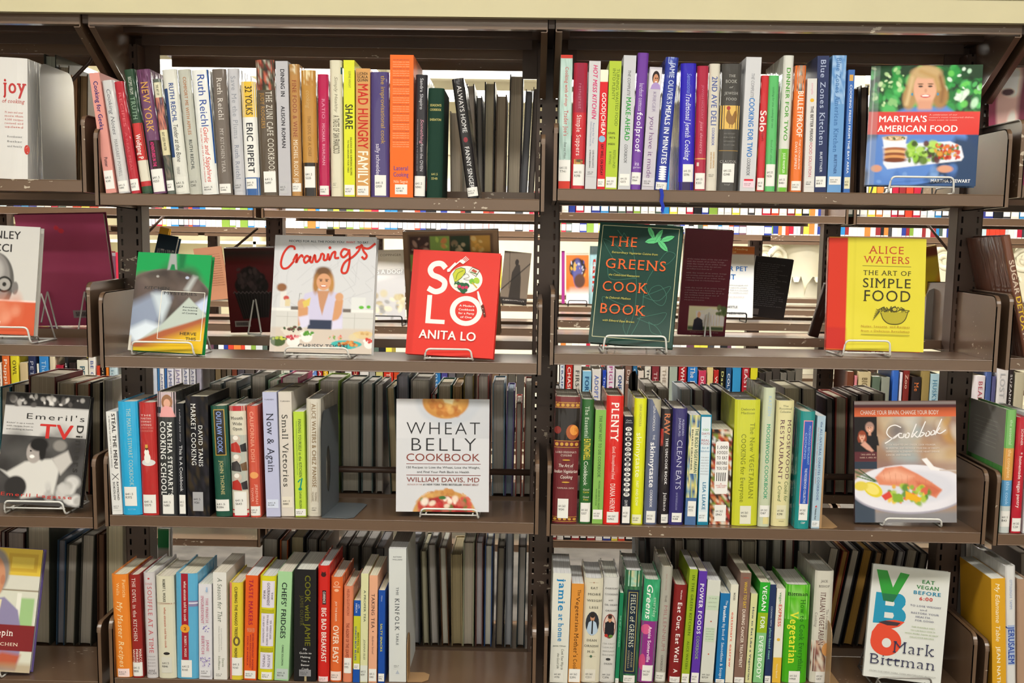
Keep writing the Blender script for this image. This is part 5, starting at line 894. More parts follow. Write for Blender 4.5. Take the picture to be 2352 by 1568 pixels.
cv.build('cover_picture',sf,M_WRAP,root)
p=Print(sf,h/w); p.text('KITCHEN',.345,.375,.14,.47,'2c2c2c','h'); p.text('MYSTERIES',.39,.42,.41,.85,'2c2c2c','h')
for k,q in enumerate(['Revealing','the Science','of Cooking']): p.text(q,.53+k*.03,.545+k*.03,.68,.88,'2c343c','h')
for a,b_ in (((.38,.385),(.96,.385)),((.96,.385),(.96,.87)),((.96,.87),(.38,.87)),((.38,.87),(.38,.385))): p.stroke([a,b_],.008,'ece8dc',False)
p.text('HERVE',.79,.82,.68,.9,'3c3828','h'); p.text('THIS',.84,.87,.76,.9,'3c3828','h'); p.build('title',M_WRAP,root)
easel(o,M,w,cz(1,1),.066,.0,None,'white wire easel holding the green saucepan book, second shelf',up=.022)

root,sf,w,h,o,M=face_book([(635,540),(865,544),(854,812),(616,808)],.035,.19,.024,'d4d4d6','g','white marble cover-out cookbook, smiling woman at a counter, red script title')
cv=Canvas(150,170,'cfd0d4')
for _ in range(26):
    x,y=rng.uniform(0,1),rng.uniform(0,.5); cv.line([(x,y),(x+rng.uniform(-.1,.1),y+.06),(x+rng.uniform(-.2,.2),y+.14)],.004,'a8aab0',.008,.5)
cv.rect(-1,2,.64,.8,'cfcecb'); cv.rect(-1,2,.625,.65,'e6e5e2'); cv.line([(.05,.7),(1,.7)],.004,'a8a8a4'); cv.line([(.82,.66),(.82,.8)],.004,'b0b0ac'); cv.line([(.16,.66),(.16,.8)],.004,'b0b0ac')
cv.rect(-1,2,.79,1.1,'cdc0b4',.02)
cv.rect(.08,.14,.48,.62,'dcdad6'); cv.ell(.09,.45,.05,.035,'8c5c38',.4); cv.ell(.14,.54,.028,.02,'c04840',.4); cv.rect(.13,.18,.55,.61,'d8c8a0')
cv.rect(.78,.92,.52,.625,'dadcdc',.01); cv.ell(.88,.605,.025,.014,'5cb030',.4); cv.ell(.95,.6,.02,.014,'5cb030',.4); cv.rect(.69,.78,.62,.65,'6c6460',.01); cv.rect(.19,.27,.61,.64,'6c6460',.01); cv.line([(.26,.6),(.27,.5),(.29,.5)],.006,'8c8c90')
cv.poly([(.36,.8),(.38,.7),(.62,.7),(.6,.8)],'28324c',.01)
cv.poly([(.3,.79),(.28,.62),(.32,.5),(.42,.47),(.5,.52),(.58,.47),(.68,.5),(.7,.62),(.7,.79),(.62,.77),(.6,.72),(.38,.72),(.36,.78)],'c8c4e0',.012)
cv.poly([(.44,.47),(.56,.47),(.52,.6),(.5,.68),(.47,.6)],'c08c68',.012)
cv.poly([(.27,.78),(.26,.6),(.31,.55),(.36,.62),(.36,.74)],'cc9468',.012); cv.poly([(.6,.72),(.62,.56),(.66,.5),(.7,.55),(.69,.66),(.63,.76)],'cc9468',.012)
cv.ell(.3,.585,.045,.04,'d09c74',.3); cv.ell(.66,.52,.04,.035,'d09c74',.3); cv.poly([(.3,.57),(.38,.53),(.37,.6),(.32,.62)],'d8c060',.01)
cv.poly([(.3,.8),(.27,.7),(.37,.68),(.38,.76)],'d6d2ea',.02); cv.poly([(.6,.8),(.6,.73),(.7,.7),(.7,.79)],'d6d2ea',.02)
cv.ell(.495,.36,.095,.085,'8c6030',.25); cv.ell(.49,.30,.07,.035,'6c4a2c',.6); cv.ell(.425,.42,.03,.075,'a87438',.7); cv.ell(.575,.42,.03,.075,'b88444',.7)
cv.ell(.5,.395,.07,.072,'d49c74',.12)
for k in (-1,1): cv.ell(.5+k*.028,.385,.013,.006,'2c1c18',.5); cv.ell(.5+k*.03,.372,.018,.004,'5c3c24',.6)
cv.ell(.5,.43,.03,.011,'b83c34',.4); cv.ell(.5,.428,.024,.007,'fff4ee',.4)
def plate(u,v,ru,rv,rim,food,n=24,depth=.03):
    cv.ell(u,v+depth*.6,ru*.8,rv+depth*.5,rim,.1); cv.ell(u,v,ru,rv,rim,.1); 
    for _ in range(n):
        a=rng.uniform(0,6.28); q=rng.uniform(0,.75)**.8; cv.ell(u+ru*q*math.cos(a),v+rv*q*math.sin(a)-.004,rng.uniform(.008,.02),rng.uniform(.006,.013),food[rng.integers(len(food))],.5)
plate(.22,.81,.12,.028,'d8d0c4',['2c4c24','3c2c24','4c7434','5c3430']); plate(.23,.88,.08,.022,'e8e6e2',['c84c5c','e0a0a0','b83440'],16,.05); plate(.36,.84,.07,.02,'e8e6e2',['6ca83c','4c8c2c'],14,.05)
plate(.08,.89,.09,.02,'44582c',['c8cc50','a8b848'],12,.04); plate(.75,.92,.15,.032,'3cb0ac',['a85c2c','c87c3c','783c20','d89c50'],34,.01); plate(.91,.83,.1,.022,'d8c090',['d8b880','c8a068'],12,.02); plate(.97,.89,.06,.02,'e8e6e2',['c83c34'],8,.04)
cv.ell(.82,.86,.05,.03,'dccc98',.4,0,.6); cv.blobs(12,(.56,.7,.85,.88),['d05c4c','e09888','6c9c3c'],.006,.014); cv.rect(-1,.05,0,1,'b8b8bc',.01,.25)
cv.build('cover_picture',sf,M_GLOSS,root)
p=Print(sf,h/w); p.text('RECIPES FOR ALL THE FOOD YOU',.04,.057,.14,.68,'2c3c44','hb'); p.text('WANT',.04,.057,.7,.79,'c8342c','hb'); p.text('TO EAT',.04,.057,.81,.92,'2c3c44','hb'); p.text('CHRISSY TEIGEN',.928,.965,.28,.76,'24303c','h')
RED='c8260c'
for st in ([(.20,.125),(.19,.10),(.14,.10),(.09,.16),(.07,.24),(.09,.285),(.14,.28),(.20,.22)],[(.19,.22),(.22,.165),(.225,.185),(.22,.235),(.24,.2),(.27,.17),(.285,.19)],
    [(.345,.185),(.32,.175),(.295,.205),(.31,.235),(.34,.215),(.36,.18),(.355,.215),(.375,.235)],[(.375,.235),(.40,.165),(.415,.225),(.45,.2),(.465,.15)],
    [(.465,.15),(.49,.165),(.49,.205),(.52,.2),(.53,.15)],[(.53,.15),(.545,.205),(.57,.15),(.60,.135),(.60,.185),(.64,.185)],
    [(.72,.115),(.68,.11),(.655,.15),(.68,.18),(.72,.15),(.735,.11)],[(.735,.11),(.745,.2),(.725,.30),(.685,.315),(.67,.285),(.70,.22),(.78,.17),(.83,.12)],
    [(.83,.12),(.855,.07),(.875,.12),(.91,.16),(.89,.19),(.86,.17)],[(.80,.10),(.84,.085),(.92,.10),(.99,.055)]): p.stroke(st,.021,RED)
p.ell(.545,.10,.014,.012,RED); p.build('title',M_GLOSS,root)
easel(o,M,w,cz(1,1),.068,-.005,None,'white wire easel holding the marble white cookbook, second shelf',up=.012)

root,sf,w,h,o,M=face_book([(955,575),(1151,580),(1132,820),(926,815)],.03,.17,.02,'c8281e','g','red cover-out cookbook with large white letters, a plate, fork and knife')
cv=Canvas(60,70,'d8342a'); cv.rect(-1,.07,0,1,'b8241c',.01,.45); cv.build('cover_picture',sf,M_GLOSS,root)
p=Print(sf,h/w); w_='f2ece8'
p.stroke([(.385,.165),(.33,.125),(.25,.135),(.21,.185),(.24,.235),(.32,.26),(.385,.3),(.37,.365),(.29,.395),(.2,.365)],.062,w_); p.poly([(.2,.43),(.255,.43),(.255,.66),(.42,.66),(.42,.70),(.2,.70)],w_)
p.ell(.655,.563,.185,.142,w_,36); p.ell(.655,.563,.125,.096,'d8342a',36)
for k,q in enumerate(['A Modern','Cookbook','for a Party','of One']): p.text(q,.505+k*.036,.523+k*.036,.575+(.0,-.005,-.005,.02)[k],.745-(.0,-.005,-.005,.02)[k],w_,'hb')
p.ell(.625,.265,.19,.13,w_,36); p.ell(.625,.265,.16,.105,'dcdcdc',30); p.ell(.625,.265,.155,.10,w_,30)
p.poly([(.47,.22),(.5,.17),(.56,.15),(.61,.16),(.62,.2),(.58,.25),(.53,.29),(.5,.3)],'3c5c2c'); p.poly([(.475,.22),(.505,.175),(.56,.157),(.605,.165),(.612,.197),(.575,.245),(.525,.285),(.5,.292)],'c4c838'); p.stroke([(.51,.27),(.53,.21),(.59,.18)],.012,'8c9c2c')
p.poly([(.65,.19),(.69,.14),(.78,.17),(.74,.235)],'5c4438'); p.poly([(.655,.19),(.692,.148),(.77,.173),(.737,.227)],'ece4dc'); p.poly([(.68,.18),(.7,.16),(.75,.18),(.73,.2)],'b8543c'); p.stroke([(.67,.19),(.75,.21)],.012,'4c7c3c')
p.stroke([(.58,.24),(.63,.21),(.66,.24),(.6,.26),(.66,.27),(.7,.25)],.008,'9c9c98'); p.ell(.7,.28,.035,.025,'7cb83c'); p.ell(.75,.27,.035,.028,'a4c83c',rot=.5); p.stroke([(.7,.29),(.76,.34)],.014,'c8a840')
for (a,b2) in ((.56,.31),(.6,.32),(.64,.32),(.57,.35),(.62,.36),(.53,.32),(.6,.375)): p.ell(a,b2,.035,.022,'1c5c34',10,.4)
for (a,b2) in ((.56,.335),(.64,.34),(.6,.345)): p.ell(a,b2,.02,.016,'c02c5c')
p.ell(.52,.33,.018,.016,'e8e4c8'); p.ell(.57,.285,.02,.014,'e8e4d0')
p.stroke([(.42,.19),(.5,.115)],.03,w_); p.stroke([(.41,.2),(.56,.08)],.014,w_); p.ell(.425,.185,.02,.016,w_)
for k in range(4): p.stroke([(.545+k*.012,.095+k*.008),(.61+k*.012,.045+k*.008)],.006,w_)
p.poly([(.54,.10),(.57,.075),(.61,.1),(.58,.12)],w_)
p.poly([(.765,.375),(.78,.37),(.84,.49),(.825,.505),(.78,.44)],w_); p.poly([(.82,.51),(.85,.495),(.885,.6),(.865,.615)],'5c2418'); p.ell(.845,.535,.005,.005,'d0c0b0'); p.ell(.865,.58,.005,.005,'d0c0b0')
p.text('ANITA LO',.765,.845,.14,.79,w_,'hb'); p.build('title',M_GLOSS,root)
easel(o,M,w,cz(1,1),.05,.0,None,'white wire easel holding the red cookbook, second shelf',up=.016)

root,sf,w,h,o,M=face_book([(1383,514),(1571,516),(1542,795),(1346,789)],.03,.2,.026,'103c30','h','dark green cover-out cookbook with orange serif capitals and pale leaf')
cv=Canvas(60,80,'05362c'); cv.blobs(12,(0,1,0,1),['073f33','042e26'],.1,.3,.5,1); cv.build('cover_picture',sf,M_WRAP,root)
p=Print(sf,h/w); gd='c4c49c'
for a,b_ in (((.04,.025),(.96,.025)),((.96,.025),(.96,.95)),((.96,.95),(.04,.95)),((.04,.95),(.04,.025))): p.stroke([a,b_],.007,gd,False)
for st in ([(.45,.93),(.52,.7),(.5,.45),(.42,.2),(.3,.08)],[(.5,.93),(.6,.75),(.62,.5),(.75,.3)],[(.42,.2),(.3,.12),(.22,.06)],[(.3,.08),(.28,.15),(.42,.2)],[(.5,.45),(.3,.42),(.14,.36)],[(.14,.36),(.2,.47),(.5,.45)],[(.6,.6),(.75,.55),(.92,.5),(.8,.62),(.6,.6)],[(.5,.7),(.3,.66),(.12,.62),(.2,.72),(.5,.7)],[(.56,.78),(.75,.74),(.9,.72),(.8,.82),(.56,.78)],[(.7,.8),(.8,.84),(.86,.9),(.74,.88),(.7,.8)],[(.6,.5),(.72,.62),(.84,.66),(.88,.58),(.8,.5),(.7,.52),(.66,.58)],[(.2,.3),(.1,.2),(.06,.14),(.2,.18),(.35,.26)],[(.45,.93),(.4,.85),(.43,.78)],[(.75,.3),(.84,.22),(.94,.24),(.85,.32),(.75,.3)]): p.stroke(st,.005,'3c7464')
for (a,b2,rt,ln) in ((.66,.13,2.9,.1),(.72,.09,-1.05,.085),(.63,.07,1.0,.08),(.83,.11,-.35,.085),(.78,.17,.75,.09)):
    c,s_=math.cos(rt),math.sin(rt); A=.74; 
    pts=[(x_,y_) for x_,y_ in [(-1,0),(-.6,.28),(0,.36),(.6,.24),(1,0),(.6,-.24),(0,-.36),(-.6,-.28)]]
    p.poly([(a+ln*(x_*c-y_*s_),b2+ln*A*(x_*s_+y_*c)*1.0) for x_,y_ in pts],'5cc07c'); p.stroke([(a-ln*c*.9,b2-ln*A*s_*.9),(a+ln*c*.8,b2+ln*A*s_*.8)],.005,'2c8c54')
og='d86028'; ye='c8c058'
for q,v0,v1,u0,u1 in (('THE',.115,.195,.13,.47),('GREENS',.30,.38,.12,.84),('COOK',.49,.57,.11,.65),('BOOK',.675,.755,.11,.65)): p.text(q,v0,v1,u0,u1,og,'hs')
for q,v0,v1,u0,u1 in (('Extraordinary Vegetarian Cuisine from',.238,.255,.18,.73),('the Celebrated Restaurant',.425,.442,.17,.54),('by Deborah Madison',.615,.632,.16,.46),('with Edward Espe Brown',.803,.82,.15,.53)): p.text(q,v0,v1,u0,u1,ye,'hi')
p.build('title',M_WRAP,root)
easel(o,M,w,cz(2,1),.066,.01,None,'white wire easel holding the dark green cookbook, second shelf',up=.02)

root,sf,w,h,o,M=face_book([(1908,544),(2127,548),(2122,807),(1894,804)],.04,.15,.026,'c83020','h','yellow cover-out cookbook with red spine cloth and a drawn bowl')
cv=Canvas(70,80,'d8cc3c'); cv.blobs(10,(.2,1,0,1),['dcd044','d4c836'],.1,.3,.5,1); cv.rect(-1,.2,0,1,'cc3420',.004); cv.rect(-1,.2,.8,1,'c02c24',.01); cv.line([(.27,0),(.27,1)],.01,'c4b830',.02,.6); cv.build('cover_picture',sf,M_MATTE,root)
p=Print(sf,h/w); rd='b8402c'; bk='38341c'
p.text('ALICE',.075,.14,.41,.77,rd,'hs'); p.text('WATERS',.165,.225,.36,.83,rd,'hs'); p.stroke([(.35,.25),(.85,.25)],.006,'8c8430',False)
p.text('THE ART OF',.29,.33,.36,.85,bk,'hs'); p.text('SIMPLE',.36,.44,.36,.85,bk,'hs'); p.text('FOOD',.465,.56,.37,.85,bk,'hs')
p.poly([(.55,.66),(.83,.65),(.8,.72),(.74,.755),(.64,.755),(.58,.72)],'b0a430'); p.stroke([(.55,.66),(.58,.72),(.64,.757),(.74,.757),(.8,.72),(.83,.65)],.007,bk)
for k in range(18): 
    a=random.Random(k); x_=.52+a.random()*.3; p.stroke([(x_,.655),(x_+a.uniform(-.05,.04),.64-a.random()*.04),(x_+a.uniform(-.08,.05),.65-a.random()*.02)],.006,'4c4a24')
for k in range(6): p.stroke([(.54,.65),(.5-k*.006,.63+k*.02)],.005,'4c4a24')
p.ell(.69,.63,.03,.022,bk); p.ell(.69,.63,.022,.015,'b8ac38')
p.text('Notes, Lessons, and Recipes',.775,.793,.35,.85,'a8742c','hs'); p.text('from a Delicious Revolution',.815,.833,.35,.85,'a8742c','hs'); p.stroke([(.35,.857),(.85,.857)],.006,'8c8430',False); p.build('title',M_MATTE,root)
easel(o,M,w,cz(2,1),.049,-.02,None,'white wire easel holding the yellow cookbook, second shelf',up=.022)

# --- third shelf
root,sf,w,h,o,M=face_book([(913,916),(1123,916),(1124,1175),(907,1175)],.035,.10,.018,'9c4434','h','white cover-out cookbook with thin black capitals, bagel above and pizza below')
cv=Canvas(120,140,'d0d1d6'); cv.grad(0,0,1,.35,'d8d8dc','c4c6cc',(0,1,0,.35)); cv.ell(.56,-.01,.36,.25,'bcc2cc',.15,0,.6); cv.ell(.53,.02,.25,.155,'c48a44',.08); cv.ell(.53,.0,.22,.12,'d49c50',.3); cv.blobs(26,(.36,.7,0,.14),['e0b468','b8702c','c87838','a85c28'],.02,.05,.6); cv.poly([(.5,.0),(.62,.0),(.6,.045),(.52,.03)],'f0e4b8',.02)
cv.ell(.52,1.04,.345,.235,'c89858',.05); cv.blobs(34,(.2,.85,.8,.9),['d8a45c','b87838','c88c48'],.015,.035,.7); cv.ell(.52,1.06,.29,.2,'a82c2c',.08); cv.blobs(60,(.25,.8,.88,1),['b8242c','8c1c20','d05048','c86858','5c7c3c'],.012,.04,.8); cv.blobs(8,(.3,.8,.88,.99),['f0e4d8','ecdcc8'],.02,.04,.9); cv.ell(.5,.875,.04,.016,'3c6c34',.4)
m_=(((cv.U-.52)/.36)**2+((cv.V-1.04)/.25)**2>1)&(cv.V>.6); cv.a[m_]=np.array(lin('d0d1d6'))
cv.build('cover_picture',sf,M_WRAP,root)
p=Print(sf,h/w); bk='242428'; br='843c34'
p.text('WHEAT',.205,.315,.11,.9,bk,'hlw'); p.text('BELLY',.345,.46,.165,.86,bk,'hlw'); p.text('COOKBOOK',.485,.55,.11,.9,br,'h'); p.stroke([(.11,.575),(.91,.575)],.005,br,False)
p.text('150 Recipes to Lose the Wheat, Lose the Weight,',.597,.615,.11,.9,bk,'h'); p.text('and Find Your Path Back to Health',.637,.655,.225,.785,bk,'h'); p.stroke([(.11,.675),(.91,.675)],.005,br,False)
p.text('WILLIAM DAVIS, MD',.695,.735,.115,.895,br,'h'); p.text('AUTHOR OF THE',.752,.764,.12,.28,'a87060','h'); p.text('#1 NEW YORK TIMES BESTSELLER',.75,.765,.29,.71,bk,'hb'); p.text('WHEAT BELLY',.75,.765,.72,.89,br,'hbi'); p.build('title',M_WRAP,root)
easel(o,M,w,cz(1,2),.062,.015,None,'white wire easel holding the white bagel and pizza cookbook',up=.010)

root,sf,w,h,o,M=face_book([(1962,920),(2193,920),(2200,1202),(1964,1197)],.05,.10,.018,'40242c','h','cover-out cookbook showing grilled salmon on a white plate, orange strip')
cv=Canvas(130,150,'b09078'); cv.blobs(60,(.2,1,.1,.55),['c0a488','a4785c','8c6c5c','d8c8ac','b88c4c','7c6c74','9cb0b8'],.05,.12,.5,1); cv.blobs(8,(.25,1,.13,.4),['d8d0c4','6c6468','c89848'],.03,.09,.6,1)
cv.rect(-1,2,0,.06,'6c3840'); cv.rect(-1,2,.055,.13,'d86840'); cv.rect(-1,.22,.13,.52,'1a1618'); cv.rect(-1,.22,.42,.5,'5c2830',.01); cv.rect(-1,2,.5,.6,'94706c',.06,.6); cv.rect(-1,.22,.5,.56,'2c3848')
cv.rect(-1,2,.9,1.1,'8a888c',.06); cv.rect(-1,.2,.8,1.1,'3c4858',.02)
cv.ell(.54,.73,.58,.2,'a8a4b4',.04); cv.ell(.54,.72,.57,.195,'e4e2ec',.04); cv.ell(.54,.71,.44,.14,'d8d8e4',.2)
cv.person(.15,.225,.036,'d8a088','a88478','1a181c'); cv.person(.075,.29,.032,'e0a890','94442c','1a181c',True); cv.rect(-1,.22,.42,.5,'5c2830',.01); cv.rect(-1,.22,.5,.56,'2c3848'); cv.poly([(.06,.36),(.1,.33),(.15,.37),(.19,.41),(.17,.42),(.12,.4)],'d8a08c',.012)
cv.line([(.0,.58),(.22,.66)],.02,'44603c',.02); cv.line([(.04,.56),(.2,.66)],.01,'34502c'); cv.line([(.02,.62),(.2,.665)],.012,'5c7c4c')
cv.poly([(.2,.63),(.3,.55),(.46,.535),(.62,.6),(.74,.66),(.86,.73),(.8,.8),(.6,.72),(.4,.7),(.24,.69)],'dc8868',.015); cv.poly([(.24,.61),(.4,.56),(.58,.62),(.5,.66),(.3,.65)],'ecac90',.05); cv.poly([(.6,.66),(.78,.7),(.85,.74),(.78,.78),(.62,.71)],'cc6c50',.03)
for k in range(9): cv.line([(.28+k*.06,.57+k*.012),(.3+k*.055,.66+k*.01)],.004,'c06c50',.006,.5)
cv.ell(.18,.73,.1,.055,'e0cc30',.08,.5); cv.ell(.17,.725,.075,.04,'ecdc74',.15,.5); cv.ell(.06,.7,.07,.04,'e0cc50',.3)
cv.blobs(46,(.34,.72,.7,.83),['8cb03c','b0c848','e0a83c','5c8c34','e8c448','d8644c'],.014,.035,.95); cv.poly([(.26,.78),(.34,.74),(.37,.79),(.3,.82)],'d8483c',.01); cv.poly([(.5,.74),(.66,.8),(.64,.83),(.5,.81)],'e8b020',.01); cv.poly([(.37,.76),(.47,.77),(.48,.83),(.38,.83)],'84ac34',.01)
cv.poly([(.66,.48),(.71,.47),(.78,.54),(.86,.565),(.84,.575),(.75,.57)],'f0eef0',.008); cv.line([(.84,.57),(1,.575)],.012,'c8b8b0')
cv.rect(-1,2,.005,.03,'e8e0e0',.01,.6)
cv.build('cover_picture',sf,M_WRAP,root)
p=Print(sf,h/w); p.text('CHANGE YOUR BRAIN, CHANGE YOUR BODY',.078,.112,.06,.83,'f4ece4','h')
wt='f0ecec'
for st in ([(.46,.22),(.40,.20),(.34,.22),(.32,.27),(.38,.31),(.44,.27),(.34,.33),(.30,.35)],[(.47,.27),(.44,.27),(.44,.30),(.48,.30),(.49,.27)],[(.51,.27),(.50,.30),(.53,.30),(.54,.27),(.52,.265)],[(.61,.19),(.56,.30),(.62,.25)],[(.58,.27),(.62,.30),(.65,.27)],[(.70,.17),(.64,.29),(.69,.27),(.66,.26)],[(.71,.26),(.70,.29),(.73,.285),(.74,.26),(.72,.25)],[(.76,.25),(.75,.28),(.78,.275),(.79,.25),(.77,.245)],[(.86,.15),(.79,.28),(.84,.22)],[(.80,.25),(.84,.27),(.90,.24)]): p.stroke(st,.011,wt)
for k,q in enumerate(['COOK RIGHT TO LIVE LONGER, LOOK YOUNGER,','BE SMARTER, AND DECREASE YOUR RISK OF OBESITY,','DEPRESSION, ALZHEIMER\'S DISEASE, HEART DISEASE,','CANCER, AND DIABETES']): p.text(q,.355+k*.028,.368+k*.028,.31,[.8,.84,.84,.55][k],'e4d8d0','h')
p.text('TANA AMEN, BSN',.435,.447,.06,.2,'d8b8a8','hs'); p.text('DANIEL G. AMEN, MD',.46,.472,.05,.21,'d8b8a8','hs'); p.build('title',M_WRAP,root)
easel(o,M,w,cz(2,2),.062,.01,None,'white wire easel under the salmon plate cookbook, third shelf',up=.012)

root,sf,w,h,o,M=face_book([(26,903),(204,906),(186,1161),(-22,1158)],.03,.12,.022,'1c1a1c','h','black and white cover-out cookbook with red TV lettering, far left bay')
cv=Canvas(120,150,'b4b2b0'); cv.rect(-1,2,0,.12,'2c2a2a'); cv.blobs(40,(.05,.95,.03,.11),['b8b4b0','e4e0dc','5c5856','1c1a1a'],.015,.035,.9); cv.rect(-1,2,.13,.385,'ceccca'); cv.rect(-1,2,.385,1.1,'4a4848'); cv.blobs(30,(0,1,.4,.9),['3a3838','5c5a58','2c2a2a'],.06,.14,.6,1)
cv.poly([(.1,.72),(.3,.62),(.42,.6),(.62,.58),(.72,.66),(.68,.9),(.3,.95),(.2,.8),(.02,.7)],'d4d2ce',.03); cv.poly([(.62,.58),(.8,.5),(.86,.6),(.74,.72)],'c4c0bc',.03); cv.ell(.7,.46,.08,.05,'8c8884',.4)
cv.ell(.4,.53,.09,.1,'a8a09c',.15); cv.ell(.45,.46,.11,.06,'1c1a1a',.3); cv.ell(.5,.52,.04,.08,'1c1a1a',.4); cv.ell(.38,.57,.03,.015,'f4f2f0',.4); cv.ell(.36,.52,.012,.007,'1c1a1a',.4)
cv.ell(.22,.85,.13,.1,'2c2a2a',.2); cv.blobs(18,(.6,.98,.78,.95),['e4e2e0','a8a6a4','cac8c6'],.03,.06,.8)
cv.build('cover_picture',sf,M_WRAP,root)
p=Print(sf,h/w); p.text("Emeril's",.185,.235,.27,.96,'2a2828','hw'); p.text('TV',.275,.4,.44,.84,'c8302c','hb')
for k,q in enumerate(["Kickin' it up a notch",'with recipes from tv','and cooking at home']): p.text(q,.27+k*.028,.283+k*.028,.04,.36,'5c5a58','h')
p.text('Dinners',.27,.69,.88,.96,'343230','bw'); p.text('Emeril Lagasse',.9,.93,.06,.9,'c83c34','hw'); p.build('title',M_WRAP,root)
easel(o,M,w,cz(0,2),.065,.0,None,'white wire easel holding the black and white book, far left bay',up=.012)

# --- fourth shelf
root,sf,w,h,o,M=face_book([(2007,1295),(2180,1313),(2163,1577),(1982,1547)],.035,.14,.018,'ccd0cc','h','white cover-out book with stacked green V, blue B and red 6')
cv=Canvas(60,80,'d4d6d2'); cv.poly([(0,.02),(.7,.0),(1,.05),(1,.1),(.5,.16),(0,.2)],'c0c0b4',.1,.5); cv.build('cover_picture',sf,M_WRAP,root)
p=Print(sf,h/w)
B='1c8cb0'; p.poly([(.07,.245),(.35,.245),(.44,.27),(.46,.33),(.42,.37),(.47,.42),(.46,.485),(.38,.51),(.06,.52)],B); p.ell(.36,.305,.1,.065,B); p.ell(.37,.44,.11,.075,B)
p.poly([(.2,.315),(.31,.315),(.32,.335),(.31,.355),(.2,.355)],'d4d6d2'); p.poly([(.2,.415),(.31,.415),(.325,.44),(.31,.465),(.2,.465)],'d4d6d2')
p.poly([(.05,.045),(.19,.045),(.28,.19),(.36,.05),(.48,.06),(.3,.32),(.17,.315)],'2c9434'); p.poly([(.145,.25),(.35,.25),(.3,.32),(.17,.315)],'1c6c44')
p.ell(.25,.675,.2,.125,'d8482c',30); p.poly([(.05,.68),(.06,.6),(.12,.53),(.22,.49),(.34,.475),(.47,.485),(.40,.53),(.33,.55),(.27,.56),(.2,.6)],'d8482c'); p.ell(.26,.685,.06,.042,'d4d6d2'); p.poly([(.13,.51),(.22,.49),(.42,.495),(.38,.525),(.25,.53)],'3c2c34')
for q,v0,v1,u0,u1,c in (('EAT',.095,.125,.65,.81,'2c7c3c'),('VEGAN',.145,.175,.58,.87,'2c7c3c'),('BEFORE',.195,.225,.55,.9,'1c84a8'),('6:00',.245,.275,.63,.8,'c83c34')): p.text(q,v0,v1,u0,u1,c,'hbs')
for k,(q,u0,u1,c) in enumerate([('TO LOSE WEIGHT',.52,.92,'4c4c74'),('and',.65,.74,'6c6c84'),('RESTORE YOUR',.54,.9,'4c4c74'),('HEALTH...',.6,.82,'4c4c74'),('FOR GOOD',.6,.84,'4c4c74')]): p.text(q,.32+k*.032,.335+k*.032,u0,u1,c,'hs')
for k,(q,u0,u1) in enumerate([('THE FLEXIBLE DIET',.56,.86),('YOU CAN REALLY STICK TO',.55,.87),('WITH MORE THAN 60 EASY,',.48,.92),('DELICIOUS RECIPES',.55,.86)]): p.text(q,.51+k*.03,.522+k*.03,u0,u1,'8ca468','hs')
p.text('Mark',.66,.76,.35,.88,'2c2c4c','hsl'); p.text('Bittman',.79,.88,.06,.9,'2c2c4c','hsl'); p.text('FROM THE NEW YORK TIMES BESTSELLING AUTHOR',.935,.947,.07,.93,'9c9c98','h'); p.build('title',M_WRAP,root)
easel(o,M,w,cz(2,3),.06,.0,M_SILV,'bare steel wire easel under the white V B 6 book, bottom shelf',up=.012)

root,sf,w,h,o,M=face_book([(-62,1256),(95,1259),(72,1543),(-112,1538)],.018,.17,.024,'6c5c9c','g','cover-out cookbook of a grey haired man, violet back board, far left bay')
cv=Canvas(110,150,'d8c04c'); cv.rect(-1,2,.0,.22,'d8b83c'); cv.rect(.55,.95,.04,.19,'c4a030',.01); cv.rect(.6,.9,.07,.16,'d8bc48',.01); cv.rect(-1,2,.22,.34,'d4d2c4'); cv.rect(-1,2,.335,.345,'7c6c54'); cv.rect(-1,2,.345,1.1,'d4d4c4'); cv.rect(.74,.96,.4,.66,'9cc084',.02); cv.rect(.72,.78,.36,.7,'e8e6da',.01)
cv.poly([(.1,.98),(.15,.5),(.4,.42),(.55,.4),(.75,.5),(.86,.75),(.8,.99)],'8c84a8',.02); cv.ell(.38,.2,.2,.19,'8c8480',.2); cv.ell(.36,.25,.17,.18,'c88c68',.12); cv.ell(.5,.26,.03,.04,'b87858',.4); cv.poly([(.4,.42),(.52,.42),(.5,.55)],'e0d4b0',.01); cv.rect(-1,2,.62,.83,'7c1c20'); cv.poly([(.3,.95),(.6,.84),(.85,.86),(.8,.97)],'b8583c',.05); cv.rect(-1,2,.93,1.1,'a8906c',.04,.7)
cv.build('cover_picture',sf,M_GLOSS,root)
p=Print(sf,h/w); p.text('Jacques Pepin',.66,.71,-.0,.72,'f0ece4','hs'); p.text('IN THE KITCHEN',.765,.79,.1,.8,'ecdcc8','hs'); p.build('title',M_GLOSS,root)
easel(o,M,w,cz(0,3),.055,-.03,None,'white wire easel under the grey haired man cookbook, far left bay',up=.014)

# --- far left bay, second shelf: bald man with glasses ; row 1: thick white book
root,sf,w,h,o,M=face_book([(-58,515),(90,521),(80,770),(-82,764)],.03,.12,.02,'c8c4be','h','white cover-out memoir with a bald man in glasses, red foot, far left bay')
cv=Canvas(110,150,'cdcbc7'); cv.ell(.38,.52,.28,.27,'5c5a58',.06); cv.ell(.36,.5,.24,.25,'8c8886',.12); cv.ell(.34,.42,.16,.12,'b0acaa',.4); cv.ell(.68,.57,.05,.06,'7c7876',.3)
for k in (0,1): cv.ell(.22+k*.3,.54,.115,.075,'2a2826',.1); cv.ell(.22+k*.3,.54,.09,.055,'a8a4a0',.15); cv.ell(.22+k*.3,.54,.03,.02,'2c2a28',.4)
cv.rect(-1,2,.68,.7,'f0d8d0',.01); cv.rect(-1,2,.695,1.1,'d05c3c',.01); cv.blobs(14,(0,.8,.72,.86),['e8a488','d87c5c'],.05,.12,.5,1)
cv.build('cover_picture',sf,M_WRAP,root)
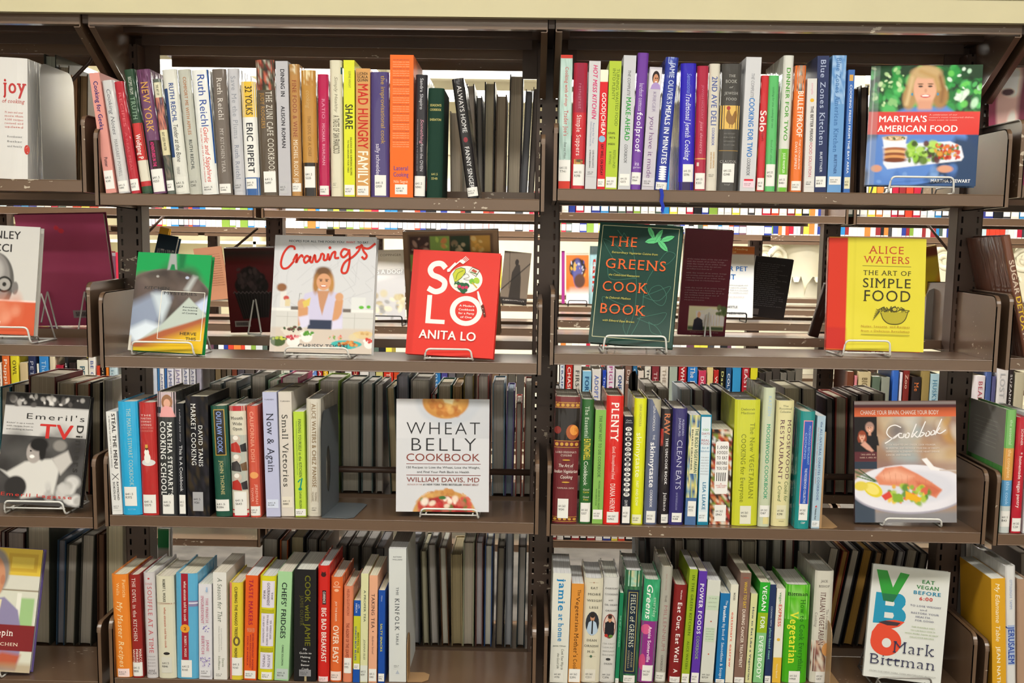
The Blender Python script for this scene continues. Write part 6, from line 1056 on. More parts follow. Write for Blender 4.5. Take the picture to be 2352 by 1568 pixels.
p=Print(sf,h/w); p.text('STANLEY',.05,.12,.05,.72,'3a3838','hb'); p.text('TUCCI',.17,.24,.1,.6,'3a3838','hb'); p.text('My Life Through Food',.88,.92,.0,.5,'f4e4dc','hi'); p.build('title',M_WRAP,root)
easel(o,M,w,cz(0,1),.07,.0,None,'white wire easel with its back legs showing, far left bay second shelf',up=.016)
spine_book('t',Z0[0],-50,59,131,-50,63,411,'d8d6d4','h','very thick white book with large red lowercase title on the top shelf, far left bay',[T('joy',.17,.29,.52,.98,'b82c2c','hbs'),T('of cooking',.34,.37,.5,.95,'b83c34','hsi'),*[T(q,.44+k*.03,.455+k*.03,.55,.92,'c05c54','hs') for k,q in enumerate(['75 years and over','more than','4,500 recipes','revised and','updated'])],*[T(q,.64+k*.04,.655+k*.04,.6,.9,'6c6c70','hs') for k,q in enumerate(['Rombauer','Becker','and family'])],('E',.985,.75,.05,.04,'c03024')],'641.5',Y=.012,grp=None,depth=.19)
spine_book('t',Z0[0],-120,-53,140,-120,-53,411,'7c3c30','h','russet book beside the very thick white one, top shelf, far left bay',[L(.85,.95)],'641.5',Y=.012)

# --- bookends: upright plate + foot slid under the books
def bookend(px_l,px_r,y_top,bay,r,hgt,desc,mat,side=1,foot_w=.045,hole=False,Y=.02,dep=.13,thick=.0012,x=None,yaw=0,rim=0):
    z=cz(bay,r); X=onY(px_l,y_top+120,Y)[0] if x is None else x
    t=thing('bookend',desc,'bookend',(X,Y,z+.0008)); t.rotation_euler.z=yaw; rr=.03
    pts=[(0,0),(dep,0),(dep,hgt-rr)]+[(dep-rr+rr*math.cos(a),hgt-rr+rr*math.sin(a)) for a in [math.pi/2*k/6 for k in range(7)]]+[(rr-rr*math.sin(a),hgt-rr+rr*math.cos(a)) for a in [math.pi/2*k/6 for k in range(7)]]+[(0,hgt-rr)]
    m=MB()
    if hole:
        hy,hz,ra,rb=.055,.095,.018,.05; n=24; O=[];I=[]
        for k in range(n):
            a=2*math.pi*k/n; I.append((hy+ra*math.cos(a),hz+rb*math.sin(a)))
            # outer boundary along the same direction
            dy,dz=math.cos(a),math.sin(a); sc=min([((dep-hy) if dy>0 else hy)/abs(dy) if abs(dy)>1e-6 else 9,((hgt-hz) if dz>0 else hz)/abs(dz) if abs(dz)>1e-6 else 9]); O.append((hy+dy*sc,hz+dz*sc))
        for x_ in (0,thick):
            m.add([(x_,a,b_) for a,b_ in O+I],[(k,(k+1)%n,n+(k+1)%n,n+k) for k in range(n)])
    else: m.prism_x(pts,0,thick)
    if rim: m.box(0,rim,-thick,0,0,hgt-rr)
    m.build('plate',mat,t)
    f=MB(); c=.012; fp=[(0,0),(side*foot_w-side*c,0),(side*foot_w,c),(side*foot_w,dep-c),(side*foot_w-side*c,dep),(0,dep)]
    f.add([(a,b_,0) for a,b_ in fp]+[(a,b_,thick) for a,b_ in fp],[tuple(range(6))[::-1],tuple(range(6,12))]+[(i,(i+1)%6,6+(i+1)%6,6+i) for i in range(6)]); f.build('foot_plate',mat,t)
    return t
bookend(737,775,925,1,2,.225,'slate grey steel bookend with oval hole, third shelf of the left bay',M_GREY,1,.068,True,Y=.012,dep=.145,yaw=-.08)
bookend(1884,1900,960,2,2,.235,'tan steel bookend after the pale blue book, third shelf of the right bay',M_TANEND,1,.045,Y=.012,rim=.008)
bookend(1904,1923,1470,2,3,.14,'tan steel bookend beside the stone white book, bottom shelf',M_TANEND,1,.03,Y=.012)
bookend(934,978,1520,1,3,.10,'tan bookend foot beside the tall pale grey book, bottom shelf',M_TANEND,1,.045,Y=.012,dep=.055)
bookend(93,158,150,0,0,.235,'wide dull steel bookend beside the very thick white book, far left bay',M_SILV,1,.06,Y=.014,dep=.17)
# --- far right bay
root=spine_book('h',Z3[2],2314,2337,941,2294,2320,1227,'58a050','h','green, orange and blue banded book, third shelf, far right bay',[Bn(0,.31,'78b464'),Bn(.31,.57,'d89c50'),Bn(.57,.78,'5c9ccc'),Bn(.78,1,'c8d0d0'),T('the essential',.08,.28,.35,.62,'c8e4b8',''),T('the complete',.32,.55,.35,.65,'f4d8a8',''),T('this cook',.58,.77,.35,.65,'b0d4f0',''),L(.82,.95)],'641.5',Y=.012,depth=.2)
cvr=[c_ for c_ in root.children if c_.name.startswith('cover')][0]; xs_=[v.co.x for v in cvr.data.vertices]; zs_=[v.co.z for v in cvr.data.vertices]
xa,hh_=min(xs_)-.0002,max(zs_)
lp=Print(lambda u,v,o:(xa-o,.19*(1-u)+.004,(1-v)*hh_),1); lp.grid(0,1,0,.46,'8f8d88',1,1); lp.grid(0,.12,.46,.75,'3c6c34',1,1); lp.grid(.3,.55,.5,.75,'5ca040',1,1)
for k in range(7): lp.text('a complete course in vegetarian kitchens',.12+.035*k,.13+.035*k,.15,.8,'c4c2bc','h')
lp.parts=[('back_text',m_) for _,m_ in lp.parts]; lp.build('cover_panel',M_GLOSS,root)
spine_book('h',Z3[2],2338,2362,958,2322,2346,1227,'b81c30','h','crimson book with white typewriter lettering on the third shelf, far right bay',[T('* homemade vegan pantry',.3,.78,.35,.65,'f0d8d8','b'),T('SCHINNER',.1,.24,.4,.62,'f0d8d8',''),L(.87,.985)],'641.563',Y=.012)
spine_book('h',Z3[2],2363,2384,950,2348,2370,1227,'c8ccd0','p','grey book at the edge of the third shelf, far right bay',[L(.87,.985)],'641.563',Y=.012)
spine_book('b',Z3[3],2276,2309,1328,2279,2311,1568,'dca428','p','mustard yellow book with white brush script on the bottom shelf, far right bay',[T('My Edamame Table',.04,.52,.3,.6,'faf0d0','i'),T('JEAN NATHAN',.56,.98,.35,.6,'f8ecc8','b')],'641.5',Y=.012)
spine_book('b',Z3[3],2310,2334,1300,2312,2335,1568,'dcdcdc','h','white book with dense blue lettering on the bottom shelf, far right bay',[T('OTTOLENGHI  TAMIMI',.1,.32,.35,.6,'8ca0c8',''),Bn(.44,.74,'a8b8d8',.15,.85),T('JERUSALEM',.45,.73,.2,.8,'2c4ca4','b'),L(.9,.98)],'641.5',Y=.012)
spine_book('b',Z3[3],2338,2362,1330,2338,2362,1568,'b09078','h','dull tan book at the frame edge on the bottom shelf, far right bay',[L(.9,.98)],'641.5',Y=.012)
# leaning sugar book and the maroon one above it
spine_book('s',Z3[1],2301,2322,541,2352,2374,812,'6c4434','h','brown book leaning left, yellow word on the spine, far right bay second shelf',[T('SUGAR',.2,.48,.25,.8,'c8b4a0','b'),T('DETOX',.5,.78,.25,.8,'dcb428','b'),T('ME',.8,.9,.25,.8,'c8b4a0','b')],'641.5',Y=.02,depth=.19)
root,sf,w,h,o,M=face_book([(2278,178),(2420,132),(2412,430),(2264,426)],.16,.10,.02,'7c1c38','g','maroon glossy cover-out book with pale face, far right bay top shelf')
cv=Canvas(80,100,'74203a'); cv.grad(0,0,0,1,'6c1c34','8c2c50'); cv.ell(.4,.35,.28,.5,'b49088',.2); cv.ell(.38,.12,.2,.12,'d8c8bc',.4); cv.ell(.3,.2,.1,.03,'3c1c24',.4); cv.ell(.38,.5,.1,.14,'d8b8b0',.4); cv.ell(.75,.5,.3,.7,'5c1830',.3); cv.gain(1.7)
cv.build('cover_picture',sf,M_GLOSS,root)
ORD=['first','second','third','fourth','fifth','sixth','seventh','eighth','ninth','tenth','eleventh','twelfth','thirteenth','fourteenth','fifteenth','sixteenth','seventeenth','eighteenth','nineteenth','twentieth','twenty-first','twenty-second','twenty-third','twenty-fourth','twenty-fifth','twenty-sixth','twenty-seventh','twenty-eighth','twenty-ninth','thirtieth','thirty-first','thirty-second','thirty-third','thirty-fourth','thirty-fifth','thirty-sixth','thirty-seventh','thirty-eighth']

# ------------------------------------------------------------------ books of the far face, fore-edges to the viewer
def rowbacks(lst, zs, where, grp, Y=.295, d=.16):
    n=len(lst)
    for i,s in enumerate(lst):
        xtl,xtr,yt,xbl,xbr=s[:5]; cov=s[5]; pg=s[6] if len(s)>6 else 'aaa292'
        nm=s[7] if len(s)>7 else ''
        pos='leftmost' if i==0 else ('rightmost' if i==n-1 else ORD[i]+' from left')
        lab='%s page-edged book, %s, %s'%(nm or 'grey',pos,where)
        yb=proj((onY((xbl+xbr)/2,1000,Y)[0],Y,zs))[1]
        back_book(zs,xtl,xtr,yt,xbl,xbr,yb,cov,pg,lab,Y,grp,d=d)
rowbacks([(1033,1062,255,1034,1064,'8c8478','9c9488','light beige'),(1071,1090,193,1080,1098,'4c4440','a09890','taupe'),(1092,1109,220,1099,1109,'2c2a2c','6c6864','dark grey'),(1113,1138,188,1110,1134,'241c20','98907c','pale-paged black'),(1139,1166,217,1137,1158,'5c4430','8c8070','warm brown'),(1168,1206,171,1167,1192,'2a1c20','988e7e','tall thick dark-covered'),(1207,1224,205,1194,1209,'5c5c60','68686c','slate grey'),(1225,1240,200,1212,1226,'342c2c','6c6460','dim brown')],ZB1[0],'rear of left bay, top shelf','books of the far face, top shelf left bay',Y=.300)
rowbacks([(1700,1722,185,1700,1720,'4c4440','8c8478','grey'),(1952,1972,200,1946,1966,'4c3828','6c5440','brown-paged'),(1976,1996,196,1972,1990,'2a1c1c','7c6c5c','dark maroon')],ZB2[0],'rear of right bay, top shelf','books of the far face, top shelf right bay',Y=.300)
rowbacks([(100,130,125,100,128,'2c302c','7c8078','dark green'),(134,160,150,130,155,'4c443c','8c8474','grey brown'),(163,178,172,160,175,'c09068','a08468','tan'),(180,203,170,178,200,'5c4834','8c7458','brown')],ZB0[0],'rear of far left bay, top shelf','books of the far face, far left bay',Y=.300)
S3=[(480,510,880,484,512,'8c9894','8c8880','pale green'),(514,546,875,514,546,'6c747c','9c968c','grey blue'),(548,572,893,548,570,'3c4c44','8c867c','moss green'),(575,612,862,577,612,'5c6058','a09a90','light grey'),(616,640,873,614,637,'9cc0a0','a8a296','mint'),(645,688,866,645,686,'b43c6c','a09890','thick pink-edged'),(690,728,880,690,726,'3c2c2c','989086','thick dark'),(732,780,873,730,778,'8cb048','98928a','lime-capped'),(784,826,878,785,825,'4c5450','8f8b80','thick sage'),(830,858,880,830,856,'546868','8f8b84','grey teal'),(862,880,882,863,880,'8c8078','96928c','narrow warm'),(885,908,889,898,916,'284038','94886c','beige leaning'),(910,940,862,914,940,'384450','706e74','tall bluish'),(943,988,872,943,985,'74706c','8a857b','thick pale'),(990,1002,905,990,1001,'a83c34','8a857b','narrow red-capped'),(1004,1038,884,1004,1036,'2c6458','98907e','green-capped'),(1040,1061,885,1040,1060,'b09460','8c7454','tan-capped'),(1064,1089,862,1065,1088,'7c6c34','8c8880','yellow-capped'),(1096,1124,863,1096,1122,'9c4844','98928a','red-capped thick'),(1130,1161,880,1130,1158,'7ca0b8','94908a','pale-blue-capped thick'),(1165,1182,897,1158,1178,'6c5c9c','74808c','violet-capped'),(1185,1199,925,1183,1197,'b0443c','9c968c','short red-capped'),(1205,1225,882,1201,1220,'8c3c30','8f8a80','rust-capped')]
rowbacks(S3,ZB1[2],'rear of left bay, third shelf','books of the far face, third shelf left bay',Y=.290,d=.165)
rowbacks([(1270,1290,900,1270,1290,'3c3c40','7c7874','dim'),(1480,1508,885,1482,1508,'8c8478','908a80','buff-capped'),(1512,1536,893,1512,1536,'a49c88','8c867c','ivory-capped'),(1562,1590,893,1562,1588,'9cacb4','8c8a88','white-capped'),(1594,1618,895,1594,1618,'4c2830','8c867c','wine red'),(1630,1650,900,1632,1650,'4c4c50','98948c','silver'),(1655,1675,898,1655,1675,'2c2c30','7c7870','black'),(1800,1840,890,1800,1838,'6c685c','98927c','thick stone'),(1842,1876,892,1842,1874,'5c5450','8c8474','thick fawn'),(1897,1916,916,1895,1914,'1c1c1e','54504c','black-bound'),(1918,1948,913,1916,1942,'8c3c34','847c6c','red-topped'),(1952,1972,908,1944,1962,'4c4440','7c7468','dull brown'),(1976,2000,905,1976,2000,'503c38','847c74','mauve brown'),(2004,2034,903,2004,2032,'6c6460','8c8678','grey fawn')],ZB2[2],'rear of right bay, third shelf','books of the far face, third shelf right bay',Y=.290,d=.165)
S4=[(602,640,1236,600,634,'4c4438','94908a','dark olive'),(643,662,1240,641,660,'c4602c','8c867c','orange'),(666,700,1232,664,694,'2c2c2c','948a70','tan-paged black'),(704,730,1236,702,726,'54504c','74706c','slate'),(733,752,1240,731,748,'6c5c54','74706a','ashen'),(772,796,1252,770,794,'5c5450','6c6864','grey brown'),(800,826,1252,798,822,'4c4840','74706c','dim olive'),(830,856,1255,830,852,'686460','7c7874','ash'),(861,884,1258,860,880,'303034','6c6a6c','charcoal'),(935,961,1247,938,966,'3c4044','8c8c90','thick blue grey'),(965,981,1264,972,986,'5c5844','a09c86','yellowish'),(981,1002,1250,990,1008,'58544c','989490','pale grey'),(1006,1028,1257,1017,1030,'5c3c24','a09e94','brown-covered'),(1034,1063,1272,1038,1062,'9c8c68','84785c','thick khaki'),(1064,1090,1245,1062,1088,'a0a488','968e82','sage-bound thick'),(1092,1111,1245,1092,1108,'6c4440','908c90','lilac grey'),(1113,1133,1252,1112,1128,'2c4c84','a4a29a','blue-and-brown covered'),(1141,1162,1257,1138,1154,'28242a','6c665c','dim black'),(1164,1178,1224,1157,1176,'6c7078','84868c','tall grey'),(1190,1211,1255,1186,1204,'1c2c34','8c8884','dark teal')]
rowbacks(S4,ZB1[3],'rear of left bay, bottom shelf','books of the far face, bottom shelf left bay',Y=.285,d=.175)
S4R=[(1466,1484,1240,1466,1484,'5c6468','6c6868','plastic-wrapped'),(1490,1545,1234,1490,1543,'2c2022','6c6664','very thick dark'),(1550,1572,1240,1550,1570,'b4aca0','8c8074','pale'),(1575,1610,1238,1575,1608,'54504c','78746c','ashen thick'),(1614,1662,1236,1614,1660,'38282c','74706c','thick aubergine'),(1668,1700,1240,1666,1698,'58544c','7c7468','thick drab'),(1704,1738,1242,1700,1734,'a8a090','7c7668','ivory-bound'),(1742,1765,1240,1736,1760,'3c3c3c','78746c','graphite'),(1775,1798,1235,1768,1790,'6c6c68','88867e','light'),(1802,1825,1238,1796,1818,'4c1c1c','948e84','red-bound'),(1833,1862,1242,1822,1850,'2c3434','84807a','green-black')]
rowbacks(S4R,ZB2[3],'rear of right bay, bottom shelf','books of the far face, bottom shelf right bay',Y=.285,d=.175)
S4S=[(1906,1930,1258,1862,1886,'3c3430','948e82','cream-paged leaning'),(1935,1952,1265,1888,1904,'7c2c20','8c6c3c','dark red-bound slanting'),(1955,1978,1263,1908,1928,'181c24','9c968a','black-bound slanting'),(1981,2008,1262,1934,1958,'241a18','8c6c34','amber-paged slanting'),(2012,2030,1268,1966,1984,'4c4840','84684c','brown-paged slanting'),(2034,2060,1262,1990,2014,'241a1c','7c6a54','dull slanting'),(2064,2080,1265,2020,2036,'6c6a70','8c8a88','grey slanting'),(2083,2112,1262,2040,2066,'302c2c','847c70','pale slanting'),(2114,2134,1270,2072,2092,'403834','7c7468','last slanting')]
rowbacks(S4S,ZB2[3],'rear of right bay, slanting set','slanting books of the far face, bottom shelf right bay',Y=.285,d=.165)
rowbacks([(0,12,1220,0,12,'5c3430','8c8680','rusty'),(15,56,1222,14,55,'4c2c28','8c8480','maroon'),(60,116,1205,62,115,'3c4038','9c9688','very thick green-grey'),(132,152,1240,128,148,'34506c','6c6c74','blue-backed'),(155,178,1250,146,172,'4c4c44','948e84','creamy'),(188,218,1228,180,210,'4c4a44','948e84','tall ribbed'),(222,240,1226,224,240,'4c2c1c','5c4434','brown'),(244,284,1205,246,284,'a09880','a8a088','thick ivory')],ZB0[3],'rear of far left bay, bottom shelf','books of the far face, bottom shelf far left bay',Y=.285,d=.17)
rowbacks([(0,24,888,0,24,'2c6c7c','847c70','teal-capped'),(28,60,882,28,60,'3c3430','8c8474','olive'),(66,128,863,66,128,'5c1c1c','847a6c','thick red-bound'),(132,170,878,132,170,'a8a08c','8c8270','cream-capped'),(174,206,880,174,206,'8c3c28','8c8270','rust-bound'),(208,232,878,208,232,'1c1a1c','847c6c','ebony'),(236,262,872,238,262,'c8c4b4','8c8884','white-capped')],ZB0[2],'rear of far left bay, third shelf','books of the far face, third shelf far left bay',Y=.290,d=.165)
rowbacks([(2216,2238,1240,2212,2232,'2c2c30','8c8680','black'),(2240,2262,1250,2236,2256,'1c2024','7c7872','charcoal'),(2343,2370,1270,2343,2370,'4c3c34','746c64','murky')],ZB2[3],'rear of far right bay, bottom shelf','books of the far face, bottom shelf far right bay',Y=.285,d=.17)

# --- displays on the second shelf of the far face (we see their backs)
def back_cover(px,Y,al,t,col,kind,desc):
    return face_book(px,Y,al,t,col,kind,desc)
zb1=ZB1[1]; zb2=ZB2[1]; zb0=ZB0[1]
root,sf,w,h,o,M=face_book([(22,494),(246,490),(262,747),(84,747)],.38,-.16,.02,'8c3454','g','large dusty pink book turned away, cherry mark on its back, far left bay')
cv=Canvas(90,100,'8c3858'); cv.blobs(20,(0,1,0,1),['943c5c','843454','9c4464'],.1,.3,.4,1); cv.ell(.45,.12,.025,.02,'c0303c',.3); cv.ell(.5,.145,.03,.02,'c0303c',.3); cv.gain(2.0); cv.build('cover_picture',sf,M_GLOSS,root)
p=Print(sf,h/w); p.grid(.5,.8,.86,.93,'b0a4a8',1,1)
for k in range(22): p.grid(.53+k*.011,.536+k*.011,.875,.915,'3c3034',1,1)
p.build('barcode_label',M_STICK,root)
def vlegs(px_list,Y,mat,desc,zb,half=0):
    t=thing('wire_easel',desc,'book easel',(onY(px_list[0][0][0],700,Y)[0],Y,zb)); o_=np.array([onY(px_list[0][0][0],700,Y)[0],Y,zb])
    for P in px_list:
        pts=[onY(x,y,Y-.0+dy)-o_ for (x,y,dy) in P]; m=MB(); m.tube(roundpath(pts,.006),.002,8); m.build('leg',mat,t,True)
    return t
vlegs([[(95,740,-.01),(109,668,.05),(132,757,-.02)],[(180,757,-.02),(194,668,.05),(208,740,0)],[(132,757,-.02),(180,757,-.02)]],.31,M_WIRE,'white wire easel legs against the back of the dusty pink book',zb0)
root,sf,w,h,o,M=face_book([(440,570),(508,568),(528,687),(470,689)],2.60,-.16,.012,'b88468','g','salmon backed book turned away far behind, between the pan book and the cupcake book')
p=Print(sf,h/w); 
for k in range(14): p.text('words about cooking and travel',.12+k*.045,.14+k*.045,.1,.9,'8c5c48','h')
p.build('lettering',M_GLOSS,root)
root,sf,w,h,o,M=face_book([(510,569),(632,569),(640,762),(534,764)],.36,-.14,.016,'3c1218','g','dark red book turned away, chocolate cupcake photo on its back')
cv=Canvas(100,130,'4c1418'); cv.rect(-1,2,0,.12,'2c1c1c',.1); cv.ell(.5,.44,.34,.14,'1a1214',.1); cv.ell(.5,.36,.28,.1,'241a1c',.15); cv.ell(.48,.3,.2,.08,'1c1416',.2); cv.blobs(40,(.2,.8,.24,.48),['2c2224','140e10','3a2c2e'],.02,.05,.8)
cv.poly([(.14,.52),(.9,.52),(.8,.82),(.28,.84)],'181214',.02)
for k in range(12): cv.line([(.18+k*.06,.54),(.3+k*.044,.82)],.008,'342a2c',.01,.8)
cv.line([(.12,.53)]+[(.15+k*.04,.51+.025*(k%2)) for k in range(19)],.012,'4c4042',.01)
cv.gain(1.7)
cv.build('cover_picture',sf,M_GLOSS,root)
p=Print(sf,h/w); p.grid(.1,.42,.86,.93,'a89c98',1,1)
for k in range(20): p.grid(.13+k*.012,.137+k*.012,.875,.915,'3c3034',1,1)
p.build('barcode_label',M_STICK,root)
vlegs([[(570,766,-.01),(585,674,.05),(600,764,-.02)],[(570,766,-.01),(600,767,-.02)]],.31,M_WIRE,'white wire easel leg standing against the cupcake book',zb1)
root,sf,w,h,o,M=face_book([(925,531),(1140,528),(1152,770),(936,770)],.36,-.12,.03,'6c5440','g','tall photo-collage book turned away behind the red cookbook')
cv=Canvas(110,130,'7c644c'); cv.rect(.05,.95,.03,.97,'5c4838',.02)
for i in range(4):
    for j in range(5):
        c=[['3c2824','5c3c34','a88c7c'],['7c9c4c','b0c860','c87c4c'],['2c3c2c','6c5c44','b0a080'],['a8803c','d0b074','c89848']][(i+j)%4]
        u0=.07+i*.215; v0=.05+j*.17; cv.rect(u0,u0+.205,v0,v0+.155,c[0],.01); cv.blobs(12,(u0+.02,u0+.18,v0+.02,v0+.14),c,.012,.035,.8)
cv.gain(1.6)
cv.build('cover_picture',sf,M_GLOSS,root)
root,sf,w,h,o,M=face_book([(1574,526),(1688,529),(1663,771),(1557,769)],.34,-.12,.02,'44101c','h','maroon book turned away, small photo of a man at a columned house')
cv=Canvas(90,130,'4a1220'); cv.rect(.2,.95,.72,.95,'c0b494',.01); cv.poly([(.35,.77),(.95,.74),(.95,.9),(.4,.92)],'dcd8cc',.02)
for k in range(6): cv.line([(.55+k*.06,.79),(.56+k*.06,.9)],.014,'a89c84',.01)
cv.poly([(.34,.8),(.64,.73),(.94,.8)],'c4bca8',.01); cv.rect(.2,.95,.91,.95,'3c4c34',.02); cv.poly([(.3,.95),(.32,.85),(.4,.82),(.5,.85),(.53,.95)],'1c1c28',.01); cv.ell(.42,.8,.035,.03,'c08c70',.2); cv.blobs(14,(.78,.95,.72,.8),['3c4c2c','4c5c34'],.02,.05)
cv.gain(1.9)
cv.build('cover_picture',sf,M_WRAP,root)
p=Print(sf,h/w)
rr_=random.Random(3)
for blk,(v0,n) in enumerate(((.27,5),(.40,4),(.54,6))):
    for k in range(n): p.text(rr_.choice(['a winning book on a fascinating aspect','of the many wines of his day and ours','this brilliant book about one of','and exciting achievement for all of us','with the touch of an artist, brings']),v0+k*.023,v0+.011+k*.023,.08,[.92,.85,.9,.8,.6,.5][k],'b09498','hs')
p.text('the author at home with his notes on wine',.962,.972,.25,.85,'a88c90','h'); p.build('lettering',M_WRAP,root)
vlegs([[(1618,773,-.01),(1627,686,.05),(1632,774,-.02)]],.31,M_WIRE,'white wire easel leg in front of the maroon book, right bay',zb2)
root,sf,w,h,o,M=face_book([(1900,655),(1912,655),(1884,776),(1852,771)],.33,-.2,.02,'2c1816','h','dark oxblood book seen edge-on left of the yellow cookbook')
root,sf,w,h,o,M=face_book([(2122,565),(2142,566),(2184,772),(2128,772)],.42,-.12,.012,'d8b828','g','yellow and orange book peeking out right of the yellow cookbook')
cv=Canvas(30,60,'dcc42c'); cv.rect(-1,2,0,.12,'7c3c1c',.04); cv.poly([(0,.6),(1,.3),(1,.9),(0,1)],'e09020',.2); cv.build('cover_picture',sf,M_GLOSS,root)
# steel bookends on the far face
def plain_plate(px0,px1,y0,y1,Y,mat,desc):
    a=onY(px0,y1,Y); b_=onY(px1,y0,Y); t=thing('bookend',desc,'bookend',(a[0],Y,a[2])); W2=b_[0]-a[0]; H2=b_[2]-a[2]; r=.015; m=MB()
    pts=[(0,0),(W2,0),(W2,H2-r),(W2-r*.3,H2-r*.3),(W2-r,H2),(r,H2),(r*.3,H2-r*.3),(0,H2-r)]; n=8
    m.add([(x,0,z) for x,z in pts]+[(x,.0015,z) for x,z in pts],[tuple(range(n)),tuple(range(n,2*n))[::-1]]+[(i,n+i,n+(i+1)%n,(i+1)%n) for i in range(n)]); m.build('plate',mat,t)
    f=MB(); f.box(0,W2,.002,.1,.0,.0012); f.build('foot_plate',mat,t); return t
plain_plate(2122,2172,663,779,.36,M_SILV,'pale steel bookend behind the yellow cookbook, second shelf')
plain_plate(1437,1466,852,1120,.275,M_BLACK,'dark steel bookend rising behind the yellow and slate books, third shelf')
# blue book and gold book leaning behind the left upright
root,sf,w,h,o,M=face_book([(366,541),(410,539),(362,758),(312,758)],.36,.25,.022,'2c4860','g','small blue novel leaning behind the saucepan book'); 
cv=Canvas(40,50,'34546c'); cv.grad(0,0,0,1,'20303c','6c8ca4'); cv.build('cover_picture',sf,M_GLOSS,root)
p=Print(sf,h/w); p.text('WATER & BONES',.15,.28,.1,.95,'d8dce0','h'); p.text('a novel',.45,.55,.4,.8,'c8ccd0','h'); p.build('title',M_GLOSS,root)
root,sf,w,h,o,M=face_book([(370,523),(388,522),(345,749),(318,749)],.43,.10,.015,'c89820','g','gold edged book behind the small blue novel')

# ------------------------------------------------------------------ second range: spines on its third shelf, seen under our second shelf
OY=1.285
R3Z=R1Z[1][2]
FRONT3=[
# x0,x1,ytop(or None),colour,word,wordcolour
(0,22,'e4e0d4','',''),(24,25,'',0,0)]
R1A=[(-6,6,'d8d4c8','CATS','a03c34'),(7,24,'d86830','Puppies','f4d8c8'),(26,45,'d8cc30','OWL','4c4420'),(47,66,'c8b48c','','' ),(67,84,'242c50','PETS','b4b8cc'),(86,91,'e4e2d8','',''),(92,114,'3484cc','The Intelligent Cat','a8d0f0'),(116,128,'d4c8ac','',''),(130,148,'a01c34','CORPS','e8ccd0'),(150,158,'1c1c20','dog','c8c8c8'),(160,176,'281c1c','Human','d85c2c'),(178,204,'dcdacc','PETS','3c6474'),(205,221,'e4e0d8','BE COUNTED','2c4ca0'),(223,231,'c83c24','',''),(233,243,'1c1a1c','wild','d8c0a0'),(244,251,'d87828','',''),(252,268,'b8ccd4','Lions','6c90a4'),
(352,362,'c4ccdc','',''),(363,366,'3c74ac','',''),(367,378,'e4e4e8','JAMES HERRIOT','8c90b0'),(379,383,'3c6cb0','',''),(384,400,'d8d8e4','JAMES HERRIOT','7880a8'),(401,418,'dcd8e0','JAMES HERRIOT','8078a4'),(419,435,'d4d4dc','JAMES HERRIOT','7880a0'),(436,450,'c8c8d0','JAMES HERRIOT','686c8c'),(451,462,'9c98a8','','')]
R1B=[(482,494,'3c3834','',''),(495,508,'6c5c44','',''),(509,520,'44382c','',''),(521,532,'5c5448','',''),(533,545,'6c3828','',''),(546,562,'4c4850','',''),(563,585,'58504c','',''),(587,603,'4c4044','AND','c8c4c8'),(614,633,'3080d0','HEELS','c8e0f4'),(635,650,'dcdad0','',''),(651,666,'d8d8cc','The','8c8c80'),(667,682,'28486c','CE','a8b8cc'),(683,696,'9c4c38','KING','e0c8b8'),(697,706,'9cb8d0','',''),(707,728,'6c90d0','Newton','e8ecf4'),(729,741,'a8242c','Alex &','f0dcd8'),(742,754,'dcac1c','OWL','f8ecb8'),(755,771,'dcd8c8','cats','8c8c80'),(773,782,'281c24','','' ),(783,791,'382824','CAT','d8b080'),(792,808,'dcdcdc','T THE','5c5c5c'),(809,824,'8c1c24','DOG','e8c8a0'),(826,847,'e0dedc','','' ),(848,862,'9c9c9c','',''),(863,880,'c8c078','',''),(881,903,'cc3424','THE BIG NEW','f0c8b8'),(904,917,'cc4c28','yellow','e89c70'),(918,930,'2c2a30','Sas','c8c8cc'),(931,944,'3c3c4c','',''),(945,956,'a8b49c','',''),(957,974,'d8dcd0','',''),(975,990,'a8bc8c','',''),(994,1012,'2c74b4','Possibility Dogs','d0e4f4'),(1013,1028,'4c4890','DOG & CAT','b8b4e0'),(1029,1046,'646068','',''),(1047,1068,'4c4844','',''),(1069,1090,'545050','',''),(1091,1110,'6c6864','',''),(1111,1128,'54504c','',''),(1129,1146,'7c6450','',''),(1147,1166,'807468','',''),(1167,1184,'5c5850','',''),(1185,1204,'54504c','',''),(1205,1224,'4c4844','','')]
R1C=[(1285,1296,'d4dce4','TRAINING','2c4c8c'),(1298,1315,'b82c24','CHASER','f4e0d8'),(1316,1335,'ccc8c0','FIRST FRIEND','4c4c4c'),(1337,1358,'84bcdc','FOR THE LOVE','2c5c8c'),(1359,1380,'dcd8d4','ADOPTABLE DOG','4c6cc8'),(1383,1392,'2444b0','The','b0c0e8'),(1393,1411,'dcd4e0','PIGLET','b43c8c'),(1413,1433,'d8d4d4','ONE NATION','284888'),(1435,1450,'7c5c50','Dog','e0d4cc'),(1452,1463,'2c6490','and the','b8d4e8'),(1464,1478,'d4c8bc','',''),(1480,1494,'d8d4c8','THE NEW CHOW','4c4c50'),(1496,1513,'803038','THE LAST','e0c0c0'),(1515,1534,'d8d0c4','THE SOCIAL LIVES','a89c90'),(1536,1555,'a0aca0','','' ),(1557,1576,'a8242c','WHAT THE DOG','f0dcd8'),(1578,1601,'2c7cc8','The NEW LABRADOR','f0f4f8'),(1603,1621,'c43c5c','DOGS WITH JOBS','f4d4dc'),(1623,1637,'d8c488','',''),(1638,1650,'b42c28',"Woman's",'f0d8d0'),(1652,1664,'20201c','Dachshund','ecec9c'),(1666,1679,'28507c','COLT','e0e8f0'),(1681,1701,'3490c8','','' ),(1703,1720,'a82430','EAST','f0d4d8'),(1722,1739,'d4cc2c','','' ),(1742,1756,'302a28','',''),(1757,1772,'4c4640','',''),(1773,1790,'3c3632','',''),(1791,1806,'6c6860','',''),(1807,1824,'545048','',''),(1825,1842,'6c665c','','')]
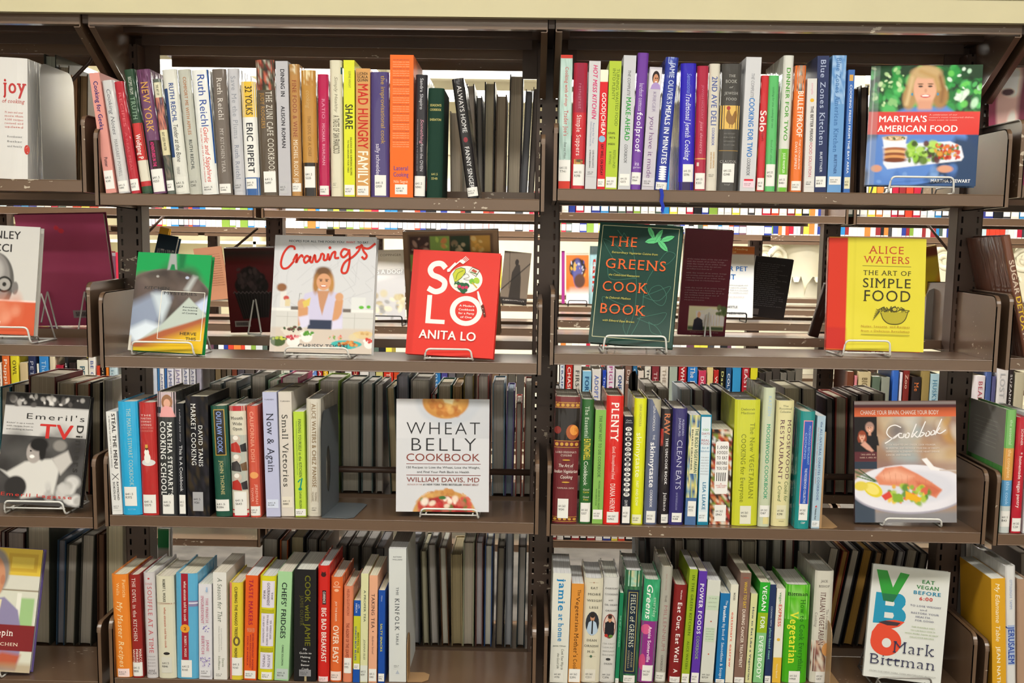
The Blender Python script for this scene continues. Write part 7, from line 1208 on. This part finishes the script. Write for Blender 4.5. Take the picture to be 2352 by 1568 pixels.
R1D=[(1944,1960,'6c3c28','',''),(1961,1968,'d08088','',''),(1970,1999,'c4b48c','BIG GAME OF NORTH','6c5c40'),(2002,2021,'5c6c5c','',''),(2023,2043,'8c9084','',''),(2049,2063,'3464bc','','' ),(2065,2072,'dcd8e0','',''),(2073,2088,'7c2824','Zoo','d8b0a0'),(2093,2115,'2c2424','Me','d87840'),(2116,2134,'94804c','',''),(2135,2157,'a4c0cc','HUSKY','4c84a4'),(2158,2164,'247c54','',''),
(2240,2262,'dcd4d8',"BEAR'S TRAIL",'b44c5c'),(2263,2276,'485c94','',''),(2277,2287,'545480','',''),(2288,2314,'d8d4d4','LOST FI','b4b4b8'),(2315,2326,'2c2424','SUZANNE','e0dcdc'),(2329,2352,'b8b098','','')]
def far_spines(rows,zs,Y,grp,where,h0=.235,labw=None):
    for i,(x0,x1,col,wd,wc) in enumerate(rows):
        r=random.Random(x0*7+3); a=onY(x0+.5,900,Y); b_=onY(x1-.5,900,Y); t=max(b_[0]-a[0],.006); hh=h0+r.uniform(-.022,.02)
        # keep tops clear so their printed words show
        cname=colname(col)
        if wd=='JAMES HERRIOT': lab='white spine of a matching set, far range, left part'
        elif wd and wd not in ('Alex &','SUZANNE','Newton'): lab='%s spine reading %s, far range, %s'%(cname,wd,where)
        else: lab='%s spine, %s, far range, %s'%(cname,(ORD[i]+' from left' if i<len(rows)/2 else ORD[len(rows)-1-i]+' from right'),where)
        root=thing('library_book',lab,'book',((a[0]+b_[0])/2,Y,zs+.0006),None,grp)
        kd='g' if i%3 else 'p'; book_shell(root,t-.0006,.16,hh,col,'c8c2b4',kd,.0012)
        if wd:
            bul=.0012 if kd=='g' else 0; surf=lambda u,v,o:((u-.5)*t,bul*(2*(u-.5))**4-o,(1-v)*hh)
            p=Print(surf,1,True); p.k=4; 
            n=len(wd); p.text(wd,.08,min(.08+n*.062,.9),.28,.72,wc,'b' if i%2 else 's'); p.build('title',MATS[kd],root)
def colname(h):
    if not h: return 'grey'
    r,g,b_=[int(h[i:i+2],16) for i in (0,2,4)]; mx,mn=max(r,g,b_),min(r,g,b_); v=mx/255; s=(mx-mn)/(mx+1e-6)
    if s<.13: base=['black','charcoal','grey','light grey','white'][min(4,int(v*5.2))] if v<1 else 'white'; return base
    import colorsys
    H=colorsys.rgb_to_hsv(r/255,g/255,b_/255)[0]*360
    if s<.35: base={0:'brownish',1:'tan',2:'greenish grey',3:'bluish grey',4:'mauve'}[0 if H<20 else 1 if H<60 else 2 if H<165 else 3 if H<260 else 4]; return ('pale ' if v>.75 else 'dark ' if v<.4 else '')+base
    nm='red' if H<12 or H>345 else 'orange' if H<38 else 'yellow' if H<68 else 'green' if H<165 else 'sky blue' if H<212 else 'blue' if H<255 else 'purple' if H<300 else 'pink'
    if nm=='orange' and v<.65: nm='brown'
    return ('dark ' if v<.45 else 'bright ' if v>.8 and s>.7 else '')+nm
W3='third shelf of the range behind'
far_spines(R1A,R1Z[1][2],1.285,'books with their spines out in the range behind, third shelf','left part of third shelf',.24)
far_spines(R1B,R1Z[1][2],1.285,'books with their spines out in the range behind, third shelf','middle left of third shelf',.24)
far_spines(R1C,R1Z[2][2],1.285,'books with their spines out in the range behind, third shelf','middle right of third shelf',.245)
far_spines(R1D,R1Z[2][2],1.285,'books with their spines out in the range behind, third shelf','right part of third shelf',.24)
# top shelf of that range: only the feet of the books show
PAL=['2c3c8c','b0243c','d8d4cc','e4e0d8','c8402c','e8e6e0','2c7cb8','1c1c20','d0ccc4','7c9c40','dcd8cc','3c3c40','b8ccd4','8c2c30','d8c848','e0dcd8','4c5c54','5c3c4c','d87c3c','c0c4c8']
def feet_row(x0,x1,zs,Y,grp,where,h=.215,seed=1,wmin=15,wmax=21,kindlab=True):
    r=random.Random(seed); x=x0; i=0; prev=None
    while x<x1-8:
        w_=r.uniform(wmin,wmax); col=r.choice(PAL)
        while col==prev: col=r.choice(PAL)
        a=onY(x,500,Y); b_=onY(x+w_-1.2,500,Y); t=b_[0]-a[0]; hh=h+r.uniform(-.02,.02)
        lab='%s book foot, %s from left, %s'%(colname(col),ORD[i],where)
        root=thing('library_book',lab,'book',((a[0]+b_[0])/2,Y,zs+.0006),None,grp)
        book_shell(root,t-.0004,.15,hh,col,'c8c2b4','g',.001)
        surf=lambda u,v,o:((u-.5)*t,.001*(2*(u-.5))**4-o,(1-v)*hh)
        if r.random()<.85: p=Print(surf); p.k=5; p.grid(.08,.92,.86,.965,'e6e6e2',2,1); p.build('call_label',M_STICK,root)
        prev=col; x+=w_; i+=1
feet_row(1290,1862,R1Z[2][0],1.285,'books on the top shelf of the range behind','far range top shelf, right middle',seed=4)
feet_row(0,235,R1Z[1][0],1.285,'books on the top shelf of the range behind','far range top shelf, left edge',seed=8)
feet_row(1942,2230,R1Z[2][0],1.285,'books on the top shelf of the range behind','far range top shelf, right part',seed=12)
feet_row(2262,2352,R1Z[2][0],1.285,'books on the top shelf of the range behind','far range top shelf, right edge',seed=15)
feet_row(1278,1480,R1Z[2][3],1.285,'books on the bottom shelf of the range behind','far range bottom shelf',h=.2,seed=21)
# rows too far to pick apart: one mass of small books each
def mass(x0,x1,zs,Y,name,label,seed,h=.2,wr=(.016,.034)):
    r=random.Random(seed); xa=onY(x0,520,Y)[0]; xb=onY(x1,520,Y)[0]; m=MB(); x=xa
    while x<xb:
        w_=r.uniform(*wr); hh=h+r.uniform(-.03,.02); c=lin(r.choice(PAL)); m.box(x,x+w_-.001,Y,Y+.15,zs+.0006,zs+hh,c)
        if r.random()<.8: m.box(x+.001,x+w_-.002,Y-.0003,Y,zs+.008,zs+.034,lin('e6e6e2'))
        x+=w_
    o=m.build(name,M_STICK); tag(o,label,'books',None,'stuff')
mass(340,1240,1.665,2.555,'distant_books','rows of small distant books two ranges back, left half',31)
mass(1280,1760,1.665,2.555,'distant_books','rows of small distant books two ranges back, middle',32)
mass(1280,1700,1.02,2.555,'distant_books','low distant books two ranges back, between the easels',35)
mass(-100,900,1.02,2.555,'distant_books','low distant books two ranges back, far left',37)
mass(860,1150,1.352,3.825,'distant_books','tiny far books three ranges back',38)
mass(300,2352,1.665,3.825,'distant_books','tiny far books three ranges back, upper row',39)
mass(-100,300,1.352,2.555,'distant_books','low distant books two ranges back, left edge',40)

# ------------------------------------------------------------------ displays standing on the second shelf of the range behind
z2L,z2R=R1Z[1][1],R1Z[2][1]
def disp(px,Y,al,t,col,desc,cw,draw,texts,kind='g'):
    root,sf,w,h,o,M=face_book(px,Y,al,t,col,kind,desc); cv=Canvas(60,80,cw); draw(cv); cv.build('cover_picture',sf,MATS[kind],root)
    p=Print(sf,h/w)
    for tx in texts: p.text(*tx)
    p.build('title',MATS[kind],root); return o
def d1(c): c.poly([(0,0),(1,0),(1,.3),(0,.5)],'f0f0f0',.2); c.blobs(60,(0,1,.62,1),['c8bc94','e4dcc0','8c8c8c','a89468'],.02,.06,.7); c.rect(-1,2,.28,.36,'a8a8ac',.02,.7)
o=disp([(800,574),(926,574),(932,736),(806,733)],1.30,.12,.015,'d0d0d0','shiny white book with white question title, between the white and red cookbooks','c4c4c8',d1,[('WHAT IS A DOG?',.28,.34,.1,.97,'f8f8f8','hb'),('LORNA COPPINGER',.06,.09,.3,.95,'8c8c8c','h')],'h')
def blackeasel(o,half,z,desc,cx=0): 
    t=thing('wire_easel',desc,'book easel',(o[0]+cx,o[1],z)); f=MB(); zb=o[2]-z
    f.tube(roundpath([(-half,.1,.002),(-half,-.012,.002),(-half,-.016,zb+.014),(half,-.016,zb+.014),(half,-.012,.002),(half,.1,.002)],.008),.0022,6); f.build('front_ledge',M_BWIRE,t,True)
    g=MB(); g.tube(roundpath([(-half,.1,.002),(-half*.6,.07,.1),(half*.6,.07,.1),(half,.1,.002)],.01),.002,6); g.build('back_leg',M_BWIRE,t,True)
blackeasel(o,.06,z2L,'black wire easel under the shiny white book',.02)
def d2(c): c.rect(-1,2,0,.07,'c8702c',.01); c.rect(-1,2,.07,.1,'e0dcd8',.01)
o=disp([(1628,562),(1733,567),(1729,730),(1625,726)],1.30,.12,.015,'e0e0dc','white pet food guide with blue capitals, orange strip, range behind','dcdee0',lambda c:c.rect(-1,2,0,.115,'c87030',.01),[('FEED',.17,.24,.1,.5,'2c6cb4','hb'),('YOUR PET',.285,.35,.1,.86,'2c6cb4','hb'),('RIGHT',.4,.47,.1,.6,'2c6cb4','hb'),('Guide to Feeding',.03,.055,.2,.85,'f4e8a0','h'),('Dog and Cat',.07,.095,.2,.6,'f4e8a0','h'),('MARION NESTLE',.84,.87,.1,.66,'2c2c34','h'),('C. NESHEIM',.93,.96,.3,.85,'2c2c34','h'),('a comprehensive guide with',.54,.555,.3,.88,'6c6c74','h'),('rigorous answers for people',.575,.59,.25,.85,'6c6c74','h'),('who care what is in the bowl',.61,.625,.25,.88,'6c6c74','h'),('and why it matters so much',.645,.66,.3,.88,'6c6c74','h'),('FOREWORD BY THE AUTHOR OF',.71,.72,.3,.8,'b03c34','h')])
blackeasel(o,.05,z2R,'black wire easel under the white pet food guide',0)
def d3(c): c.rect(-1,2,0,.1,'787470',.02)
root,sf,w,h,o,M=face_book([(1735,590),(1829,595),(1795,730),(1715,728)],1.36,-.12,.015,'1c1a1e','g','black book turned away, lines of tiny text, range behind')
p=Print(sf,h/w); rr_=random.Random(9)
for k in range(22): p.text(rr_.choice(['small lines of praise in print','for the story of this dog','and the people who found it']),.1+k*.033,.112+k*.033,.08,rr_.uniform(.6,.92),'6c6c70','h')
p.grid(.05,.3,.86,.96,'504c4c',1,1); p.build('lettering',M_GLOSS,root)
def d4(c): c.rect(-1,2,0,.04,'c8c8b8',.01); c.ell(.5,.3,.36,.2,'2c2420',.2); c.ell(.5,.4,.2,.28,'5c5c9c',.3); c.blobs(24,(.2,.9,.15,.45),['e0b040','2c2020','c0c0d4','3c4c9c'],.02,.06,.8); c.rect(-1,2,.75,1.1,'e8e4ec',.2); c.ell(.6,.55,.24,.14,'5c4038',.3); c.rect(-1,.15,.5,.75,'d86c28',.1)
o=disp([(1301,581),(1352,581),(1352,696),(1300,698)],2.60,.1,.012,'d87c30','orange cover-out book with goggles figure, left of the dark green cookbook','d87430',d4,[])
Z22=z_at(1250,704,2.54)
blackeasel(o,.04,Z22,'black wire easel under the orange goggles book',0)
def d5(c): c.blobs(40,(0,1,0,1),['a8ccd4','90bcc8','c4dce0'],.05,.12,.6,1)
disp([(1354,565),(1384,565),(1376,698),(1352,698)],2.62,.05,.012,'a0c8d4','pale blue patterned book just left of the dark green cookbook','a0c8d4',d5,[('tails',.2,.8,.3,.6,'b0342c','b')])
disp([(1290,576),(1297,576),(1297,697),(1290,697)],2.62,.0,.012,'a83c90','thin magenta book at the left edge of the right bay gap','a83c90',lambda c:None,[])
def d6(c): c.rect(-1,2,0,1,'6c6054'); c.poly([(.3,1),(.35,.4),(.5,.22),(.62,.25),(.7,.5),(.75,1)],'2c2622',.02); c.ell(.5,.2,.07,.06,'241e1a',.2); c.line([(0,.75),(1,.2)],.03,'1c1816',.02); c.line([(.2,0),(.3,.7)],.02,'3c342c',.02); c.rect(-1,2,.88,1.1,'241e1c',.02)
o=disp([(1158,577),(1224,580),(1206,699),(1148,697)],2.60,.12,.014,'6c5c48','sepia photo book of a standing figure, right of the red cookbook','746858',d6,[('A NEW ILLUSTRATED',.92,.945,.1,.9,'b8b0a8','h')])
blackeasel(o,.045,Z22,'black wire easel under the sepia photo book',0)
# plate leaning at lower left and cabinet books on the lower shelf gap (left bay, below the third shelf)
root,sf,w,h,o,M=face_book([(362,1212),(388,1215),(388,1443),(364,1443)],.36,.05,.03,'d8d8d8','g','white book with green top band behind the orange book')
cv=Canvas(30,50,'d4d0cc'); cv.rect(-1,2,0,.2,'3ca864',.02); cv.blobs(14,(0,1,.3,1),['d8a0a0','e4e0dc','c0c0b8'],.08,.2,.6); cv.build('cover_picture',sf,M_GLOSS,root)
